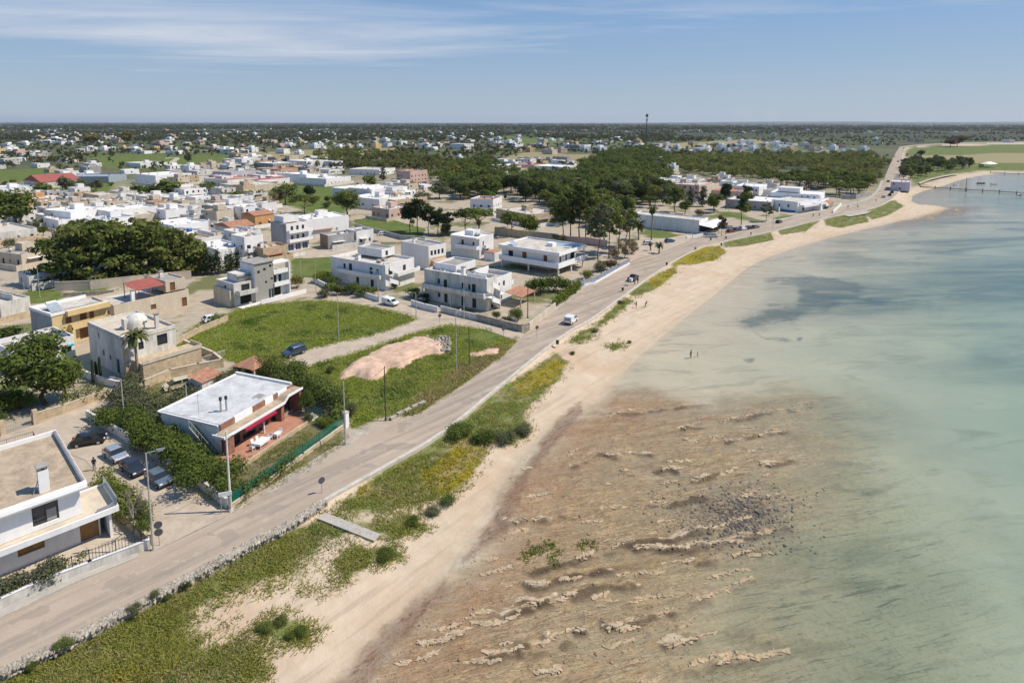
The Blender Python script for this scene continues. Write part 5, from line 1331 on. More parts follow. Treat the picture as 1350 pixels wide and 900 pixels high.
T('tall white house at the top of the terraced row', (490, 250), (501, 244), (476, 246), 7.4, W_WHITE, R_WHITE, dens=.3)
T('long tan stone shed between white house and small olive tree', (520, 264), (553, 258), (497, 258), 4.6, W_TUFF, R_LIME, dens=.15)
T('pale house with flat white roof at the near edge of the far clearing', (683, 219), (705, 215), (668, 215), 6.0, W_WHITE, R_WHITE)
T('pink roofed house in the far clearing behind the wood', (710, 218), (735, 213), (704, 214), 7.0, W_PINK, R_TERRA)
T('narrow white tower like house right of the pink roofed house', (741, 220), (752, 216), (733, 217), 8.0, W_CLEAN, R_WHITE)
T('low white sheds beside the wood edge below the pink roofed house', (700, 232), (715, 228), (680, 228), 4.2, W_WHITE, R_WHITE)
T('white villa with big windows at the left end of the hillside terrace', (895, 240), (915, 234), (877, 236), 9.0, W_CLEAN, R_WHITE, dens=1, extra='B')
T('pinkish white villa in the middle of the hillside terrace', (922, 244), (931, 238), (898, 239), 9.0, W_PINK, R_LIME, dens=1)
T('cream villa with sunlit blank end wall closing the hillside terrace', (932, 245), (950, 239), (919, 241), 8.2, W_BEIGE, R_LIME, dens=.4)
T('small white cubic house at the edge of the big pine wood', (1001, 246), (1011, 242), (994, 243), 6.8, W_CLEAN, R_WHITE)
T('row of low houses with reddish roofs below the big pine wood', (985, 253), (997, 248), (963, 248), 5.0, W_PINK, R_TERRA)
T('flat grey walled house left of the plain white beach house', (1017, 266), (1029, 259), (994, 259), 4.8, W_GREY, R_WHITE, dens=.2)
T('tan house half hidden in trees above the beach bar', (842, 241), (853, 235), (816, 236), 6.0, W_TUFF, R_LIME)
T('small lilac stone boathouse on the shore by the far pier', (1200, 240), (1211, 236), (1191, 238), 6.0, W_LILAC, R_LIME, dens=.5, name='boathouse', cat='boathouse')
T('grey loggia building left of the leafy park strip', (360, 216), (372, 211), (330, 213), 6.5, W_GREY, R_WHITE, dens=1)
T('white block beside the leafy park strip', (404, 213), (416, 208), (386, 208), 7.0, W_WHITE, R_WHITE, dens=.3)
T('brown roofed long shed in the far left centre', (370, 224), (386, 219), (347, 220), 4.2, W_TUFF, R_TERRA, dens=.2)
T('white and pink low house beyond the beige warehouse wall', (360, 233), (372, 228), (340, 229), 5.0, W_PINK, R_WHITE)
T('white house amid trees left of the loggia villa', (500, 224), (518, 219), (458, 221), 5.0, W_WHITE, R_LIME)
T('wide white industrial hall on the far plain', (612, 190), (640, 184), (588, 186), 9.0, W_WHITE, R_LIME, dens=.8, name='industrial_hall', cat='hall')
T('white and red house with long flat wall behind the round trees', (205, 232), (227, 226), (177, 228), 7.0, W_CLEAN, R_WHITE, dens=.2)
T('broad low farm building with white walls on the far field', (185, 216), (196, 213), (168, 214), 4.5, W_WHITE, R_LIME, name='farm_building', cat='farm')
T('pale yard building right of the track on the far left field', (325, 210), (335, 205), (298, 207), 4.5, W_WORN, R_WHITE)
T('lilac grey low houses with cross beams behind the long white wall', (305, 228), (316, 222), (265, 223), 4.6, W_LILAC, R_GREY)
T('red and white low house right of the gabled house', (300, 238), (330, 230), (262, 233), 4.8, W_WHITE, R_TERRA)
T('red gabled house at the far right edge of the white quarter', (340, 238), (352, 233), (312, 235), 4.6, W_WHITE, R_RED)

# small infill houses that fill the old quarters between the houses above
rgi = random.Random(21)
QUART = [('old quarter', [(-30, 300), (-30, 262), (60, 262), (200, 262), (330, 258), (352, 275), (345, 300), (300, 322), (268, 322), (235, 300), (60, 298)], 72), ('hillside', [(450, 262), (470, 240), (560, 252), (550, 272), (500, 276)], 8),
         ('slope above the bar', [(880, 248), (885, 226), (950, 234), (1035, 252), (1030, 262), (960, 256)], 16), ('far clearing', [(655, 240), (660, 212), (765, 210), (760, 222), (700, 232)], 16), ('fields left of the wood', [(230, 248), (210, 215), (330, 205), (450, 210), (440, 236), (330, 246)], 58), ('left plain', [(-40, 248), (-40, 200), (180, 196), (180, 232)], 30), ('centre plain', [(560, 199), (655, 199), (880, 197), (900, 188), (560, 186)], 24)]
def _in(px, py, poly):
    r = False
    for i in range(len(poly)):
        (ax, ay), (bx, by) = poly[i], poly[(i + 1) % len(poly)]
        if (ay > py) != (by > py) and px < (bx - ax) * (py - ay) / (by - ay) + ax: r = not r
    return r
OCC = [(o.location.x, o.location.y) for o in COL.objects if o.type == 'EMPTY' and o.parent is None]
for qn, poly, cnt in QUART:
    xs_, ys_ = [p[0] for p in poly], [p[1] for p in poly]; made = 0
    for k in range(1500):
        if made >= cnt: break
        x, y = rgi.uniform(min(xs_), max(xs_)), rgi.uniform(min(ys_), max(ys_))
        if not _in(x, y, poly): continue
        p = at(x, y)
        sz = 1 + max(0, p.y - 300) / 900
        if any((p.x - a) ** 2 + (p.y - b) ** 2 < (10.8 * sz) ** 2 for a, b in OCC) or any(_in(x, y, q) for q in GREEN[3:8]): continue
        OCC.append((p.x, p.y)); made += 1
        cn_, wm, rm = rgi.choice([('white', W_CLEAN, R_WHITE), ('white', W_WHITE, R_LIME), ('white', W_WORN, R_LIME), ('beige', W_BEIGE, R_SAND), ('white', W_WHITE, R_GREY), ('grey', W_GREY, R_LIME), ('tan', W_TUFF, R_TERRA)])
        s = House('infill_house', 'low %s flat roofed house packed among its neighbours, %s' % (cn_, qn), 'house', (x, y), None, None, 0, 'low %s houses of the %s' % (cn_, qn), w=(rgi.uniform(6, 10) * sz, rgi.uniform(7, 13) * sz), ang=56 + rgi.uniform(-4, 4))
        h = rgi.choice([3.4, 3.8, 4.2, 6.2])
        s.vol(0, s.w1, 0, s.w2, 0, h, auto_ops(rgi, s.w1, h, ['dwin', 'shut', 'win'], .5), auto_ops(rgi, s.w2, h, ['dwin', 'shut'], .35), wm, rm, rgi.uniform(.3, .7))
        if rgi.random() < .5: s.vol(s.w1 * .4, s.w1 * .8, s.w2 * .4, s.w2 * .8, h - .3, h + 2, [], [], wm, R_LIME, .15, 'roof_room')
        if s.ppm > 1.3: s.extras(rgi, h, wm)
        if rgi.random() < .5: s.tank(s.w1 * .3, s.w2 * .25, h - .5, FR_WHITE, .4, 1.2)
        if rgi.random() < .5: s.chimney(s.w1 * .7, s.w2 * .2, h - .5, 1.3, .28)

# far houses: white, cream and ochre boxes across the plain
FAR = [(10, 194, 17), (35, 193, 17), (22, 205, 40), (54, 184, 14), (75, 186, 18), (95, 191, 12), (138, 199, 15), (131, 190, 14), (211, 193, 28), (219, 173, 12), (306, 173, 12), (282, 184, 16), (264, 191, 16), (245, 198, 14), (300, 222, 14),
       (358, 189, 25), (369, 194, 18), (427, 199, 12), (471, 191, 15), (494, 190, 12), (529, 191, 25), (564, 194, 26), (657, 193, 18), (501, 177, 12), (491, 178, 12), (552, 177, 14), (652, 174, 14), (606, 212, 12),
       (723, 180, 18), (748, 176, 16), (816, 185, 26), (861, 186, 16), (791, 199, 26), (811, 199, 18), (770, 199, 22), (683, 200, 16), (738, 186, 14), (788, 190, 14), (824, 174, 12), (857, 176, 12), (879, 192, 14), (894, 197, 14), (914, 191, 18), (934, 193, 14), (947, 192, 14),
       (960, 186, 12), (967, 192, 14), (960, 203, 14), (947, 177, 14), (922, 174, 10), (889, 228, 16), (877, 227, 14), (870, 218, 12), (915, 216, 12),
       (1023, 192, 24), (1043, 201, 24), (1067, 196, 14), (1083, 198, 18), (1088, 205, 30), (1111, 205, 12), (1140, 200, 16), (1122, 199, 14), (1155, 184, 10), (1212, 187, 12), (1259, 174, 12), (1098, 180, 10), (1075, 176, 12), (1330, 187, 14), (1200, 186, 8), (1062, 206, 18), (1010, 198, 14), (995, 196, 14),
       (100, 178, 10), (160, 180, 12), (40, 176, 9), (430, 176, 12), (580, 176, 10), (620, 172, 10), (770, 172, 10), (980, 176, 9), (1020, 178, 10), (1160, 190, 10), (1285, 178, 9), (1230, 178, 10), (705, 174, 9), (460, 180, 10), (395, 204, 16), (320, 196, 14)]
FK = [('white', W_CLEAN, R_WHITE), ('white', W_WHITE, R_LIME), ('cream', W_BEIGE, R_LIME), ('ochre', W_YELLOW, R_LIME), ('pinkish', W_PINK, R_TERRA), ('white', W_WHITE, R_WHITE), ('white', W_CLEAN, R_WHITE)]
rgf = random.Random(11)
for k in range(900):
    if len(FAR) > 290: break
    x, y = rgf.uniform(-20, 1150), 170 + 34 * rgf.random() ** 1.2
    if fbm(np.array([x / 60.]), np.array([y / 9.]), 91, 2)[0] < .47: continue
    if any(abs(x - a) < 9 and abs(y - b) < 2.5 for a, b, c in FAR): continue
    if (x > 860 and y > 203) or (410 < x < 610 and y > 199): continue
    FAR.append((x, y, rgf.uniform(8, 17) * (y - 158) / 32 + 3))
for i, (x, y, wpx) in enumerate(FAR):
    cn_, wm, rm = FK[rgf.randrange(len(FK))]
    h = rgf.choice([4.0, 5.0, 6.5, 7.0])
    p = at(x + wpx * .2, y, 0); sca = F_PX / math.hypot(p.x, p.y)
    a = math.degrees(math.atan2(p.y, p.x)) - 50 + rgf.uniform(-14, 14)
    wm2 = min(max(wpx * .8 / sca, 7), 34)
    zone = 'on the plain left of the main wood' if x < 640 else ('between the woods in the middle distance' if x < 985 else 'beyond the long straight road' if y < 190 else 'behind the big pine wood')
    s = House('far_house', 'small %s flat roofed house far off %s' % (cn_, zone), 'house', (x, y), None, None, 0.0, 'far %s houses %s' % (cn_, zone), w=(max(6, wm2 * .55), wm2 * .8), ang=a)
    s.vol(0, s.w1, 0, s.w2, 0, h, auto_ops(rgf, s.w1, h, ['dwin', 'shut'], .6), auto_ops(rgf, s.w2, h, ['dwin', 'shut'], .6), wm, rm, .4, detail=False)
    if rgf.random() < .6: s.vol(s.w1 * .3, s.w1 * .8, s.w2 * .3, s.w2 * .7, h - .4, h + 2.6, [], [], wm, rm, .2, 'roof_room', False)
# ------------------------------------------------------------------ vegetation
def leaf_mat(name, c1, c2, c3=None, trans=0.36, patch=0.9):
    m = bpy.data.materials.new(name); m.use_nodes = True
    t = m.node_tree; t.nodes.clear(); n, l = t.nodes.new, t.links.new
    o = n('ShaderNodeOutputMaterial'); geo = n('ShaderNodeNewGeometry'); inf = n('ShaderNodeObjectInfo')
    nz = n('ShaderNodeTexNoise'); nz.inputs['Scale'].default_value = 0.55; nz.inputs['Detail'].default_value = 3
    l(geo.outputs['Position'], nz.inputs['Vector'])
    ad = n('ShaderNodeMath'); ad.operation = 'MULTIPLY_ADD'; ad.inputs[1].default_value = 0.5
    l(geo.outputs['Random Per Island'], ad.inputs[0]); l(nz.outputs['Fac'], ad.inputs[2])
    nb = n('ShaderNodeTexNoise'); nb.inputs['Scale'].default_value = 0.13; nb.inputs['Detail'].default_value = 2
    l(geo.outputs['Position'], nb.inputs['Vector'])
    a3 = n('ShaderNodeMath'); a3.operation = 'MULTIPLY_ADD'; a3.inputs[1].default_value = patch; l(nb.outputs['Fac'], a3.inputs[0])
    a4 = n('ShaderNodeMath'); a4.operation = 'SUBTRACT'; a4.inputs[1].default_value = patch / 2; l(ad.outputs[0], a4.inputs[0]); l(a4.outputs[0], a3.inputs[2])
    a2 = n('ShaderNodeMath'); a2.operation = 'MULTIPLY_ADD'; a2.inputs[1].default_value = 0.45
    l(inf.outputs['Random'], a2.inputs[0]); l(a3.outputs[0], a2.inputs[2])
    r = n('ShaderNodeValToRGB'); e = r.color_ramp.elements
    e[0].position = 0.40; e[0].color = (*c1, 1); e[1].position = 1.1 if False else 1.0; e[1].color = (*c2, 1)
    if c3: q = e.new(0.84); q.color = (*c3, 1)
    l(a2.outputs[0], r.inputs[0])
    d = n('ShaderNodeBsdfDiffuse'); tr = n('ShaderNodeBsdfTranslucent'); mx_ = n('ShaderNodeMixShader'); mx_.inputs[0].default_value = trans
    l(r.outputs[0], d.inputs[0]); l(r.outputs[0], tr.inputs[0]); l(d.outputs[0], mx_.inputs[1]); l(tr.outputs[0], mx_.inputs[2]); l(mx_.outputs[0], o.inputs[0])
    return m
LM = {'pine': leaf_mat('pine_needles', (0.042, 0.062, 0.019), (0.20, 0.21, 0.062), None, .36, 1.6),
      'dark': leaf_mat('evergreen_leaves', (0.032, 0.054, 0.018), (0.160, 0.192, 0.05), None, .36, 1.6),
      'green': leaf_mat('garden_leaves', (0.034, 0.058, 0.016), (0.125, 0.160, 0.038)),
      'bright': leaf_mat('hedge_leaves', (0.065, 0.100, 0.016), (0.175, 0.205, 0.035)),
      'olive': leaf_mat('olive_leaves', (0.055, 0.070, 0.035), (0.150, 0.160, 0.085)),
      'tan': leaf_mat('tamarisk_twigs', (0.110, 0.085, 0.050), (0.260, 0.205, 0.130)),
      'cypress': leaf_mat('cypress_leaves', (0.018, 0.032, 0.014), (0.050, 0.070, 0.025)),
      'palm': leaf_mat('palm_fronds', (0.050, 0.070, 0.025), (0.140, 0.155, 0.060)),
      'brown': leaf_mat('dry_foliage', (0.06, 0.045, 0.028), (0.14, 0.105, 0.065)),
      'ochre': leaf_mat('ochre_leaves', (0.090, 0.085, 0.020), (0.210, 0.180, 0.045)),
      'far': leaf_mat('distant_woodland', (0.022, 0.036, 0.016), (0.080, 0.090, 0.035), (0.12, 0.11, 0.05)),
      'grass': leaf_mat('verge_grass_blades', (0.095, 0.165, 0.024), (0.29, 0.30, 0.070), (0.42, 0.36, 0.15), .4, 2.4),
      'meadow': leaf_mat('meadow_grass_blades', (0.11, 0.180, 0.026), (0.31, 0.36, 0.065), (0.40, 0.41, 0.12), .4, 2.6),
      'straw': leaf_mat('straw_grass_blades', (0.15, 0.13, 0.045), (0.36, 0.29, 0.12), (0.42, 0.36, 0.18), .3),
      'yellow': leaf_mat('yellow_flower_mat', (0.17, 0.155, 0.016), (0.42, 0.32, 0.022), None, .4)}
BARK = mat('bark', (0.13, 0.095, 0.065), 0.95, 0.3, 2.0, 0.6)
PALE_BARK = mat('pale_bark', (0.26, 0.22, 0.17), 0.95, 0.2, 2.0, 0.4)

def leaf_cloud(rs, clumps, n, size, up=0.35):
    """n leaf-sized quads spread through a list of clumps (cx, cy, cz, rx, rz)"""
    C_ = np.array(clumps, float)
    wgt = C_[:, 3] ** 2 * C_[:, 4]; wgt = wgt / wgt.sum()
    k = rs.choice(len(C_), n, p=wgt)
    d = rs.normal(size=(n, 3)); d /= np.linalg.norm(d, axis=1)[:, None]
    rad = 1 - 0.75 * rs.random(n) ** 1.8
    rad *= 1 + 0.16 * rs.normal(size=n)
    P = C_[k, :3] + d * rad[:, None] * np.stack([C_[k, 3], C_[k, 3], C_[k, 4]], 1)
    nr = d + rs.normal(size=(n, 3)) * 0.55 + np.array([0, 0, up]); nr /= np.linalg.norm(nr, axis=1)[:, None]
    t = np.cross(nr, rs.normal(size=(n, 3))); t /= np.linalg.norm(t, axis=1)[:, None] + 1e-9
    b = np.cross(nr, t)
    s = size * (0.6 + 0.8 * rs.random(n))[:, None]; s2 = s * (0.45 + 0.4 * rs.random(n))[:, None]
    V = np.stack([P - t * s - b * s2 * .3, P + b * s2 * -1.0 + t * s * .2, P + t * s + b * s2 * .3, P + b * s2 - t * s * .2], 1).reshape(-1, 3)
    return V
def cloud_mesh(name, V, m):
    return mesh_np(name, V, np.arange(len(V)).reshape(-1, 4), m)
def crown_clumps(rs, kind):
    c = []
    if kind == 'umbrella':                        # unit tree: total height 1
        for i in range(16):
            a = rs.random() * 6.283; r = 0.40 * math.sqrt(rs.random())
            c.append((r * math.cos(a), r * math.sin(a), 0.74 + 0.10 * (1 - (r / .4) ** 2) + rs.normal() * .03, 0.14 + .06 * rs.random(), 0.10 + .04 * rs.random()))
    elif kind == 'pine':
        for i in range(20):
            z = 0.40 + 0.56 * rs.random(); r = (0.30 * (1.08 - z) ** .5 + .05) * math.sqrt(rs.random()) * 1.15; a = rs.random() * 6.283
            c.append((r * math.cos(a), r * math.sin(a), z, 0.10 + .07 * rs.random(), 0.07 + .04 * rs.random()))
    elif kind == 'lowpine':                      # full crown of stacked shelves down to the ground
        for i in range(30):
            z = 0.10 + 0.84 * rs.random(); r = 0.40 * math.sqrt(max(.05, 1 - ((z - .42) / .62) ** 2)) * rs.random() ** .35; a = rs.random() * 6.283
            c.append((r * math.cos(a), r * math.sin(a), z, 0.12 + .06 * rs.random(), 0.055 + .03 * rs.random()))
    elif kind == 'round':
        for i in range(18):
            d = rs.normal(size=3); d /= np.linalg.norm(d); q = 0.30 * rs.random() ** .4
            c.append((d[0] * q, d[1] * q, 0.56 + d[2] * q * .95, 0.15 + .07 * rs.random(), 0.13 + .05 * rs.random()))
    elif kind == 'bush':
        for i in range(12):
            a = rs.random() * 6.283; r = 0.36 * math.sqrt(rs.random())
            c.append((r * math.cos(a), r * math.sin(a), 0.34 + .26 * rs.random(), 0.20 + .1 * rs.random(), 0.22 + .1 * rs.random()))
    elif kind == 'cypress':
        for i in range(14):
            z = .12 + .86 * i / 13
            c.append((rs.normal() * .012, rs.normal() * .012, z, 0.105 * math.sin(min(1, (1.03 - z) * 1.6) * 1.57) + .012, 0.06))
    elif kind == 'feather':
        for i in range(16):
            a = rs.random() * 6.283; r = 0.34 * math.sqrt(rs.random())
            c.append((r * math.cos(a), r * math.sin(a), 0.25 + .62 * rs.random(), 0.08 + .08 * rs.random(), 0.12 + .08 * rs.random()))
    elif kind == 'leggy':                         # tall coastal pines: bare legs, clouds of needles high up
        for i in range(22):
            a = rs.random() * 6.283; z = .45 + .52 * rs.random(); r = 0.24 * math.sqrt(rs.random()) * (1.15 - .5 * abs(z - .7))
            c.append((r * math.cos(a), r * math.sin(a), z, 0.055 + .06 * rs.random(), 0.04 + .03 * rs.random()))
    return c
def trunk_mb(rs, kind):
    m = MB(); th = {'umbrella': .70, 'lowpine': .8, 'pine': .85, 'round': .5, 'bush': .3, 'cypress': .2, 'feather': .4, 'leggy': .9}[kind]
    r0 = {'umbrella': .026, 'lowpine': .02, 'pine': .02, 'round': .03, 'bush': .03, 'cypress': .02, 'feather': .02, 'leggy': .014}[kind]
    p = Vector((0, 0, -.02)); seg = 4
    for i in range(seg):
        q = Vector((rs.normal() * .018, rs.normal() * .018, th * (i + 1) / seg)); m.tube(p, q, r0 * (1 - .16 * i), r0 * (1 - .16 * (i + 1)), 7, False); p = q
    nb = {'umbrella': 9, 'lowpine': 8, 'pine': 8, 'round': 7, 'bush': 5, 'cypress': 0, 'feather': 8, 'leggy': 12}[kind]
    for i in range(nb):
        a = rs.random() * 6.283; z = th * (.45 + .5 * rs.random()) if kind != 'bush' else .05
        e = Vector((math.cos(a) * .26, math.sin(a) * .26, z + .12 + .1 * rs.random()))
        if kind in ('leggy', 'pine'): e = Vector((math.cos(a) * .18, math.sin(a) * .18, z + .08))
        m.tube((0, 0, z), e, r0 * .5, r0 * .18, 5, False)
    return m
_proto = {}
def tree_proto(kind, leaf, lod, var):
    """meshes (unit height) for crown and trunk, shared by every copy"""
    k = (kind, leaf, lod, var)
    if k in _proto: return _proto[k]
    rs = np.random.RandomState(abs(hash2(np.array([len(kind) * 7 + ord(kind[0])]), np.array([var * 3 + ord(leaf[1])]), 5)[0] * 1e6).__int__() % 99999)
    n, s = {0: (5200, .021), 1: (1700, .036), 2: (520, .062)}[lod]
    if kind == 'cypress': s *= .55; n = int(n * .5)
    if kind in ('leggy', 'feather'): s *= .72
    if kind in ('bush',): s *= 1.25; n = int(n * .6)
    V = leaf_cloud(rs, crown_clumps(rs, kind), n, s)
    cm = cloud_mesh('crown', V, LM[leaf])
    tm = trunk_mb(rs, kind); me = bpy.data.meshes.new('trunk'); me.from_pydata(tm.v, [], tm.f); me.materials.append(PALE_BARK if kind in ('feather',) else BARK)
    _proto[k] = (cm, me); return _proto[k]
rgt = random.Random(7)
def tree(name, label, x, y, hpx=None, wpx=None, kind='round', leaf='dark', h=None, w_=None, group=None, cat='tree', lod=None, z=0.0, xy=None):
    p = at(x, y, z) if xy is None else Vector((*xy, z))
    d = math.hypot(p.x, p.y)
    s = F_PX / d
    h = h or hpx / s * 1.02
    W = (w_ or (wpx / s if wpx else h * .7))
    base_w = {'umbrella': 1.02, 'lowpine': .98, 'pine': .72, 'round': .86, 'bush': 1.15, 'cypress': .22, 'feather': .9, 'leggy': .60}[kind]
    if lod is None: lod = 0 if s > 5.5 else (1 if s > 2.0 else 2)
    cm, tm = tree_proto(kind, leaf, lod, rgt.randrange(3))
    t = thing(name, label, cat, (p.x, p.y, z), rgt.random() * 6.283, group)
    t.scale = (W / base_w, W / base_w, h)
    c = link('crown' if kind != 'bush' else 'foliage', cm, t); k = link('trunk' if kind != 'bush' else 'stem', tm, t)
    k.scale = (min(1, h * base_w / W), min(1, h * base_w / W), 1)
    return t
def palm(name, label, x, y, hpx, crown_px, kind='fan', group=None):
    p = at(x, y, 0); s = F_PX / math.hypot(p.x, p.y); h = hpx / s; cr_ = crown_px / s / 2
    t = thing(name, label, 'palm', (p.x, p.y, 0), rgt.random() * 6, group)
    m = MB(); zt = h - cr_ * .75; q = Vector((0, 0, -.1))
    for i in range(6):
        e = Vector((.04 * i, .02 * i, zt * (i + 1) / 6)); m.tube(q, e, .26 - .012 * i if i else .34, .25 - .012 * i, 8, False); q = e
    m.build('trunk', PALE_BARK, t)
    f = MB(); rs = random.Random(int(x))
    nf = 46 if kind == 'fan' else 38
    for i in range(nf):
        a = rs.random() * 6.283; el = rs.uniform(-.9, 1.35) if kind == 'fan' else rs.uniform(-.25, 1.3); L_ = cr_ * rs.uniform(.8, 1.1)
        dirh = Vector((math.cos(a), math.sin(a), 0)); sd_ = Vector((-math.sin(a), math.cos(a), 0)); prev = Vector(q); nsg = 5; e_ = el
        wd = L_ * (.13 if kind != 'fan' else .16)
        for j in range(nsg):
            nx = prev + (dirh * math.cos(e_) + Vector((0, 0, math.sin(e_)))) * L_ / nsg
            w0, w1_ = wd * math.sin(.25 + 2.7 * j / nsg), wd * math.sin(min(3.0, .25 + 2.7 * (j + 1) / nsg))
            dr = Vector((0, 0, -.35 * wd))
            f.quad(prev + sd_ * w0 + dr, prev, nx, nx + sd_ * w1_ + dr); f.quad(prev, prev - sd_ * w0 + dr, nx - sd_ * w1_ + dr, nx)
            prev = nx; e_ -= .34
    f.build('crown', LM['palm'], t)
    d = MB().lathe([(.0, zt - cr_ * .7), (.3, zt - cr_ * .6), (.42, zt - cr_ * .2), (.3, zt)], q.x, q.y, 9); d.build('dead_frond_skirt', LM['brown'], t)
    return t
def hedge(name, label, pts, hm, wm, leaf='dark', n_per_m=90, size=.16, z=0.0, cat='hedge', rough=.18):
    """a continuous hedge along a pixel polyline"""
    P = [at(x, y, z) for x, y in pts]; rs = np.random.RandomState(int(pts[0][0] + pts[0][1] * 3) % 9999)
    cl = []
    for a, b in zip(P[:-1], P[1:]):
        Ln = (b - a).length; n = max(2, int(Ln / (wm * .45)))
        for i in range(n):
            c = a.lerp(b, (i + .5) / n)
            for k in range(2): cl.append((c.x - P[0].x + rs.normal() * wm * rough, c.y - P[0].y + rs.normal() * wm * rough, hm * (.38 + .3 * k) + rs.normal() * hm * .06, wm * .5, hm * .34))
    tot = sum((b - a).length for a, b in zip(P[:-1], P[1:]))
    V = leaf_cloud(rs, cl, int(tot * n_per_m * max(1, hm * wm / 2)), size); V[:, 2] = np.maximum(V[:, 2], .02)
    t = thing(name, label, cat, P[0])
    link('foliage', cloud_mesh('foliage', V, LM[leaf]), t)
    m = MB()
    for a, b in zip(P[:-1], P[1:]):
        n = max(1, int((b - a).length / 1.2))
        for i in range(n): c = a.lerp(b, (i + .5) / n) - P[0]; m.tube((c.x, c.y, 0), (c.x, c.y, hm * .6), .05, .02, 5, False)
    m.build('stems', BARK, t)
    return t

# --- pine grove beyond the lane, with its cypresses
GP = 'pines of the walled grove'
for i, (x, y, hp, wp) in enumerate([(78, 373, 58, 42), (100, 374, 70, 46), (124, 372, 72, 48), (148, 370, 70, 46), (172, 368, 68, 48), (198, 366, 68, 48), (222, 364, 64, 46), (244, 362, 56, 40), (258, 361, 44, 30),
                                    (112, 358, 62, 44), (140, 356, 62, 46), (168, 354, 62, 46), (196, 352, 58, 46), (224, 352, 54, 42)]):
    lab = 'leftmost pine of the walled grove, nearest the slot windowed shed' if i == 0 else 'low pine at the right end of the walled grove beside the first cypress' if i == 8 else 'dense dark green pine inside the walled grove'
    tree('pine_tree', lab, x, y, hp * .92, wp * 1.3, 'lowpine', 'pine' if i % 2 else 'green' if i % 3 == 0 else 'dark', group=GP)
for i, (x, y, hp, wp) in enumerate([(273, 363, 34, 12), (288, 362, 34, 13), (300, 360, 26, 9), (305, 359, 30, 10), (313, 357, 30, 13), (280, 360, 26, 11)]):
    tree('cypress', ['broad dark cypress next to the pine grove', 'tall dark cypress second along the row', 'thin short cypress in the middle of the row', 'slim dark cypress behind the grey house roof', 'last dark cypress of the row, towards the white house', 'small cypress tucked between the first two'][i], x, y, hp, wp, 'cypress', 'cypress', group='row of cypresses')
# --- near left gardens
tree('garden_tree', 'large bushy green tree filling the walled garden at the left edge', 60, 533, 84, 92, 'round', 'green')
tree('garden_tree', 'darker low tree leaning against the large bushy garden tree', 88, 528, 48, 46, 'round', 'dark')
for x, y, hp, wp, lb, lf in [(6, 545, 26, 40, 'yellow green shrub at the left edge behind the garden gate', 'bright'), (28, 540, 20, 26, 'yellow green shrub between garden gate and the bushy tree', 'bright'),
                             (-4, 560, 14, 24, 'low shrub at the foot of the gate post at the left edge', 'green'), (14, 446, 14, 32, 'vine like green shrub behind the low white house', 'green')]:
    tree('shrub', lb, x, y, hp, wp, 'bush', lf, cat='shrub')
hedge('hedge', 'clipped yellow green hedge above the wall at the street bend', [(84, 541), (136, 524)], 3.3, 1.6, 'bright', 120, .11)
# --- hedge trees round the brick villa
hedge('hedge', 'thick dark green hedge of the brick villa along the side street', [(296, 652), (262, 628), (228, 605), (190, 580), (158, 560)], 3.5, 3.6, 'green', 150, .15, rough=.28)
hedge('hedge', 'overgrown grey green scrub hedge between street wall and brick villa', [(205, 575), (180, 548), (160, 528), (172, 515)], 3.0, 3.6, 'olive', 90, .16, rough=.3)
hedge('hedge', 'leafy hedge behind the brick villa beside the beige people carrier', [(214, 538), (240, 526), (264, 512), (290, 502)], 1.7, 2.4, 'olive', 80, .16, rough=.25)
hedge('hedge', 'tall dark hedge from the red gazebo down to the blue white gate pillar', [(345, 494), (372, 502), (400, 516), (428, 530), (450, 546)], 3.9, 3.6, 'dark', 150, .15, rough=.25)
hedge('hedge', 'low green hedge inside the green mesh fence', [(318, 660), (345, 643), (366, 627), (386, 612)], 2.0, 1.7, 'green', 130, .11)
hedge('hedge', 'bright green creeper along the street side front corner', [(300, 664), (312, 660), (330, 650)], 2.4, 1.8, 'green', 120, .12)
for x, y, hp, wp, lb, lf in [(404, 546, 34, 26, 'rounded green bush at the right end of the brick villa', 'green'), (408, 556, 14, 18, 'low green bush beside the villa steps', 'green'), (424, 560, 12, 20, 'low green bush between villa steps and fence', 'bright'),
                             (432, 562, 12, 22, 'small flowering bush near the gate of the villa', 'green'), (240, 606, 34, 34, 'dense tree topping the villa hedge below the outside stair', 'green'), (280, 642, 32, 34, 'dense tree at the street corner end of the villa hedge', 'green'), (212, 596, 34, 34, 'dense tree in the middle of the villa hedge', 'green'),
                             (316, 500, 22, 36, 'wide grey green tamarisk behind the villa roof', 'olive'), (290, 508, 20, 36, 'grey green tamarisk left of the wide one behind the villa', 'olive'), (462, 548, 22, 26, 'grey green shrub outside the gate pillar', 'olive'), (436, 492, 12, 14, 'small dark shrub at the left end of the earth mound', 'dark'),
                             (286, 425, 12, 20, 'dark shrub on the far edge of the meadow by the white parked car', 'dark')]:
    tree('garden_tree' if hp > 30 else 'shrub', lb, x, y, hp, wp, 'bush' if hp < 30 else 'round', lf, cat='tree' if hp > 30 else 'shrub')
# --- gardens round the near left villa
hedge('hedge', 'sunlit green hedge along the side of the modern villa', [(130, 641), (142, 654), (160, 671), (184, 694)], 2.3, 2.8, 'bright', 170, .12)
hedge('hedge', 'mixed dark and brown hedge behind the railing at the bottom left', [(-40, 815), (0, 790), (45, 772), (80, 757)], 1.9, 2.2, 'olive', 260, .13)
hedge('hedge', 'bright green bushes behind the railing below the modern villa', [(58, 762), (84, 753), (108, 745)], 1.5, 1.4, 'bright', 140, .11)
tree('shrub', 'dark green bush at the corner of the railing and street wall', 192, 706, 30, 26, 'bush', 'dark', cat='shrub')
tree('shrub', 'sprawling shrub with reddish twigs beside the bare tree', 186, 690, 34, 34, 'feather', 'olive', cat='shrub')
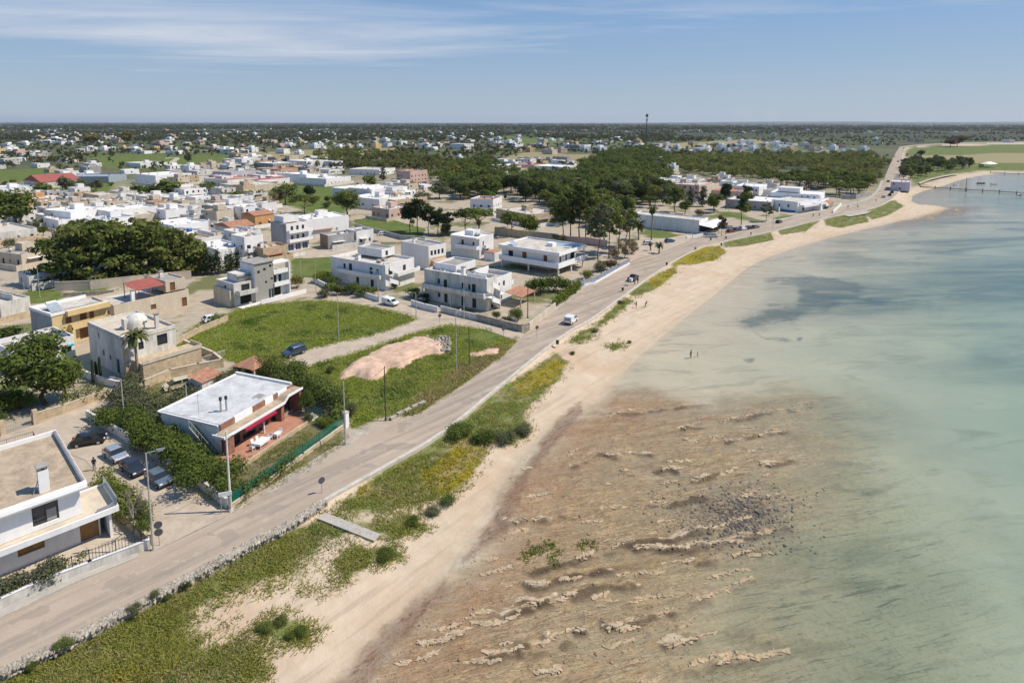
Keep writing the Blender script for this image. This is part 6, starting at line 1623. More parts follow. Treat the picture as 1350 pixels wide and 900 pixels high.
# bare fig tree
def bare_tree(label, x, y, hpx):
    p = at(x, y, 0); s = F_PX / math.hypot(p.x, p.y); t = thing('bare_tree', label, 'tree', p); rs = random.Random(3); m = MB(); tr_ = MB()
    def grow(mb, a, d, L_, r, dep):
        b = a + d * L_; mb.tube(a, b, r, r * .65, 6 if dep < 2 else 4, False)
        if dep < 5:
            for k in range(3 if dep < 3 else 2): grow(m, b, (d + Vector((rs.uniform(-.8, .8), rs.uniform(-.8, .8), rs.uniform(-.1, .45)))).normalized(), L_ * .72, r * .62, dep + 1)
    grow(tr_, Vector((0, 0, 0)), Vector((.05, 0, 1)), hpx / s * .30, .12, 0)
    tr_.build('trunk', PALE_BARK, t); m.build('branches', PALE_BARK, t)
bare_tree('bare pale fig tree in the paved corner yard of the modern villa', 177, 704, 62)
palm('fan_palm', 'shaggy palm in front of the domed white house', 183, 503, 68, 36, 'date')
def cactus(label, x, y, hpx):
    p = at(x, y, 0); s = F_PX / math.hypot(p.x, p.y); t = thing('columnar_cactus', label, 'cactus', p); rs = random.Random(5)
    for i in range(7):
        a = rs.uniform(0, 6.28); r = rs.uniform(.1, .9); h = hpx / s * rs.uniform(.55, 1); m = MB(); cx, cy = r * math.cos(a), r * math.sin(a)
        m.lathe([(.16, 0), (.19, h * .3), (.18, h * .8), (.12, h * .96), (0, h)], cx, cy, 8).build('stem', LM['cypress'], t)
cactus('cluster of tall columnar cactus in the yard of the low white house', 130, 503, 30)
# --- seafront gardens
for i, (x, y, hp, wp, lb, lf) in enumerate([(428, 392, 14, 22, 'agave like round shrub at the meadow corner', 'olive'), (436, 386, 16, 24, 'first dark bush before the left seafront house', 'dark'), (450, 388, 17, 22, 'dark bush beside the first before the left seafront house', 'dark'),
                                             (464, 388, 18, 24, 'large rounded dark bush in the middle of the front garden row', 'green'), (480, 391, 18, 24, 'dark bush near the stair of the left seafront house', 'green'), (493, 388, 12, 16, 'small dark bush at the right end of the front garden row', 'dark'),
                                             (424, 372, 16, 26, 'light green shrubs left of the left seafront house', 'bright'), (440, 376, 14, 22, 'green shrub partly before the left seafront house wall', 'green'), (545, 392, 16, 26, 'dark shrub between the two big seafront houses', 'dark'), (560, 396, 12, 18, 'dark low shrub at the carport of the corner house', 'dark'),
                                             (655, 420, 12, 16, 'flowering shrub below the outside stair', 'green'), (682, 424, 22, 26, 'green bush behind the stone corner wall', 'green'), (668, 425, 10, 16, 'low grey green bush in the corner garden', 'olive'),
                                             (713, 388, 26, 30, 'large green bush in front of the raised villa', 'green'), (730, 384, 28, 32, 'tall green bush below the raised villa balcony', 'green'), (747, 384, 22, 24, 'green bush right of the tall one below the balcony', 'dark'), (700, 384, 20, 22, 'green bush beside the corner house balcony', 'dark'),
                                             (774, 368, 14, 20, 'dark shrub behind the white curved fence', 'dark'), (790, 358, 16, 22, 'olive shrub among pine trunks by the fence', 'olive'), (805, 356, 16, 22, 'brown shrub behind the white fence', 'brown'), (392, 380, 20, 20, 'small yellowish palm like shrub by the grey house', 'ochre'),
                                             (520, 380, 12, 20, 'dark shrub under the middle white house', 'dark')]):
    tree('shrub', lb, x, y, hp, wp, 'bush', lf, cat='shrub')
hedge('hedge', 'bright clipped hedge along the coast road below the raised villa', [(733, 404), (748, 393), (764, 381)], 2.8, 2.0, 'bright', 80, .17)
# --- garden pines and stone pines in the middle distance
for i, (x, y, hp, wp) in enumerate([(541, 306, 38, 26), (551, 307, 44, 28), (565, 308, 36, 24), (577, 309, 34, 22), (589, 310, 32, 24)]):
    tree('pine_tree', ['leftmost dark pine of the garden row behind the seafront', 'tallest dark pine of the garden row behind the seafront', 'middle dark pine of the garden row behind the seafront', 'fourth dark pine of the garden row, with thin trunk', 'rightmost dark pine of the garden row beside the stone pine'][i], x, y, hp, wp, 'pine', 'cypress', group='row of garden pines')
tree('stone_pine', 'wide dark stone pine in front of the tiled white villa', 632, 309, 37, 52, 'umbrella', 'dark'); tree('stone_pine', 'darker half of the stone pine pair before the tiled villa', 613, 308, 33, 40, 'umbrella', 'cypress')
tree('stone_pine', 'flat topped stone pine beside the long tan garden wall', 675, 311, 32, 40, 'umbrella', 'dark'); tree('garden_tree', 'bright green tree right of the flat topped stone pine', 698, 309, 28, 32, 'round', 'green')
tree('olive_tree', 'small round olive tree beside the long tan stone shed', 556, 268, 16, 28, 'round', 'olive')
# --- tall leggy pines by the road bend
for i, (x, y, hp, wp, lf) in enumerate([(742, 318, 56, 34, 'pine'), (752, 318, 66, 40, 'dark'), (764, 318, 76, 44, 'pine'), (779, 322, 66, 38, 'pine'), (789, 352, 84, 36, 'olive'), (803, 340, 70, 36, 'dark'), (816, 333, 58, 36, 'olive'), (826, 326, 48, 30, 'green'), (772, 316, 70, 34, 'dark')]):
    tree('coast_pine', ['leftmost leggy pine by the road bend', 'leggy pine with dark twin stems at the road bend', 'tallest leggy pine at the road bend', 'leggy pine just right of the tallest one', 'grey green pine leaning over the white fence', 'dark dense pine behind the white fence end', 'loose olive green tree beside the tan bushes', 'small green tree next to the fan palm', 'dark pine filling the gap behind the tallest one'][i],
         x, y, hp, wp, 'leggy', lf, group='tall pines at the road bend')
for i, (x, y, hp, wp) in enumerate([(824, 340, 26, 28), (812, 346, 20, 24), (834, 334, 18, 18), (796, 356, 14, 20), (736, 322, 14, 24)]):
    tree('tamarisk', ['large tan feathery tamarisk at the end of the white fence', 'tan tamarisk left of the large feathery one', 'small tan tamarisk nearest the car park', 'dry reddish bush under the leaning pine', 'pinkish dry bush before the long tan wall'][i], x, y, hp, wp, 'feather', 'tan', cat='shrub')
palm('fan_palm', 'tall slim fan palm in front of the white bar hall', 859, 316, 47, 17, 'fan'); palm('fan_palm', 'tall fan palm left of the date palm, against the trees', 830, 319, 48, 16, 'fan')
palm('date_palm', 'bushy date palm between the two tall fan palms', 842, 316, 30, 28, 'date'); palm('date_palm', 'small palm on the traffic island', 869, 334, 17, 15, 'date'); palm('date_palm', 'tiny dark palm on the left part of the traffic island', 858, 330, 12, 8, 'fan')
palm('fan_palm', 'palm above the round bush near the gabled house', 278, 256, 18, 14, 'date')
tree('dead_tree', 'dead brown tree between the bar canopies and parked cars', 951, 312, 27, 12, 'pine', 'brown')
for i, (x, y, hp, wp, k, lf, lb) in enumerate([(890, 280, 34, 30, 'pine', 'dark', 'dense pine behind the left end of the white bar hall'), (910, 272, 27, 12, 'cypress', 'cypress', 'dark cypress left of the pair below the hillside villas'), (926, 272, 26, 13, 'cypress', 'cypress', 'dark cypress right of the pair below the hillside villas'),
                                               (941, 280, 26, 28, 'round', 'dark', 'broad dark tree behind the bar canopies'), (957, 276, 32, 18, 'pine', 'cypress', 'tall dark conifer behind the cream villa'), (977, 299, 44, 28, 'leggy', 'dark', 'tall loose pine standing right of the bar by the road'), (984, 272, 26, 16, 'pine', 'cypress', 'dark conifer beyond the tall loose pine'),
                                               (1010, 292, 22, 16, 'leggy', 'olive', 'thin tree beside the concrete frame near the road'), (903, 282, 20, 20, 'round', 'green', 'green round tree next to the dense pine behind the hall'), (925, 284, 10, 18, 'bush', 'tan', 'tan bush on the bar hall garden edge')]):
    tree('roadside_tree', lb, x, y, hp, wp, k, lf)
# --- single trees among the far left houses
for x, y, hp, wp, k, lf, lb in [(20, 299, 42, 52, 'round', 'dark', 'big dark tree at the left edge beyond the long white house'), (224, 262, 24, 32, 'round', 'dark', 'round dark tree beside the white gabled house'), (205, 262, 18, 26, 'round', 'green', 'green tree left of the round dark one'), (186, 258, 14, 30, 'bush', 'green', 'low green thicket on the far field edge'),
                                (105, 255, 16, 17, 'round', 'green', 'round bright tree on the far green field'), (88, 258, 22, 17, 'round', 'olive', 'slender grey tree on the far green field'), (127, 254, 15, 17, 'round', 'olive', 'grey round tree by the beige block'), (57, 260, 16, 20, 'round', 'dark', 'dark tree between warehouse and orange house'),
                                (275, 260, 18, 30, 'round', 'dark', 'dense dark round tree under the palm'), (376, 270, 28, 38, 'round', 'dark', 'left dark tree of the trio on the green slope'), (402, 283, 26, 42, 'umbrella', 'dark', 'wide rounded tree in front of the trio on the green slope'), (409, 262, 19, 20, 'round', 'cypress', 'small dark tree of the trio on the green slope'), (365, 272, 20, 24, 'feather', 'tan', 'grey brown bush at the foot of the left dark tree'),
                                (458, 285, 36, 42, 'round', 'dark', 'big dark round tree left of the lilac bungalow'), (213, 308, 12, 16, 'bush', 'brown', 'reddish bush among the white roofs'), (224, 284, 12, 18, 'bush', 'green', 'green bush beside the grey beige store'), (5, 262, 10, 22, 'bush', 'dark', 'dark hedge bush before the pale warehouse'),
                                (545, 252, 14, 20, 'round', 'green', 'bright tree right of the loggia villa front'), (488, 250, 20, 24, 'round', 'dark', 'dark tree left of the terraced white row'), (580, 262, 24, 34, 'round', 'olive', 'grey green tree right of the loggia villa'), (595, 240, 26, 30, 'round', 'ochre', 'yellowish tree at the left edge of the wood'), (505, 238, 22, 10, 'cypress', 'cypress', 'dark cypress left of the loggia villa'),
                                (120, 192, 14, 20, 'round', 'ochre', 'yellow green tree on the far left plain'), (168, 190, 16, 18, 'round', 'ochre', 'ochre tree on the far left plain'), (1262, 192, 12, 24, 'round', 'brown', 'rust brown tree at the far end of the marsh field'), (1215, 206, 8, 10, 'round', 'brown', 'small brown tree behind the far grove'), (1253, 193, 10, 18, 'round', 'brown', 'brown tree beside the rust one on the marsh edge'),
                                (640, 268, 20, 24, 'round', 'green', 'green tree behind the tiled villa roof'), (248, 218, 16, 10, 'round', 'olive', 'lone grey tree near the sandy track')]:
    tree('round_tree', lb, x, y, hp, wp, k, lf)
hedge('hedge', 'long dark hedge in front of the beige warehouse', [(292, 263), (346, 260)], 4.0, 3.2, 'dark', 20, .45)

# --- woods: the nearest trees as individuals, the mass behind as one object each
def inside(px, py, poly):
    r = False; n = len(poly)
    for i in range(n):
        (ax, ay), (bx, by) = poly[i], poly[(i + 1) % n]
        if (ay > py) != (by > py) and px < (bx - ax) * (py - ay) / (by - ay) + ax: r = not r
    return r
def fill(poly, sp, rs, cap=9999):
    """jittered world-space points inside a pixel polygon, nearest first"""
    P = world(poly, 0); x0, y0 = P.min(0); x1, y1 = P.max(0); o = []; sp *= .93
    X, Y = np.meshgrid(np.arange(x0, x1, sp), np.arange(y0, y1, sp)); X = X + rs.uniform(-.7, .7, X.shape) * sp; Y = Y + rs.uniform(-.7, .7, Y.shape) * sp
    for x, y in zip(X.ravel(), Y.ravel()):
        if inside(x, y, P) and rs.rand() > .13 and vnoise(x / 26, y / 26, 3) > .2: o.append((x, y))
    o.sort(key=lambda q: q[0] ** 2 + q[1] ** 2); return o[:cap]
def wood(name, label, pts, rs, hr, leaf, n_leaf, group=None):
    """one object: many crowns and trunks with their own shapes"""
    if not pts: return
    pts = np.array(pts); out_ = []
    var = [leaf_cloud(np.random.RandomState(90 + i), crown_clumps(np.random.RandomState(60 + i), ['round', 'umbrella', 'pine', 'round'][i % 4]), n_leaf, .62 / math.sqrt(n_leaf) * 1.25) for i in range(8)]
    for (x, y) in pts:
        h = rs.uniform(*hr); W = h * rs.uniform(.8, 1.25) ; v = var[rs.randint(8)]
        a = rs.uniform(0, 6.28); c, s_ = math.cos(a), math.sin(a)
        q = np.empty_like(v); q[:, 0] = (v[:, 0] * c - v[:, 1] * s_) * W + x; q[:, 1] = (v[:, 0] * s_ + v[:, 1] * c) * W + y; q[:, 2] = v[:, 2] * h - (0.12 * h)
        out_.append(q)
    V = np.concatenate(out_); o = link(name, cloud_mesh(name, V, LM[leaf])); tag(o, label, 'wood', kind='stuff'); return o
rsw = np.random.RandomState(12)
WOOD_A = [(575, 250), (600, 222), (640, 212), (690, 236), (750, 232), (795, 206), (860, 196), (885, 212), (885, 272), (845, 284), (805, 300), (765, 304), (735, 290), (700, 268), (668, 262), (600, 264)]
WOOD_B = [(880, 214), (930, 205), (985, 206), (1080, 207), (1150, 205), (1168, 216), (1158, 242), (1140, 262), (1112, 262), (1095, 252), (1040, 250), (1012, 246), (1000, 238), (960, 236), (890, 226)]
WOOD_C = [(1191, 244), (1190, 222), (1215, 208), (1285, 208), (1290, 220), (1250, 226), (1216, 233)]
WOOD_D = [(413, 222), (415, 202), (470, 200), (520, 204), (560, 208), (600, 214), (590, 240), (565, 244), (520, 228), (470, 224)]
pa = fill(WOOD_A, 8.2, rsw)
for i, (x, y) in enumerate(pa[:150]):
    lf = ['dark', 'pine', 'green', 'dark', 'olive', 'cypress', 'pine'][rsw.randint(7)]
    k = ['round', 'umbrella', 'round', 'pine'][rsw.randint(4)]
    wd = {'dark': 'dark', 'pine': 'mid green', 'green': 'bright green', 'olive': 'grey green', 'cypress': 'blackish green'}[lf]; sh = {'round': 'rounded', 'umbrella': 'flat topped', 'pine': 'pointed'}[k]
    tree('wood_tree', '%s %s tree in the dense wood behind the seafront' % (wd, sh), 0, 0, kind=k, leaf=lf, h=rsw.uniform(8, 13.5), w_=rsw.uniform(8, 11.5), group='%s %s trees of the dense wood' % (wd, sh), xy=(x, y))
wood('dense_wood', 'far part of the dense mixed wood in the middle distance', pa[150:], rsw, (8, 13), 'dark', 220)
pb = [q for q in fill(WOOD_B, 8.0, rsw) if vnoise(q[0] / 34, q[1] / 34, 19) > .30]
for i, (x, y) in enumerate(pb[:60]):
    lf = ['dark', 'pine', 'green'][rsw.randint(3)]; wd = {'dark': 'dark', 'pine': 'mid green', 'green': 'lighter green'}[lf]
    tree('wood_tree', '%s pine on the near edge of the big pine wood' % wd, 0, 0, kind='umbrella', leaf=lf, h=rsw.uniform(8, 11), w_=rsw.uniform(8, 11), group='%s edge pines of the big pine wood' % wd, xy=(x, y))
wood('pine_wood', 'big dark pine wood left of the long straight road', pb[60:], rsw, (8, 11.5), 'pine', 200)
pc = fill(WOOD_C, 11, rsw)
for x, y in pc[:70]: tree('grove_tree', 'dark pointed tree of the grove between marsh field and bay', 0, 0, kind='pine' if rsw.rand() < .6 else 'round', leaf='dark' if rsw.rand() < .5 else 'olive', h=rsw.uniform(7, 11), w_=rsw.uniform(6, 9), group='trees of the grove by the bay', xy=(x, y))
wood('leafy_wood', 'leafy park strip of mixed trees left of the main wood', [q for q in fill(WOOD_D, 9.5, rsw) if vnoise(q[0] / 40, q[1] / 40, 9) > .38], rsw, (6, 12), 'pine', 200)
# the plain: belts and scattered trees to the horizon
def plain_pts(y0, y1, n, thr, seed, sc_=900.0):
    rs = np.random.RandomState(seed); o = []
    px = rs.uniform(-350, 1750, n * 6); py = YH + (np.exp(rs.uniform(math.log(y0 - YH), math.log(y1 - YH), n * 6)))
    for x, y in zip(px, py):
        p = at(x, y, 0)
        if x > 1170 and y > 187: continue
        if fbm(np.array([p.x / sc_]), np.array([p.y / sc_ * 1.0]), seed, 3)[0] < thr: continue
        o.append((p.x, p.y))
        if len(o) >= n: break
    return o
def plain(name, label, pts, rs, hr, n_leaf, spread):
    P = np.array(pts); ex = []
    for (x, y) in P:
        for k in range(spread): ex.append((x + rs.normal() * 9 * spread ** .5, y + rs.normal() * 9 * spread ** .5))
    return wood(name, label, ex, rs, hr, 'far', n_leaf)
MEAS = [tuple(p) for q in GREEN[4:] for p in world(q, 0)]
gp = [world(q, 0) for q in GREEN[3:] + TAN]
def clear(pts, houses):
    o = []
    for x, y in pts:
        if any(inside(x, y, q) for q in gp): continue
        if any((x - a) ** 2 + (y - b) ** 2 < r * r for a, b, r in houses): continue
        o.append((x, y))
    return o
HS = [(o.location.x + 4, o.location.y + 12, 15) for o in list(COL.objects) if o.parent is None and o.type == 'EMPTY' and o.get('category') in ('house', 'hall', 'warehouse', 'farm', 'greenhouse', 'barn', 'building')]
plain('scattered_trees', 'scattered dark trees and hedges of the plain around the far houses', clear(plain_pts(180, 226, 2600, .42, 31, 260), HS), rsw, (4.5, 9.5), 60, 2)
plain('far_woodland', 'dark woodland belts of the plain towards the horizon', clear(plain_pts(168, 187, 3200, .42, 37, 700), HS), rsw, (7, 12), 30, 4)
plain('horizon_woodland', 'continuous dark tree line along the horizon', plain_pts(162.4, 172, 5200, .34, 41, 2600), rsw, (10, 22), 18, 5)
# shrubs and low trees between the houses of the town
SH = {}
for i in range(150):
    x, y = rgt.uniform(-20, 700), rgt.uniform(226, 345)
    p = at(x, y, 0)
    if any(inside(x, y, q) for q in GREEN[:6]) or any((p.x - a) ** 2 + (p.y - b) ** 2 < 150 for a, b, r in HS) or (y > 318 and x > 380): continue
    lf = rgt.choice(['dark', 'green', 'olive', 'green', 'dark', 'ochre']); wd = {'dark': 'dark green', 'green': 'leafy green', 'olive': 'grey green', 'ochre': 'yellowish'}[lf]
    tree('garden_shrub', 'small %s garden tree between houses of the old quarter' % wd, x, y, kind=rgt.choice(['bush', 'round', 'round']), leaf=lf, h=rgt.uniform(2.2, 5), w_=rgt.uniform(2.5, 5), group='small %s garden trees of the old quarter' % wd, cat='shrub')

# --- ground cover that stands up: verge grass, yellow mats, meadow
def blades(name, label, mask_fn, n, bbox, hr, wd, leaf, seed, tuft=5, spread=.22):
    rs = np.random.RandomState(seed)
    px = rs.uniform(bbox[0], bbox[2], n); py = rs.uniform(bbox[1], bbox[3], n)
    u, v = px - PX0, py - PY0; dz_ = -v * _cp - F_PX * _sp; t = -(H + .4) / dz_
    X, Y = u * t, (-v * _sp + F_PX * _cp) * t
    m = mask_fn(X, Y); k = (m > rs.random(n)) & ((sdist(X, Y, _PR) > 1.0) | (sdist(X, Y, _PL) < -.4)); X, Y, m = X[k], Y[k], m[k]
    Z = terrain_z(X, Y)
    X = np.repeat(X, tuft) + rs.normal(size=len(X) * tuft) * spread; Y = np.repeat(Y, tuft) + rs.normal(size=len(Y) * tuft) * spread; Z = np.repeat(Z, tuft); N_ = len(X)
    h = rs.uniform(*hr, N_); a = rs.uniform(0, 6.283, N_); ln = rs.normal(size=(N_, 2)) * h[:, None] * .95
    c, s_ = np.cos(a) * wd, np.sin(a) * wd
    V = np.stack([np.stack([X - c, Y - s_, Z - .03], 1), np.stack([X + c, Y + s_, Z - .03], 1), np.stack([X + ln[:, 0] + c * .3, Y + ln[:, 1] + s_ * .3, Z + h], 1), np.stack([X + ln[:, 0] - c * .5, Y + ln[:, 1] - s_ * .5, Z + h * .9], 1)], 1).reshape(-1, 3)
    o = link(name, cloud_mesh(name, V, LM[leaf])); tag(o, label, 'grass', kind='stuff')
def vmask(polys, z, soft, nscale=5.0, thr=.46, less=None):
    def f(X, Y):
        o = np.zeros(X.shape)
        for p in polys: o = np.maximum(o, pmask(X, Y, p, z, soft))
        if less:
            for p in less: o = o * (1 - .85 * pmask(X, Y, p, z, 2.5))
        return o * smooth(thr - .12, thr + .12, fbm(X / nscale, Y / nscale, 77, 4)) * 1.2
    return f
blades('verge_grass', 'rough green and straw coloured grass of the beach verge', vmask(VERGE, -.6, 1.5, 3.0, .37, BARE + YELLOW[:6]), 120000, (-40, 430, 780, 940), (.06, .32), .05, 'grass', 5)
blades('verge_grass', 'thin dry grass along the verge farther up the beach road', vmask(VERGE, -.6, 1.5, 3.0, .42), 26000, (740, 260, 1200, 460), (.2, .5), .09, 'grass', 6, 4, .5)
blades('yellow_ground_cover', 'yellow flowering mats on the beach verge', vmask(YELLOW[:6], -.5, 1.6, 2.5, .30), 30000, (130, 320, 960, 915), (.08, .28), .07, 'yellow', 8, 5, .25)
blades('meadow_grass', 'bright green meadow grass on the two open plots', vmask(GREEN[:2], 0, 1.2, 5.0, .34, YELLOW[6:]), 120000, (220, 392, 700, 570), (.08, .42), .07, 'meadow', 9, 4, .35)
blades('yard_grass', 'weedy grass of the villa garden', vmask(SEMI, 0, 1.5, 3.0, .50), 14000, (120, 495, 460, 675), (.1, .35), .05, 'grass', 10, 4, .25)
blades('dry_grass', 'straw coloured dry grass strip along the landward road edge', vmask(YELLOW[6:], 0, 1.0, 4.0, .36), 22000, (540, 445, 690, 560), (.12, .4), .06, 'straw', 19, 4, .3)
blades('green_algae', 'patch of bright green algae on the rock flat', vmask([[(695, 735), (715, 716), (760, 708), (782, 716), (745, 728), (722, 742)]], WATER_Z, 1.5, 1.5, .55), 1500, (690, 700, 790, 745), (.05, .2), .07, 'bright', 23, 4, .2)
blades('beach_weeds', 'sparse weeds dotted over the sandy bank', vmask(BARE + [[(180, 800), (430, 690), (470, 720), (400, 800), (340, 890), (200, 930)]], -.6, 3, 2.2, .60), 26000, (150, 640, 560, 930), (.06, .25), .04, 'grass', 14, 4, .2)
for i, (x, y, hp, wp, lb, lf) in enumerate([(509, 735, 14, 30, 'dense rounded bush at the end of the beach walkway', 'green'), (370, 822, 12, 24, 'dark green beach bush in the middle of the small cluster', 'dark'), (352, 832, 14, 24, 'dark beach bush on the left of the small cluster', 'dark'), (398, 836, 14, 22, 'beach bush on the right of the small cluster', 'green'), (382, 842, 10, 16, 'lowest bush of the small beach cluster', 'green'),
                                             (205, 790, 14, 14, 'small dark shrub growing from the rubble wall, left one', 'olive'), (222, 791, 11, 12, 'dark shrub growing from the rubble wall, middle one', 'dark'), (246, 779, 16, 12, 'dark shrub growing from the rubble wall, right one', 'dark'), (86, 856, 16, 24, 'dark shrub against the rubble wall near the left edge', 'dark'), (178, 811, 16, 20, 'grey green shrub below the rubble wall', 'olive'), (44, 880, 12, 18, 'small shrub by the rubble wall at the bottom left', 'green'),
                                             (607, 575, 18, 48, 'large lush green bush on the verge beside the road', 'green'), (640, 582, 18, 40, 'second lush green bush on the verge towards the beach', 'green'), (665, 582, 16, 40, 'grey green dune bush with dry stems', 'olive'), (690, 572, 16, 30, 'grey green dune bush nearest the sand', 'olive'), (590, 664, 12, 30, 'low bush at the tip of the grassy verge', 'green'), (572, 678, 12, 30, 'low bush on the lower tip of the grassy verge', 'olive'), (545, 690, 10, 24, 'low green bush scattered below the verge tip', 'green'),
                                             (754, 467, 5, 10, 'tiny dark shrub on the sand near the kerb bin', 'dark'), (785, 437, 5, 12, 'tiny dark bush on the open sand by the van', 'dark'), (819, 400, 5, 12, 'low bush at the kerb near the two walkers', 'olive'), (830, 452, 4, 8, 'isolated small bush on open sand', 'dark')]):
    tree('beach_bush', lb, x, y, hp, wp, 'bush', lf, cat='shrub', z=float(terrain_z(np.array([at(x, y, -.6).x]), np.array([at(x, y, -.6).y]))[0]), lod=1 if hp < 10 else 0)
# ------------------------------------------------------------------ vehicles
TYRE = mat('tyre_rubber', (0.02, 0.02, 0.02), 0.9, 0.1); RIM = gloss('alloy_rim', (0.45, 0.45, 0.46), 0.35, 0.8)
CARGLASS = gloss('car_glass', (0.02, 0.025, 0.03), 0.06, 0, 0.6); LAMP = gloss('headlamp_lens', (0.75, 0.76, 0.78), 0.1); TAIL = gloss('tail_lamp', (0.35, 0.015, 0.01), 0.2)
BUMP = gloss('black_trim', (0.03, 0.03, 0.032), 0.6)
CARPROF = {  # body side profile (x forward, z up), greenhouse base and roof lines, half width
    'hatch': dict(L=4.1, W=.87, body=[(-2.0, .35), (2.02, .35), (2.06, .62), (1.95, .78), (1.0, .95), (-1.55, 1.0), (-1.98, .92), (-2.05, .6)], gl=[(.95, .94), (.25, 1.40), (-1.35, 1.43), (-1.85, .98)], roof=1.47, wr=.31, wx=1.27),
    'suv': dict(L=4.6, W=.93, body=[(-2.2, .48), (2.2, .48), (2.26, .8), (2.15, 1.05), (1.05, 1.16), (-2.2, 1.18), (-2.28, .8)], gl=[(1.0, 1.15), (.55, 1.72), (-2.0, 1.74), (-2.18, 1.17)], roof=1.80, wr=.38, wx=1.42),
    'van': dict(L=4.4, W=.91, body=[(-2.1, .38), (2.1, .38), (2.18, .65), (2.05, .95), (1.35, 1.12), (.75, 1.60), (.4, 1.80), (-2.0, 1.84), (-2.12, 1.5), (-2.14, .6)], gl=[(1.28, 1.12), (.78, 1.55), (-.1, 1.58), (-.1, 1.12)], roof=1.86, wr=.32, wx=1.33),
    'mpv': dict(L=4.2, W=.88, body=[(-2.0, .36), (2.02, .36), (2.08, .66), (1.92, .9), (1.3, 1.04), (-1.9, 1.06), (-2.08, .66)], gl=[(1.35, 1.02), (.45, 1.58), (-1.75, 1.62), (-1.95, 1.05)], roof=1.67, wr=.32, wx=1.28),
    'pickup': dict(L=5.0, W=.9, body=[(-2.5, .5), (2.3, .5), (2.38, .8), (2.25, 1.05), (1.15, 1.14), (-2.5, 1.14)], gl=[(1.05, 1.13), (.5, 1.65), (-.55, 1.67), (-.75, 1.13)], roof=1.72, wr=.38, wx=1.5)}
def car(kind, paint, label, x, y, ang, group=None, xy=None):
    c = CARPROF[kind]; p = at(x, y, 0.02) if xy is None else Vector((*xy, .02)); W = c['W']
    nm = {'hatch': 'parked_car', 'suv': 'off_road_car', 'van': 'panel_van', 'mpv': 'people_carrier', 'pickup': 'pickup_truck'}[kind]
    t = thing(nm, label, {'van': 'van', 'pickup': 'pickup'}.get(kind, 'car'), p, R(ang), group)
    b = MB(); pr = c['body']; k = len(pr); rings = [(-W, .0), (-W * .96, .04), (W * .96, .04), (W, .0)]
    def inset(q, d): cx, cz = 0, .75; return (q[0] - d * (1 if q[0] > cx else -1), q[1] - d * (.6 if q[1] > cz else -.4))
    for yy, d in ((-W * .93, .07), (-W, .0), (W, .0), (W * .93, .07)): b.v += [(*((lambda q: (q[0], yy, q[1]))(inset(q, d))),) for q in pr]
    for s in range(3):
        for i in range(k): j = (i + 1) % k; b.f.append((s * k + i, s * k + j, (s + 1) * k + j, (s + 1) * k + i))
    b.f += [tuple(range(k)), tuple(range(4 * k - 1, 3 * k - 1, -1))]
    body = b.build('body', paint, t)
    for po in body.data.polygons: po.use_smooth = False
    g = c['gl']; Wt = W * .80; gz = g[1][1]
    gm = MB()
    if kind == 'van':
        for s in (-1, 1): gm.quad(*[(q[0], s * (W + .006), q[1]) for q in g])
        gm.quad((1.37, -W * .85, 1.125), (1.37, W * .85, 1.125), (.80, W * .80, 1.60), (.80, -W * .80, 1.60)); gm.v[-4:] = [(v[0] + .03, v[1], v[2] + .02) for v in gm.v[-4:]]
        gm.quad((-2.15, -W * .75, 1.15), (-2.15, W * .75, 1.15), (-2.1, W * .72, 1.6), (-2.1, -W * .72, 1.6)); gm.build('windows', CARGLASS, t)
    else:
        lo = [(g[0][0], W * .92, g[0][1]), (g[3][0], W * .92, g[3][1])]; n0 = [(g[0][0], g[0][1], W * .93), (g[1][0], g[1][1], Wt), (g[2][0], g[2][1], Wt), (g[3][0], g[3][1], W * .93)]
        gm.v += [(q[0], -q[2], q[1]) for q in n0] + [(q[0], q[2], q[1]) for q in n0]; gm.f += [(3, 2, 1, 0), (4, 5, 6, 7), (0, 1, 5, 4), (2, 3, 7, 6)]
        gm.build('windows', CARGLASS, t)
        r = MB(); rz = c['roof']; r.v += [(g[1][0] + .08, -Wt - .01, gz - .01), (g[2][0] - .06, -Wt - .01, g[2][1] - .01), (g[2][0] - .06, Wt + .01, g[2][1] - .01), (g[1][0] + .08, Wt + .01, gz - .01), (g[1][0] - .12, -Wt * .9, rz), (g[2][0] + .1, -Wt * .9, rz), (g[2][0] + .1, Wt * .9, rz), (g[1][0] - .12, Wt * .9, rz)]
        r.f += [(4, 7, 6, 5), (0, 4, 5, 1), (1, 5, 6, 2), (2, 6, 7, 3), (3, 7, 4, 0)]; r.build('roof', paint, t)
        pl = MB()
        for s in (-1, 1):
            for xq in ((g[1][0] + g[2][0]) / 2,): pl.quad((xq - .05, s * (W * .93 + .008), g[0][1]), (xq + .05, s * (W * .93 + .008), g[0][1]), (xq + .05, s * (Wt + .01), gz), (xq - .05, s * (Wt + .01), gz))
            pl.quad((g[3][0], s * (W * .935), g[3][1]), (g[3][0] + .3, s * (W * .935), g[3][1]), (g[2][0] + .12, s * (Wt + .008), g[2][1]), (g[2][0] - .05, s * (Wt + .008), g[2][1]))
        pl.build('pillars', paint, t)
    for sx in (-1, 1):
        for sy in (-1, 1):
            w_ = MB().tube((sx * c['wx'], sy * (W - .2), c['wr']), (sx * c['wx'], sy * (W + .01), c['wr']), c['wr'], seg=14).build('wheel', TYRE, t)
            MB().tube((sx * c['wx'], sy * (W - .02), c['wr']), (sx * c['wx'], sy * (W + .025), c['wr']), c['wr'] * .62, seg=10).build('rim', RIM, w_)
    fx = max(q[0] for q in pr); bx = min(q[0] for q in pr)
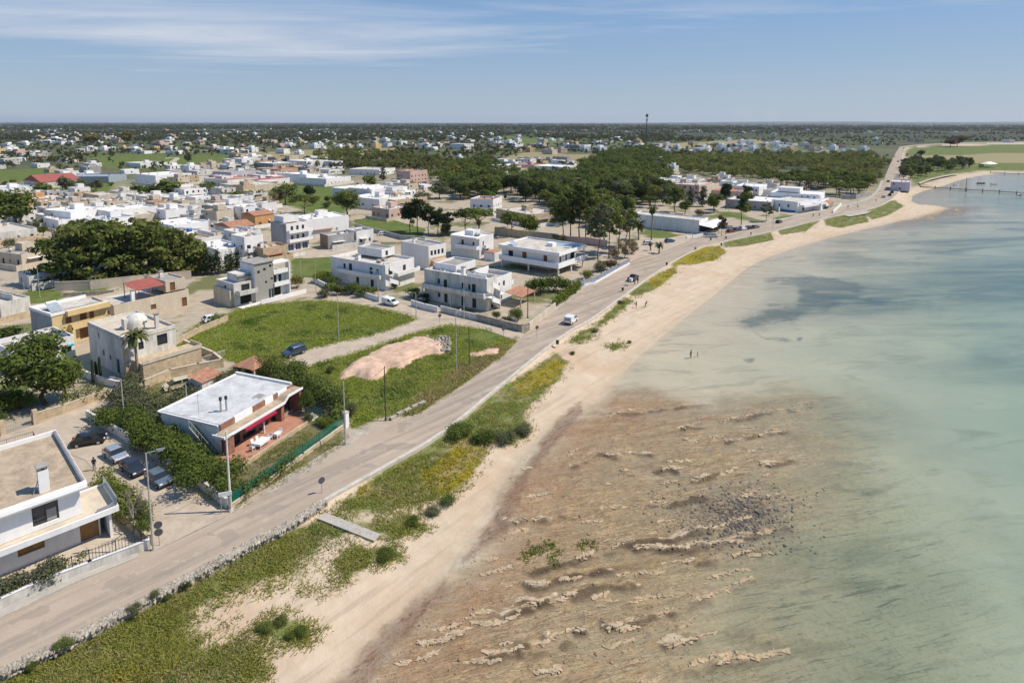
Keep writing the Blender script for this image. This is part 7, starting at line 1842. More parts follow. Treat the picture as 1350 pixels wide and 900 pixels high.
    for s in (-1, 1):
        MB().box(fx - .14, fx + .015, s * W * .72 - .17, s * W * .72 + .17, .66, .80).build('headlight', LAMP, t); MB().box(bx - .02, bx + .06, s * W * .78 - .1, s * W * .78 + .1, .72, 1.0).build('tail_light', TAIL, t)
        MB().box(g[0][0] - .25, g[0][0] - .05, s * (W + .02), s * (W + .18), g[0][1], g[0][1] + .14).build('wing_mirror', BUMP, t)
    MB().box(fx - .1, fx + .03, -W * .9, W * .9, .38, .52).build('bumper', BUMP, t); MB().box(bx - .03, bx + .1, -W * .9, W * .9, .38, .56).build('bumper', BUMP, t)
    if kind == 'suv':
        MB().tube((-2.3, 0, 1.0), (-2.48, 0, 1.0), .36, seg=14).build('spare_wheel', TYRE, t)
        for s in (-1, 1): MB().box(-1.7, .3, s * .66 - .03, s * .66 + .03, 1.82, 1.87).build('roof_rail', BUMP, t)
    if kind == 'pickup': MB().box(-2.4, -.85, -W * .85, W * .85, 1.141, 1.2).build('load_bed', BUMP, t)
    return t
def paint(n, c, m=0.25): return gloss(n, c, 0.22, m, 0.5, 0.6)
P_BLACK, P_SILVER, P_DARK, P_SLATE, P_NAVY = paint('black_car_paint', (.012, .012, .014)), paint('silver_car_paint', (.46, .48, .50), .5), paint('dark_car_paint', (.03, .032, .036)), paint('grey_blue_car_paint', (.16, .19, .22), .4), paint('navy_car_paint', (.035, .06, .11))
P_WHITE, P_CREAM, P_RED, P_GREY, P_BLUE = paint('white_car_paint', (.78, .78, .77), 0), paint('cream_car_paint', (.56, .50, .31), 0), paint('red_car_paint', (.32, .03, .02), 0), paint('grey_car_paint', (.2, .2, .2), .3), paint('blue_car_paint', (.05, .12, .25))
def heading(a, b):
    p, q = at(*a), at(*b); return math.degrees(math.atan2(q.y - p.y, q.x - p.x))
ST = heading((150, 575), (262, 650))
car('hatch', P_BLACK, 'glossy black hatchback parked by the stone wall at the top of the side street', 118, 585, heading((104, 586), (134, 581)))
car('hatch', P_SILVER, 'silver hatchback parked in the side street between two black cars', 153, 604, ST)
car('hatch', P_DARK, 'dark car parked close behind the silver hatchback in the hedge shade', 176, 622, ST)
car('hatch', P_SLATE, 'grey blue car parked lowest in the side street under the villa hedge', 210, 636, ST)
car('suv', P_NAVY, 'navy blue off road car on the track beside the meadow', 388, 468, heading((400, 465), (374, 474)))
car('van', P_WHITE, 'white van parked by the wall of the side road', 515, 402, heading((500, 398), (545, 408)))
car('van', P_WHITE, 'white van driving up the coast road', 753, 425, heading((745, 431), (775, 408)))
car('pickup', P_DARK, 'dark pickup carrying white goods on the coast road', 835, 369, heading((825, 374), (850, 358)))
pk = vp_ = at(835, 369, 1.2)
t = thing('appliance', 'white boxy appliance riding on the dark pickup', 'appliance', (pk.x - .9, pk.y - 1.2, 1.22), R(55)); MB().box(-.4, .4, -.4, .4, 0, .8).build('casing', PLASTIC, t); MB().box(-.41, -.40, -.3, .3, .1, .7).build('panel', METAL, t)
car('mpv', P_CREAM, 'beige people carrier parked behind the brick villa', 234, 512, heading((250, 505), (215, 514)))
car('hatch', P_WHITE, 'white car parked on the bar car park near the small palm', 855, 322, heading((845, 322), (866, 321))); car('hatch', P_BLUE, 'blue car parked beside the white car near the bar', 883, 319, heading((875, 320), (892, 318)))
car('hatch', P_RED, 'red car parked before the bar canopies', 964, 306, 30); car('hatch', P_NAVY, 'navy car parked right of the red one by the bar', 972, 304, 35); car('van', P_WHITE, 'white van parked in the row by the bar', 980, 302.5, 35)
car('hatch', P_BLACK, 'black car parked right of the white van by the bar', 988, 301.5, 35); car('hatch', P_GREY, 'grey car at the right end of the row by the bar', 996, 300.5, 35); car('hatch', P_BLACK, 'black car driving along the coast road beyond the bar', 1027, 293.5, heading((1020, 296), (1040, 290)))
car('hatch', P_WHITE, 'white car standing on the grass behind the small porch house', 505, 310, 20); car('hatch', P_BLACK, 'dark car under the carport of the corner house', 557, 400, heading((550, 402), (566, 396)))
car('hatch', P_WHITE, 'white car parked at the far edge of the meadow', 280, 423, heading((270, 425), (290, 420)))
for x, y, pm, kd, lb in [(1165, 260, P_WHITE, 'hatch', 'white car far up the straight road near the boathouse'), (1173, 257.5, P_BLACK, 'hatch', 'black car parked by the kerb opposite the boathouse'), (1176, 254, P_BLACK, 'hatch', 'second black car in the kerb row opposite the boathouse'), (1180, 250, P_DARK, 'hatch', 'dark car at the top of the kerb row opposite the boathouse'), (1171, 239.5, P_BLACK, 'hatch', 'black car farther up the straight road'), (1179, 206.5, P_WHITE, 'hatch', 'tiny pale car at the far end of the straight road'), (1184, 213, P_DARK, 'hatch', 'tiny dark car near the far end of the straight road')]:
    car(kd, pm, lb, x, y, 62)
# scooter at the kerb
def scooter(label, x, y, ang):
    t = thing('scooter', label, 'scooter', at(x, y, .02), R(ang))
    MB().box(-.5, .1, -.14, .14, .35, .75).box(.1, .45, -.12, .12, .25, .35).build('body', P_BLACK, t); MB().box(-.55, .05, -.15, .15, .75, .85).build('seat', BUMP, t)
    MB().tube((.55, 0, .3), (.4, 0, 1.0), .05, seg=6).tube((.4, -.3, 1.02), (.4, .3, 1.02), .025, seg=5).build('handlebar', BUMP, t)
    for xx in (-.5, .58): MB().tube((xx, -.06, .24), (xx, .06, .24), .24, seg=12).build('wheel', TYRE, t)
scooter('black scooter parked at the seaward kerb by the yellow mat', 917, 329, 50)

# ------------------------------------------------------------------ poles, lamps, signs, bins
POLEM = mat('weathered_pole', (0.40, 0.38, 0.34), 0.8, 0.15, 1.0); WOODP = mat('dark_timber_pole', (0.10, 0.075, 0.055), 0.9, 0.25, 1.0)
def pole(name, label, x, y, ytop, m=POLEM, r=.11, head=None, cat='pole', group=None, crossarm=False):
    p = at(x, y, 0); s = ppm(y) * .985; h = (y - ytop) / s
    t = thing(name, label, cat, p, 0, group)
    MB().tube((0, 0, -.2), (0, 0, h), r, r * .6, 8).build('shaft', m, t)
    MB().tube((0, 0, -.05), (0, 0, .35), r * 1.7, r * 1.3, 8).build('foot', m, t)
    if head is not None:
        a = R(head); e = Vector((math.cos(a), math.sin(a), .12))
        MB().tube((0, 0, h - .05), (e.x * 1.2, e.y * 1.2, h + .15), .045, seg=6).build('arm', m, t)
        hd = MB().tube((e.x * 1.0, e.y * 1.0, h + .14), (e.x * 1.75, e.y * 1.75, h + .2), .14, .09, 8).build('lamp_head', METAL, t)
        MB().tube((e.x * 1.15, e.y * 1.15, h + .0), (e.x * 1.6, e.y * 1.6, h + .06), .09, .07, 8).build('lens', LAMP, hd)
    if crossarm:
        MB().box(-.6, .6, -.05, .05, h - .5, h - .4).build('crossarm', m, t)
        for xx in (-.5, 0, .5): MB().tube((xx, 0, h - .4), (xx, 0, h - .22), .04, seg=6).build('insulator', FR_WHITE, t)
    return t
pole('street_lamp', 'tall pale street lamp at the corner of the modern villa wall', 203, 725, 590, head=20, cat='street lamp')
pole('utility_pole', 'concrete pole at the street corner of the brick villa', 305, 674, 563, W_WORN, .16)
pole('street_lamp', 'street lamp at the upper bend by the stone wall', 165, 562, 497, head=175, cat='street lamp')
pole('utility_pole', 'thin pole beside the gate pillar of the brick villa', 456, 586, 500, POLEM, .12); pole('utility_pole', 'dark timber pole beside the broken stone blocks', 509, 554, 480, WOODP, .12)
pole('street_lamp', 'thin lamp post at the near edge of the meadow', 447, 449, 385, head=190, cat='street lamp'); pole('street_lamp', 'lamp post at the tip of the meadow by the side road', 549, 420, 385, head=200, cat='street lamp')
pole('street_lamp', 'slim pale lamp post right of the earth mound', 602, 486, 410, head=60, cat='street lamp'); pole('utility_pole', 'dark timber pole in the grass between the mound and the coast road', 619, 482, 428, WOODP, .11)
pole('utility_pole', 'grey pole in front of the corner house facade', 612, 420, 365, POLEM, .11); pole('street_lamp', 'lamp post before the stair of the left seafront house', 499, 398, 357, head=180, cat='street lamp')
pole('utility_pole', 'wooden pole by the lean to roofs of the corner garden', 696, 419, 372, WOODP, .12, crossarm=True); pole('utility_pole', 'pole by the yellow house lane', 128, 386, 366, POLEM, .1, head=160)
for x, y, yt, lb in [(34, 400, 372, 'short dark post by the slot windowed shed'), (53, 393, 352, 'thin post in front of the slot windowed shed'), (179, 364, 338, 'post standing before the pine grove'), (873, 314, 282, 'pole on the lawn of the bar hall'), (888, 275, 262, 'pale pole behind the bar hall'), (960, 281, 266, 'pale lamp post by the cypress pair'), (1019, 300, 278, 'lamp post by the concrete frame'),
                     (462, 300, 282, 'pole at the corner of the grey wall store'), (433, 330, 300, 'pole against the brown end of the store'), (338, 344, 322, 'pole before the white two storey house'), (254, 262, 236, 'pole by the gabled house'), (306, 262, 222, 'tall pole among the red low houses'), (388, 372, 348, 'pole by the modern grey house garden'), (397, 366, 330, 'tall lamp on the lane behind the grey house'), (417, 385, 338, 'lamp post at the corner of the grey house meadow'),
                     (1042, 266, 250, 'pole beside the blue trimmed house'), (1130, 270, 252, 'lamp post by the garden wall on the straight road'), (213, 480, 420, 'thin lamp before the domed house terrace'), (249, 560, 505, 'leaning antenna pole behind the brick villa hedge')]:
    pole('utility_pole', lb, x, y, yt, POLEM, .09)
m_ = pole('guyed_mast', 'guyed mast in front of the white bar hall', 913, 314, 283, METAL, .12, cat='mast'); hh = (314 - 283) / ppm(314)
for a in (0, 2.1, 4.2): MB().tube((0, 0, hh * .8), (4 * math.cos(a), 4 * math.sin(a), 0), .03, seg=4).build('stay', METAL, m_)
tw = thing('telecom_tower', 'telecom tower with antenna crown standing above the horizon', 'tower', at(852, 189, 0)); ht = 62.0
MB().tube((0, 0, 0), (0, 0, ht), 1.3, .7, 8).build('mast', DARKM, tw); MB().tube((0, 0, ht - 6), (0, 0, ht - .5), 2.6, 2.8, 10).tube((0, 0, ht - 14), (0, 0, ht - 11), 1.8, seg=8).build('antenna_ring', DARKM, tw); MB().tube((0, 0, ht), (0, 0, ht + 7), .25, seg=5).build('lightning_rod', METAL, tw)
for x, h in ((58, 70), (72, 60), (168, 62), (210, 66), (425, 52), (1182, 70), (978, 58)):
    p = at(x, 165.5, 0); t = thing('wind_turbine' if x in (58, 168, 210) else 'pylon', 'faint tall mast on the horizon above the tree line', 'mast', p, 0, 'faint masts on the horizon'); h *= 1.2
    MB().tube((0, 0, 0), (0, 0, h), 1.6, 1.0, 6).build('mast', METAL, t)
    for a in (.5, 2.6, 4.7): MB().tube((0, 0, h), (26 * math.cos(a), 0, h + 26 * math.sin(a)), .8, .3, 4).build('blade', FR_WHITE, t) if x in (58, 168, 210) else MB().tube((-4 + a, 0, h - a), (4 - a, 0, h - a), .4, seg=4).build('crossarm', METAL, t)
cb = MB(); cpts = [(305, 674, 9.2), (456, 586, 8.6), (509, 554, 8.4), (619, 482, 8.2), (696, 419, 8.0)]; c0_ = at(305, 674)
for (x0, y0, h0), (x1, y1, h1) in zip(cpts[:-1], cpts[1:]):
    a, b = at(x0, y0) + Vector((0, 0, h0)) - c0_, at(x1, y1) + Vector((0, 0, h1)) - c0_
    for k in range(10): u, v = k / 10, (k + 1) / 10; cb.tube(a.lerp(b, u) - Vector((0, 0, 3.2 * u * (1 - u))), a.lerp(b, v) - Vector((0, 0, 3.2 * v * (1 - v))), .022, seg=4, cap=False)
cbo = cb.build('overhead_cable', DARKM); cbo.location = c0_; tag(cbo, 'thin overhead cable sagging from pole to pole along the coast road', 'cable', kind='thing')
SIGNB = mat('sign_back', (0.10, 0.10, 0.11), 0.6, 0.1)
def road_sign(label, x, y, ytop, discs=1, rz=0):
    p = at(x, y, 0); h = (y - ytop) / ppm(y); t = thing('road_sign', label, 'sign', p, R(rz)); MB().tube((0, 0, -.1), (0, 0, h), .04, seg=6).build('post', METAL, t)
    for i in range(discs): MB().tube((0, -.04, h - .42 - .85 * i), (0, -.06, h - .42 - .85 * i), .42, seg=18).build('sign_disc', SIGNB, t)
road_sign('pair of round road signs on one post seen from behind, at the modern villa corner', 211, 719, 684, 2, 25); road_sign('single round road sign seen from behind on the road apron', 425, 650, 627, 1, 40)
for x, y, yt, lb in [(664, 444, 430, 'thin bent sign post at the junction kerb'), (708, 446, 428, 'small sign post at the seaward kerb by the white van'), (580, 427, 413, 'leaning sign post at the grass corner of the side road')]: road_sign(lb, x, y, yt, 1, 30)
sg_ = thing('street_sign', 'small white street name plate on two legs at the villa corner', 'sign', at(299, 676, 0), R(20))
for xx in (-.5, .5): MB().tube((xx, 0, 0), (xx, 0, 2.4), .05, seg=6).build('leg', METAL, sg_)
MB().box(-.7, .7, -.04, .04, 2.1, 2.6).build('plate', FR_WHITE, sg_)
def bin_(label, x, y):
    t = thing('litter_bin', label, 'bin', at(x, y, 0)); MB().lathe([(0, .25), (.26, .25), (.32, 1.0), (.34, 1.02), (.28, 1.03), (.26, .5), (0, .5)], 0, 0, 12).build('drum', DARKM, t); MB().tube((.36, 0, 0), (.36, 0, 1.15), .04, seg=6).build('post', METAL, t)
for x, y, lb in [(735, 455, 'dark litter bin at the seaward kerb below the white van'), (821, 384, 'tall dark bin at the kerb above the dune plants'), (879, 350, 'dark bin at the kerb beside the yellow mat'), (937, 317, 'dark bin in the road verge below the bar'), (957, 315, 'small bin on the kerb below the parked row'), (951, 324, 'small bin at the seaward kerb tip')]: bin_(lb, x, y)

# ------------------------------------------------------------------ walls, fences, gates
def wallrun(name, label, pts, h, th, m, coping=None, cat='wall'):
    P = [at(x, y, 0) for x, y in pts]; o = P[0]; t = thing(name, label, cat, o); mb, cp = MB(), MB()
    for a, b in zip(P[:-1], P[1:]):
        d = (b - a).normalized(); n = Vector((-d.y, d.x, 0)) * th / 2; e = d * th * .5
        q = [a - o - e - n, b - o + e - n, b - o + e + n, a - o - e + n]
        mb.prism([(v.x, v.y) for v in q], -.2, h)
        n2 = n * 1.25; q2 = [a - o - e - n2, b - o + e - n2, b - o + e + n2, a - o - e + n2]; cp.prism([(v.x, v.y) for v in q2], h + .002, h + .07)
    mb.build('masonry', m, t)
    cp.build('coping', coping or m, t); return t
wallrun('street_wall', 'old concrete wall of the brick villa along the side street', [(300, 670), (262, 641), (214, 609), (165, 580), (116, 552)], 1.25, .3, W_WORN)
wallrun('front_wall', 'low tuff wall under the green fence along the coast road', [(304, 671), (350, 640), (400, 603), (452, 565)], .55, .3, W_TUFF, W_BEIGE)
def mesh_fence(label, pts, z0, h, m, step, cat='fence'):
    P = [at(x, y, 0) for x, y in pts]; o = P[0]; t = thing('mesh_fence', label, cat, o); net = MB()
    for a, b in zip(P[:-1], P[1:]):
        n = max(1, int((b - a).length / step))
        for i in range(n + 1): c = a.lerp(b, i / n) - o; MB().tube((c.x, c.y, z0), (c.x, c.y, z0 + h), .035, seg=5).build('post', m, t)
        a2, b2 = a - o, b - o; net.quad((a2.x, a2.y, z0 + .05), (b2.x, b2.y, z0 + .05), (b2.x, b2.y, z0 + h - .05), (a2.x, a2.y, z0 + h - .05))
    nm = bpy.data.materials.new('green_netting'); nm.use_nodes = True; tt = nm.node_tree; tt.nodes.clear(); oo = tt.nodes.new('ShaderNodeOutputMaterial'); aa = tt.nodes.new('ShaderNodeBsdfDiffuse'); aa.inputs[0].default_value = (.015, .12, .085, 1)
    bb = tt.nodes.new('ShaderNodeBsdfTransparent'); xx = tt.nodes.new('ShaderNodeMixShader'); xx.inputs[0].default_value = .68; tt.links.new(bb.outputs[0], xx.inputs[1]); tt.links.new(aa.outputs[0], xx.inputs[2]); tt.links.new(xx.outputs[0], oo.inputs[0])
    net.build('netting', nm, t)
mesh_fence('green mesh fence on the low tuff wall before the brick villa', [(304, 671), (350, 640), (400, 603), (452, 565)], .63, 1.35, GREENM, 2.2)
gp_ = thing('gate_pillar', 'blue and white gate pillar at the end of the green fence', 'pillar', at(457, 563, 0), R(55)); MB().box(-.3, .3, -.3, .3, -.1, 2.3).build('shaft', W_CLEAN, gp_); MB().box(-.36, .36, -.36, .36, 2.3, 2.42).build('cap', W_BEIGE, gp_); MB().box(-.32, -.301, -.25, .25, .8, 2.0).build('meter_door', mat('pale_blue_paint', (.25, .42, .55), .6, .1), gp_)
FW = [(-70, 838), (-30, 818), (0, 803), (60, 775), (120, 752), (196, 723)]
fw = wallrun('front_wall', 'whitewashed wall with railing in front of the modern villa', FW, 1.0, .35, W_WORN, W_WHITE)
P_ = [at(x, y, 0) - at(*FW[0], 0) for x, y in FW]
for a, b in zip(P_[:-1], P_[1:]):
    n = max(2, int((b - a).length / .28)); q = MB(); q.tube((a.x, a.y, 2.15), (b.x, b.y, 2.15), .03, seg=5); q.tube((a.x, a.y, 1.2), (b.x, b.y, 1.2), .025, seg=4)
    for i in range(n + 1): c = a.lerp(b, i / n); q.tube((c.x, c.y, 1.05), (c.x, c.y, 2.3), .022 if i % 8 else .045, seg=4, cap=False)
    q.build('railing', DARKM, fw)
wallrun('garden_wall', 'stone side wall of the modern villa yard behind the bare tree', [(198, 720), (176, 700), (152, 676)], 1.2, .3, W_TUFF)
wallrun('garden_wall', 'beige stone wall under the clipped hedge at the street bend', [(44, 557), (84, 545), (136, 526)], 1.3, .3, W_TUFF, W_BEIGE)
gate = thing('garden_gate', 'arched iron gate between two stone posts at the left edge', 'gate', at(26, 566, 0), heading((10, 571), (42, 560)) * math.pi / 180)
for xx in (-2.0, 2.0): MB().box(xx - .3, xx + .3, -.3, .3, -.1, 2.2).build('gate_post', W_TUFF, gate)
q = MB()
for i in range(17): xx = -1.65 + i * 3.3 / 16; q.tube((xx, 0, .1), (xx, 0, 1.5 + .5 * math.cos(xx * .95)), .02, seg=4)
q.tube((-1.7, 0, .2), (1.7, 0, .2), .03, seg=5); q.tube((-1.7, 0, 1.2), (1.7, 0, 1.2), .03, seg=5); q.build('gate_leaf', METAL, gate)
wallrun('boundary_wall', 'white wall along the side road before the corner house', [(543, 403), (560, 408), (577, 412)], 1.4, .25, W_WHITE); wallrun('boundary_wall', 'white wall with dark recess along the corner house front', [(582, 411), (606, 417), (628, 422)], 1.4, .25, W_WORN)
wallrun('boundary_wall', 'rough stone corner wall of the corner house garden', [(629, 422), (660, 430), (688, 437), (697, 435)], 1.5, .4, M_WALLSTONE); wallrun('boundary_wall', 'cream wall along the coast road beside the corner garden', [(697, 435), (715, 421), (732, 407)], 1.5, .25, W_BEIGE)
wallrun('boundary_wall', 'whitewashed wall before the dark bushes of the left seafront house', [(414, 372), (436, 383), (470, 388), (500, 398), (512, 396)], 1.3, .25, W_WHITE)
wallrun('garden_wall', 'long tan stone wall behind the raised villa', [(653, 309), (690, 314), (735, 319)], 3.0, .4, W_TUFF); wallrun('garden_wall', 'pale wall with reddish top right of the long tan wall', [(738, 320), (775, 322), (800, 326)], 2.6, .3, W_PINK)
wallrun('grove_wall', 'long beige wall in front of the pine grove', [(74, 384), (120, 382), (190, 374), (252, 368)], 2.4, .3, W_BEIGE)
wallrun('terrace_wall', 'stepped tuff wall below the domed house terrace', [(192, 512), (225, 498), (262, 490), (294, 484), (282, 474), (244, 458)], 1.5, .35, W_TUFF, W_BEIGE)
wallrun('meadow_wall', 'broken stone wall on the far edge of the bright meadow', [(232, 456), (262, 440), (290, 428), (300, 424)], 1.3, .35, W_TUFF)
wallrun('yard_wall', 'white yard wall beside the columnar cactus', [(100, 492), (118, 500), (140, 508), (158, 512)], 1.2, .25, W_WHITE); wallrun('yard_wall', 'grey yard wall along the lane below the large garden tree', [(-40, 540), (0, 530), (30, 535)], 1.6, .3, W_GREY)
wallrun('lane_wall', 'stone wall along the lane beside the yellow house', [(85, 392), (120, 390), (150, 388), (168, 380)], 1.0, .3, M_WALLSTONE); wallrun('lane_wall', 'low white wall along the lane before the orange tuff house', [(340, 345), (378, 340), (402, 336)], .9, .25, W_WHITE)
wallrun('field_wall', 'grey field wall behind the row of garden pines', [(468, 300), (500, 308), (530, 316), (560, 318)], 1.6, .3, W_GREY); wallrun('field_wall', 'long pale wall across the far left field', [(192, 203), (250, 201), (310, 200)], 3.2, .4, W_BEIGE)
wallrun('roadside_wall', 'grey wall along the straight road by the pine wood', [(1110, 262), (1128, 262), (1145, 258)], 2.4, .4, W_GREY); wallrun('roadside_wall', 'low white wall before the bar car park', [(905, 314), (935, 308), (955, 303)], .7, .3, W_WHITE)
def picket(label, pts, h, m):
    P = [at(x, y, 0) for x, y in pts]; o = P[0]; t = thing('railing_fence', label, 'fence', o); b0 = MB(); q = MB()
    for a, b in zip(P[:-1], P[1:]):
        a, b = a - o, b - o; n = int((b - a).length / .3)
        d = (b - a).normalized(); nn = Vector((-d.y, d.x, 0)) * .15; b0.prism([(v.x, v.y) for v in (a - nn, b - nn, b + nn, a + nn)], -.1, .6)
        for i in range(n + 1):
            c = a.lerp(b, i / n)
            if i % 10 == 0: MB().box(c.x - .18, c.x + .18, c.y - .18, c.y + .18, .602, h + .15).build('pier', m, t)
            else: q.box(c.x - .09, c.x + .09, c.y - .02, c.y + .02, .6, h)
    b0.build('plinth', m, t); q.build('palings', m, t)
picket('white paling fence curving round the raised villa corner', [(756, 377), (770, 377), (784, 374), (798, 366), (815, 356), (830, 348)], 1.9, W_CLEAN)
bw = thing('broken_wall', 'row of broken pale concrete blocks beside the road apron', 'rubble', at(516, 553, 0), R(52))
for i in range(5): MB().box(i * 1.5 - .2, i * 1.5 + 1.05, -.3 + .1 * (i % 2), .25 + .08 * (i % 3), -.1, .40 + .12 * (i % 2)).build('concrete_block', M_WALLSTONE, bw)
gz = thing('gazebo', 'garden gazebo with a red tiled hip roof behind the brick villa', 'gazebo', at(336, 496, 0), VILLA.ang)
q = MB(); r_ = 2.6; q.v += [(-r_, -r_, 2.5), (r_, -r_, 2.5), (r_, r_, 2.5), (-r_, r_, 2.5), (0, 0, 3.8)]; q.f += [(0, 1, 4), (1, 2, 4), (2, 3, 4), (3, 0, 4), (3, 2, 1, 0)]; q.build('roof', R_TERRA, gz)
for a in (-1, 1):
    for b in (-1, 1): MB().box(a * 2.3 - .12, a * 2.3 + .12, b * 2.3 - .12, b * 2.3 + .12, -.1, 2.5).build('post', W_BEIGE, gz)
sh = thing('tiled_shed', 'small tiled shed between beige people carrier and villa hedge', 'shed', at(272, 511, 0), VILLA.ang)
MB().box(-2, 2, -1.5, 1.5, -.1, 2.0).build('wall', W_WORN, sh); q = MB(); q.v += [(-2.2, -1.8, 1.95), (2.2, -1.8, 1.95), (2.2, 1.8, 2.6), (-2.2, 1.8, 2.6)]; q.f += [(0, 1, 2, 3)]; q.build('roof', R_TERRA, sh)

# ------------------------------------------------------------------ earth mound, walkway, villa yard
def mound(name, label, poly, hmax, m, soft):
    P = world(poly, 0); x0, y0 = P.min(0); x1, y1 = P.max(0); st = .45
    X, Y = np.meshgrid(np.arange(x0 - 1, x1 + 1, st), np.arange(y0 - 1, y1 + 1, st)); k = pmask(X.ravel() + 5 * (fbm(X.ravel() / 4, Y.ravel() / 4, 6, 4) - .5), Y.ravel() + 5 * (fbm(X.ravel() / 4, Y.ravel() / 4, 7, 4) - .5), poly, 0, soft).reshape(X.shape)
    Z = -.12 + smooth(.35, .85, k) * hmax * (.75 + .5 * fbm(X / 5, Y / 5, 3, 3)) + smooth(.4, .6, k) * (fbm(X / .9, Y / .9, 4, 3) - .4) * .7 + (k > .42) * .12
    idx = np.arange(X.size).reshape(X.shape); Q = np.stack([idx[:-1, :-1], idx[:-1, 1:], idx[1:, 1:], idx[1:, :-1]], -1).reshape(-1, 4)
    o = link(name, mesh_np(name, np.stack([X.ravel(), Y.ravel(), Z.ravel()], 1), Q, m, True)); tag(o, label, 'mound'); return o
M_SOIL = mat('pink_earth', (0.58, 0.40, 0.285), 0.95, 0.2, 0.6, 0.6); M_RUB = mat('grey_rubble', (0.42, 0.37, 0.31), 0.95, 0.3, 1.2, 0.8)
mound('earth_mound', 'long mound of pinkish excavated earth on the green plot', [(450, 494), (468, 478), (500, 463), (540, 450), (572, 447), (590, 455), (578, 468), (548, 478), (512, 490), (484, 500), (458, 501)], 1.1, M_SOIL, 2.2)
mound('earth_mound', 'small patch of grey pink earth near the coast road', [(612, 467), (632, 459), (655, 458), (650, 466), (625, 471)], .35, M_SOIL, 1.2)
rr = random.Random(3)
rub = MB(); c0 = at(578, 455, 0)
for i in range(90):
    p = at(rr.uniform(562, 594), rr.uniform(447, 466), 0) - c0; s = rr.uniform(.15, .5); rub.tube((p.x, p.y, .3), (p.x + rr.uniform(-.3, .3), p.y + rr.uniform(-.3, .3), .5 + s), s, s * .6, 5)
tag(rub.build('rubble', M_RUB), 'grey stone rubble tipped at the far end of the earth mound', 'rubble', kind='stuff'); bpy.data.objects['rubble'].location = c0
w0, w1_ = at(424, 679, -.25), at(498, 708, -.75); d_ = (w1_ - w0); nn = Vector((-d_.y, d_.x, 0)).normalized() * .62
q = MB(); q.v += [w0 - nn, w1_ - nn, w1_ + nn, w0 + nn]; q.v = [tuple(v) for v in q.v]; q.v += [(a, b, c - .2) for a, b, c in q.v]; q.f += [(0, 1, 2, 3), (7, 6, 5, 4), (0, 4, 5, 1), (1, 5, 6, 2), (2, 6, 7, 3), (3, 7, 4, 0)]
tag(q.build('walkway', M_CONC), kind='structure')
c_ = [npt(-26, -8.5), npt(3.5, -6.2), npt(3.2, 8), npt(1.6, 8), npt(1.6, .3), npt(-26, .3)]
tag(obj('villa_yard', [(p.x, p.y, .004) for p in c_], [tuple(range(6))], mat('cream_paving', (0.52, 0.44, 0.34), .9, .12, .8, .2)), kind='structure')
c_ = [vpt(14, -6.5), vpt(14, 3), vpt(17.5, 3), vpt(19.5, -6)]
# ------------------------------------------------------------------ people
SKIN = mat('skin', (0.42, 0.25, 0.17), 0.6, 0.05)
TMP = bpy.data.scenes.new('tmp')
def person(label, loc, rz, scale=1.0, top=(.03, .03, .04), legs=(.05, .06, .09), stride=.18, bend=0.0, hair=(.03, .02, .015), arm=(0.2, 0.3), group=None):
    t = thing('person', label, 'person', loc, R(rz), group); s = scale
    def j(x, y, z): return (x * s, y * s, z * s)
    lean = bend * .5
    V = [j(0, 0, .95), j(lean * .4, 0, 1.2), j(lean * .8, 0, 1.42), j(lean * .95, 0, 1.53), j(lean * 1.0 + .02, 0, 1.64), j(lean + .01, 0, 1.72),
         j(0, .09, .90), j(stride * .5, .1, .50), j(stride - .02, .1, .08), j(stride + .13, .1, .04), j(0, -.09, .90), j(-stride * .35, -.1, .50), j(-stride, -.1, .08), j(-stride + .14, -.1, .04),
         j(lean * .75, .18, 1.40), j(lean * .75 + arm[0] * .5, .24, 1.13), j(lean * .75 + arm[0] * 1.3, .23, .90), j(lean * .75 + arm[0] * 1.5, .23, .80), j(lean * .75, -.18, 1.40), j(lean * .75 - arm[1] * .3, -.24, 1.13), j(lean * .75 + arm[1] * .4, -.23, .90), j(lean * .75 + arm[1] * .6, -.23, .80)]
    E = [(0, 1), (1, 2), (2, 3), (3, 4), (4, 5), (0, 6), (6, 7), (7, 8), (8, 9), (0, 10), (10, 11), (11, 12), (12, 13), (2, 14), (14, 15), (15, 16), (16, 17), (2, 18), (18, 19), (19, 20), (20, 21)]
    Rr = [.145, .13, .155, .06, .098, .075, .095, .065, .045, .035, .095, .065, .045, .035, .065, .048, .035, .038, .065, .048, .035, .038]
    me = bpy.data.meshes.new('body'); me.from_pydata(V, E, []); o = bpy.data.objects.new('body', me); TMP.collection.objects.link(o)
    md = o.modifiers.new('s', 'SKIN'); sk = me.skin_vertices[0].data
    for i, r in enumerate(Rr): sk[i].radius = (r * s, r * s * (1.15 if i in (1, 2) else 1))
    sk[0].use_root = True
    o.modifiers.new('u', 'SUBSURF').levels = 1
    TMP.view_layers[0].update(); dg = TMP.view_layers[0].depsgraph; me2 = bpy.data.meshes.new_from_object(o.evaluated_get(dg)); bpy.data.objects.remove(o); bpy.data.meshes.remove(me)
    ct, cl = mat('cloth_%d_%d_%d' % tuple(int(c * 100) for c in top), top, .9, .1), mat('cloth_%d_%d_%d' % tuple(int(c * 100) for c in legs), legs, .9, .1)
    me2.materials.clear()
    for m in (SKIN, ct, cl): me2.materials.append(m)
    for p in me2.polygons:
        c = p.center / s; p.material_index = 0 if c.z > 1.50 or (abs(c.y) > .17 and c.z < 1.12 and c.z > .7) else (1 if c.z > .93 else 2); p.use_smooth = True
    b = bpy.data.objects.new('body', me2); COL.objects.link(b); b.parent = t
    hm = MB().lathe([(.085, 1.60), (.112, 1.66), (.105, 1.74), (.06, 1.79), (0, 1.80)], 0, 0, 10); hm.v = [((x - .02 + lean) * s, y * s, z * s) for x, y, z in hm.v]; hm.build('hair', mat('dark_hair', hair, .8, .1), t, True)
    return t
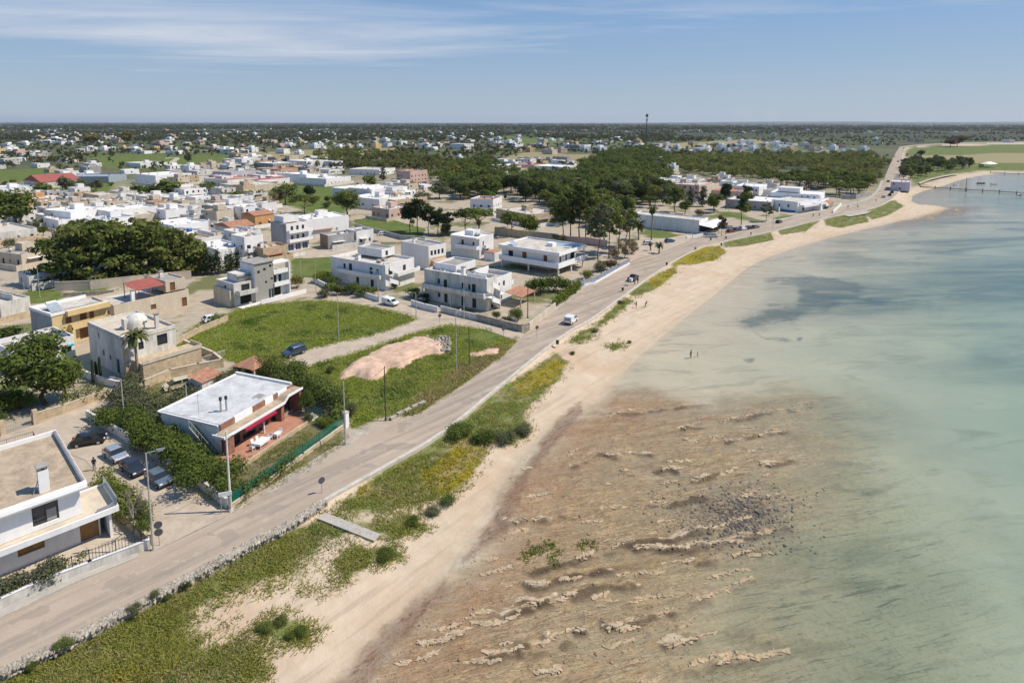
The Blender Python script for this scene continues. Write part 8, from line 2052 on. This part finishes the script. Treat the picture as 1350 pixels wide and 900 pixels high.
def on(x, y, z0=-1.0):
    p = at(x, y, z0)
    for _ in range(4): p = at(x, y, float(terrain_z(np.array([p.x]), np.array([p.y]))[0]))
    return p
person('person in dark top and jeans standing in the side street below the black hatchback', at(125, 620, .02), 120, 1.02, (.02, .022, .03), (.06, .08, .14), .12)
person('adult in dark clothes wading in the shallow water', on(911, 472), 150, 1.0, (.015, .015, .02), (.02, .02, .025), .15); person('child wading beside the adult in shallow water', on(920, 470), 170, .62, (.25, .16, .11), (.05, .06, .12), .1)
person('person in dark shorts standing on the open sand', on(839, 406), 200, 1.0, (.03, .03, .05), (.05, .05, .06), .12); person('person bending down on the open sand', on(851, 405), 20, .95, (.05, .05, .05), (.03, .03, .03), .25, .9)
person('person in grey top walking along the kerb beside the pickup', at(837, 375, .13), 60, 1.0, (.15, .15, .17), (.04, .04, .05), .2); person('second walker in dark jacket at the kerb beside the pickup', at(841, 374, .13), 60, 1.0, (.03, .03, .035), (.06, .06, .08), .2)
for x, y, tp, lb in [(1072, 286, (.03, .03, .04), 'walker in dark clothes on the seafront pavement'), (1080, 285, (.3, .08, .07), 'walker in reddish top on the seafront pavement'), (1131, 274, (.05, .05, .06), 'walker near the kerb by the blue trimmed house'), (1155, 266, (.3, .1, .08), 'walker in reddish top by the straight road'), (990, 311, (.04, .04, .04), 'walker by the seaward kerb below the parked row'), (1118, 274, (.3, .25, .2), 'walker in pale top by the garden wall'), (957, 309, (.05, .05, .2), 'person in blue standing at the bar entrance')]:
    person(lb, at(x, y, .1), 50, 1.0, tp, (.05, .06, .09), .2)

bpy.data.scenes.remove(TMP)
def on_many(xs, ys, z0=-1.0):
    u, v = np.array(xs) - PX0, np.array(ys) - PY0; z = np.full(len(u), z0)
    for _ in range(5):
        t = (z - H) / (-v * _cp - F_PX * _sp); X, Y = u * t, (-v * _sp + F_PX * _cp) * t; z = terrain_z(X, Y)
    return np.stack([X, Y, z], 1)
# ------------------------------------------------------------------ piers, boats, things on the far shore
def pier(label, a, b, wd=2.2, step=9):
    p, q = at(*a, WATER_Z), at(*b, WATER_Z); Ln = (q - p).length; t = thing('pier', label, 'pier', p, math.atan2(q.y - p.y, q.x - p.x))
    MB().box(0, Ln, -wd / 2, wd / 2, .7, 1.0).build('deck', WOODP, t)
    for i in range(int(Ln / step) + 1):
        for y in (-wd / 2, wd / 2): MB().tube((i * step, y, -2), (i * step, y, 1.9), .16, seg=6).build('pile', WOODP, t)
pier('long dark timber pier reaching into the bay from the boathouse', (1213, 247), (1353, 255.5)); pier('short dark jetty farther along the bay', (1306, 228), (1352, 230), 2.0, 10)
mst = thing('mast_pole', 'thin dark mast rising from the long pier', 'mast', at(1273, 252, WATER_Z + .9)); MB().tube((0, 0, 0), (0, 0, 9.5), .22, .12, 6).build('shaft', WOODP, mst); MB().box(-.3, .3, -.3, .3, 0, .5).build('foot', WOODP, mst)
def boat(label, x, y, rz, m, L_=5.0):
    t = thing('moored_boat', label, 'boat', at(x, y, WATER_Z), R(rz)); st = [(-.5, .36), (-.2, .42), (.15, .38), (.38, .2), (.5, .02)]; v, f = [], []
    for u, w_ in st: v += [(u * L_, -w_ * L_ * .42, .62 + max(0, u) * .5), (u * L_, -w_ * L_ * .3, -.15), (u * L_, w_ * L_ * .3, -.15), (u * L_, w_ * L_ * .42, .62 + max(0, u) * .5)]
    for i in range(4):
        for k in range(3): f.append((i * 4 + k, i * 4 + k + 1, i * 4 + k + 5, i * 4 + k + 4))
    f.append((0, 3, 2, 1)); obj('hull', v, f, m, t); MB().box(-.35 * L_, .2 * L_, -.3 * .42 * L_, .3 * .42 * L_, .35, .42).build('deck', WOODO, t)
    MB().box(-.05 * L_, .12 * L_, -.5, .5, .42, 1.05).build('cabin', FR_WHITE, t); MB().box(-.54 * L_, -.49 * L_, -.2, .2, .3, 1.0).build('outboard_motor', DARKM, t)
boat('small white boat moored between the piers', 1261, 244, 20, FR_WHITE); boat('dark boat moored between the piers', 1294, 241.4, 5, P_NAVY, 6.5); boat('pale low boat moored towards the short jetty', 1312, 242.5, 0, FR_WHITE, 6); boat('white boat with cabin at the end of the long pier', 1347, 256, 40, FR_WHITE, 8)
boat('dark skiff near the far beach', 1213, 243.5, 30, P_NAVY, 4)
mq = thing('marquee', 'white marquee tent on the grass by the far beach', 'tent', at(1303, 218.5, 0), R(30)); q = MB(); a, b = 9, 5
q.v += [(-a, -b, 2.4), (a, -b, 2.4), (a, b, 2.4), (-a, b, 2.4), (-a * .5, 0, 4.6), (a * .5, 0, 4.6)]; q.f += [(0, 1, 5, 4), (1, 2, 5), (2, 3, 4, 5), (3, 0, 4)]; q.build('canopy', mat('white_sailcloth', (.8, .78, .74)), mq)
for x in (-a, 0, a):
    for y in (-b, b): MB().tube((x, y, 0), (x, y, 2.4), .12, seg=6).build('pole', METAL, mq)
wallrun('beach_wall', 'yellow ochre wall left of the white marquee', [(1291, 219), (1297, 219.5)], 3.0, .5, W_YELLOW)
flat_poly('coast_path', [(1211, 240), (1225, 235), (1245, 230.5), (1262, 228), (1263, 229), (1246, 231.8), (1227, 236.5), (1213, 242)], .01, M_DUSTROAD)
flat_poly('sandy_track', [(223, 214), (231, 209), (226, 209), (217, 210), (219, 208.6), (236, 208.2), (237, 210), (229, 216), (226, 226), (220, 226), (224, 219)], .01, mat('pale_track', (.45, .37, .27), .95, .15))
flat_poly('slipway', [(1112, 283), (1135, 279), (1150, 277), (1143, 281), (1120, 285)], -.30, M_CONC); bpy.data.objects['slipway'].location.z = .25

# ------------------------------------------------------------------ stones on the rock flat and boulders on the shore
def stones(name, label, spots, m, seed, flat=.6):
    rs = np.random.RandomState(seed); V, Q = [], []
    base = np.array([(math.cos(a) * r, math.sin(a) * r, z) for z, r in ((-.3, .8), (.25, 1.0), (.75, .6)) for a in np.linspace(0, 6.283, 7)[:-1]])
    faces = [(r * 6 + i, r * 6 + (i + 1) % 6, (r + 1) * 6 + (i + 1) % 6, (r + 1) * 6 + i) for r in range(2) for i in range(6)] + [(12, 13, 14, 15), (12, 15, 16, 17)]
    n = 0; PP = on_many([q[0] for q in spots], [q[1] for q in spots], WATER_Z)
    for p, (x, y, s) in zip(PP, spots):
        b = base * (1 + .3 * rs.normal(size=base.shape)); a = rs.uniform(0, 6.28); c, q_ = math.cos(a), math.sin(a)
        b = b * np.array([s * rs.uniform(.8, 1.5), s, s * flat]); b = np.stack([b[:, 0] * c - b[:, 1] * q_, b[:, 0] * q_ + b[:, 1] * c, b[:, 2]], 1) + np.array(p); V.append(b); Q += [tuple(i + n for i in f) for f in faces]; n += 18
    o = link(name, mesh_np(name, np.concatenate(V), np.array(Q), m)); tag(o, label, 'stones', kind='stuff'); return o
rs_ = np.random.RandomState(4)
M_DSTONE = mat('wet_dark_stone', (0.13, 0.11, 0.09), .8, .35, 1.5, .5); M_PSTONE = mat('pale_limestone', (0.47, 0.36, 0.235), .95, .25, 1.2, .8)
sp = [(np.clip(rs_.normal(975, 34), 860, 1045), np.clip(rs_.normal(680, 19), 630, 730), rs_.uniform(.05, .17) * (1.5 if i % 14 == 0 else 1)) for i in range(560)] + [(rs_.uniform(850, 1090), rs_.uniform(640, 730), rs_.uniform(.04, .14)) for i in range(240)]
stones('loose_stones', 'field of loose dark stones on the rock flat', sp, M_DSTONE, 2)
ROWS = [(p, q) for pl in SCARP for p, q in zip(pl[:-1], pl[1:])] + [((720, 655), (750, 640)), ((640, 740), (690, 728)), ((590, 800), (640, 770)), ((520, 880), (590, 855)), ((560, 850), (640, 825)), ((690, 620), (720, 610)), ((750, 600), (770, 590)), ((775, 625), (800, 628)), ((760, 685), (800, 690))]
for k in range(70):
    x, y = rs_.uniform(470, 1060), rs_.uniform(535, 890)
    if inside(x, y, ROCK): L_ = rs_.uniform(15, 70) * (y - 330) / 350; ROWS.append(((x, y), (x + L_, y - L_ * rs_.uniform(.10, .26))))
def slabs(name, label, m, seed):
    # ledges: chains of thin, angular plates, each with a stepped edge
    rs = np.random.RandomState(seed); V, Q = [], []; n = 0
    for (x0, y0), (x1, y1) in ROWS:
        k = int(math.hypot(x1 - x0, y1 - y0) / 2.1)
        if rs.rand() < .30: continue
        uu = np.sort(rs.rand(k)) * rs.uniform(.4, 1)
        for q in on_many(x0 + (x1 - x0) * uu + rs.normal(size=k) * 1.5, y0 + (y1 - y0) * uu - 1.5 + 2.0 * np.sin(uu * 6 + x0) + rs.normal(size=k) * .9, WATER_Z):
            p = Vector(q)
            L_ = rs.uniform(.12, .55); W_ = L_ * rs.uniform(.3, .6); hgt = rs.uniform(.012, .075); a = R(15) + rs.normal() * .5; c, q_ = math.cos(a), math.sin(a)
            ang = np.sort(rs.uniform(0, 6.283, 7)); rr_ = rs.uniform(.7, 1.1, 7); bx, by = np.cos(ang) * rr_ * L_, np.sin(ang) * rr_ * W_
            for sc_, zz in ((1.08, -.25), (1.0, hgt), (.82, hgt + .02)): V.append(np.stack([p.x + (bx * c - by * q_) * sc_, p.y + (bx * q_ + by * c) * sc_, np.full(7, p.z + zz)], 1))
            Q += [(n + r_ * 7 + j, n + r_ * 7 + (j + 1) % 7, n + (r_ + 1) * 7 + (j + 1) % 7, n + (r_ + 1) * 7 + j) for r_ in range(2) for j in range(7)] + [(n + 14, n + 15, n + 16, n + 17), (n + 14, n + 17, n + 18, n + 19), (n + 14, n + 19, n + 20, n + 20)][:2]
            Q.append((n + 14, n + 19, n + 20, n + 14 + 6)); n += 21
    V = np.concatenate(V); me = bpy.data.meshes.new(name); me.from_pydata(V.tolist(), [], [tuple(dict.fromkeys(q)) for q in Q]); me.materials.append(m); o = link(name, me); tag(o, label, 'rock', kind='stuff')
slabs('limestone_ledges', 'pale broken limestone ledges standing out of the shallow water', M_PSTONE, 3)
sp3 = [(x, y, rs_.uniform(.02, .075) * (2 if rs_.rand() < .06 else 1)) for x, y in zip(rs_.uniform(400, 1000, 3600), rs_.uniform(530, 900, 3600)) if inside(x, y, ROCK)]
stones('shore_stones', 'small stones scattered over the ochre rock flat', sp3, mat('ochre_stone', (0.30, 0.21, 0.13), .95, .35, 1.5, .6), 5)
# stones that make up the rubble wall by the road
rw = bpy.data.objects['rubble_wall']; rs2 = np.random.RandomState(8); V, Q, n = [], [], 0
PA, PB = PRr[:9 * 6], side(PRr, .95)[:9 * 6]
for i in range(1700):
    k = rs2.uniform(8, len(PA) - 1.01); j = int(k); a_ = PA[j].lerp(PA[j + 1], k - j).lerp(PB[j].lerp(PB[j + 1], k - j), rs2.uniform(-.05, 1.25)); s_ = rs2.uniform(.07, .17); zz = .26 if rs2.rand() < .75 else -.1
    ang = np.sort(rs2.uniform(0, 6.283, 6))
    for r_, z_ in ((1, -.3), (1.05, .25 * s_ / .2), (.6, .42 * s_ / .2)): V.append(np.stack([a_.x + np.cos(ang) * s_ * r_, a_.y + np.sin(ang) * s_ * r_, np.full(6, zz + z_ * .3)], 1))
    Q += [(n + r_ * 6 + q_, n + r_ * 6 + (q_ + 1) % 6, n + r_ * 6 + 6 + (q_ + 1) % 6, n + r_ * 6 + 6 + q_) for r_ in (0, 1) for q_ in range(6)] + [(n + 12, n + 13, n + 14, n + 15), (n + 12, n + 15, n + 16, n + 17)]; n += 18
tag(link('loose_masonry', mesh_np('loose_masonry', np.concatenate(V), np.array(Q), mat('pale_masonry', (.42, .365, .29), .95, .4, 1.4, .6)), rw), kind='stuff')
# ------------------------------------------------------------------ the air: even thin haze over everything
hz = MB().box(-46000, 46000, -400, 36500, -12, 150).build('haze', None); tag(hz, kind='stuff')
hm_ = bpy.data.materials.new('haze_air'); hm_.use_nodes = True; tt = hm_.node_tree; tt.nodes.clear(); oo = tt.nodes.new('ShaderNodeOutputMaterial'); vv = tt.nodes.new('ShaderNodeVolumePrincipled')
vv.inputs['Color'].default_value = (0.80, 0.88, 0.97, 1); vv.inputs['Density'].default_value = 0.000032; vv.inputs['Anisotropy'].default_value = 0.2
tt.links.new(vv.outputs[0], oo.inputs['Volume']); hz.data.materials.append(hm_)
try: hm_.cycles.homogeneous_volume = True
except Exception: pass
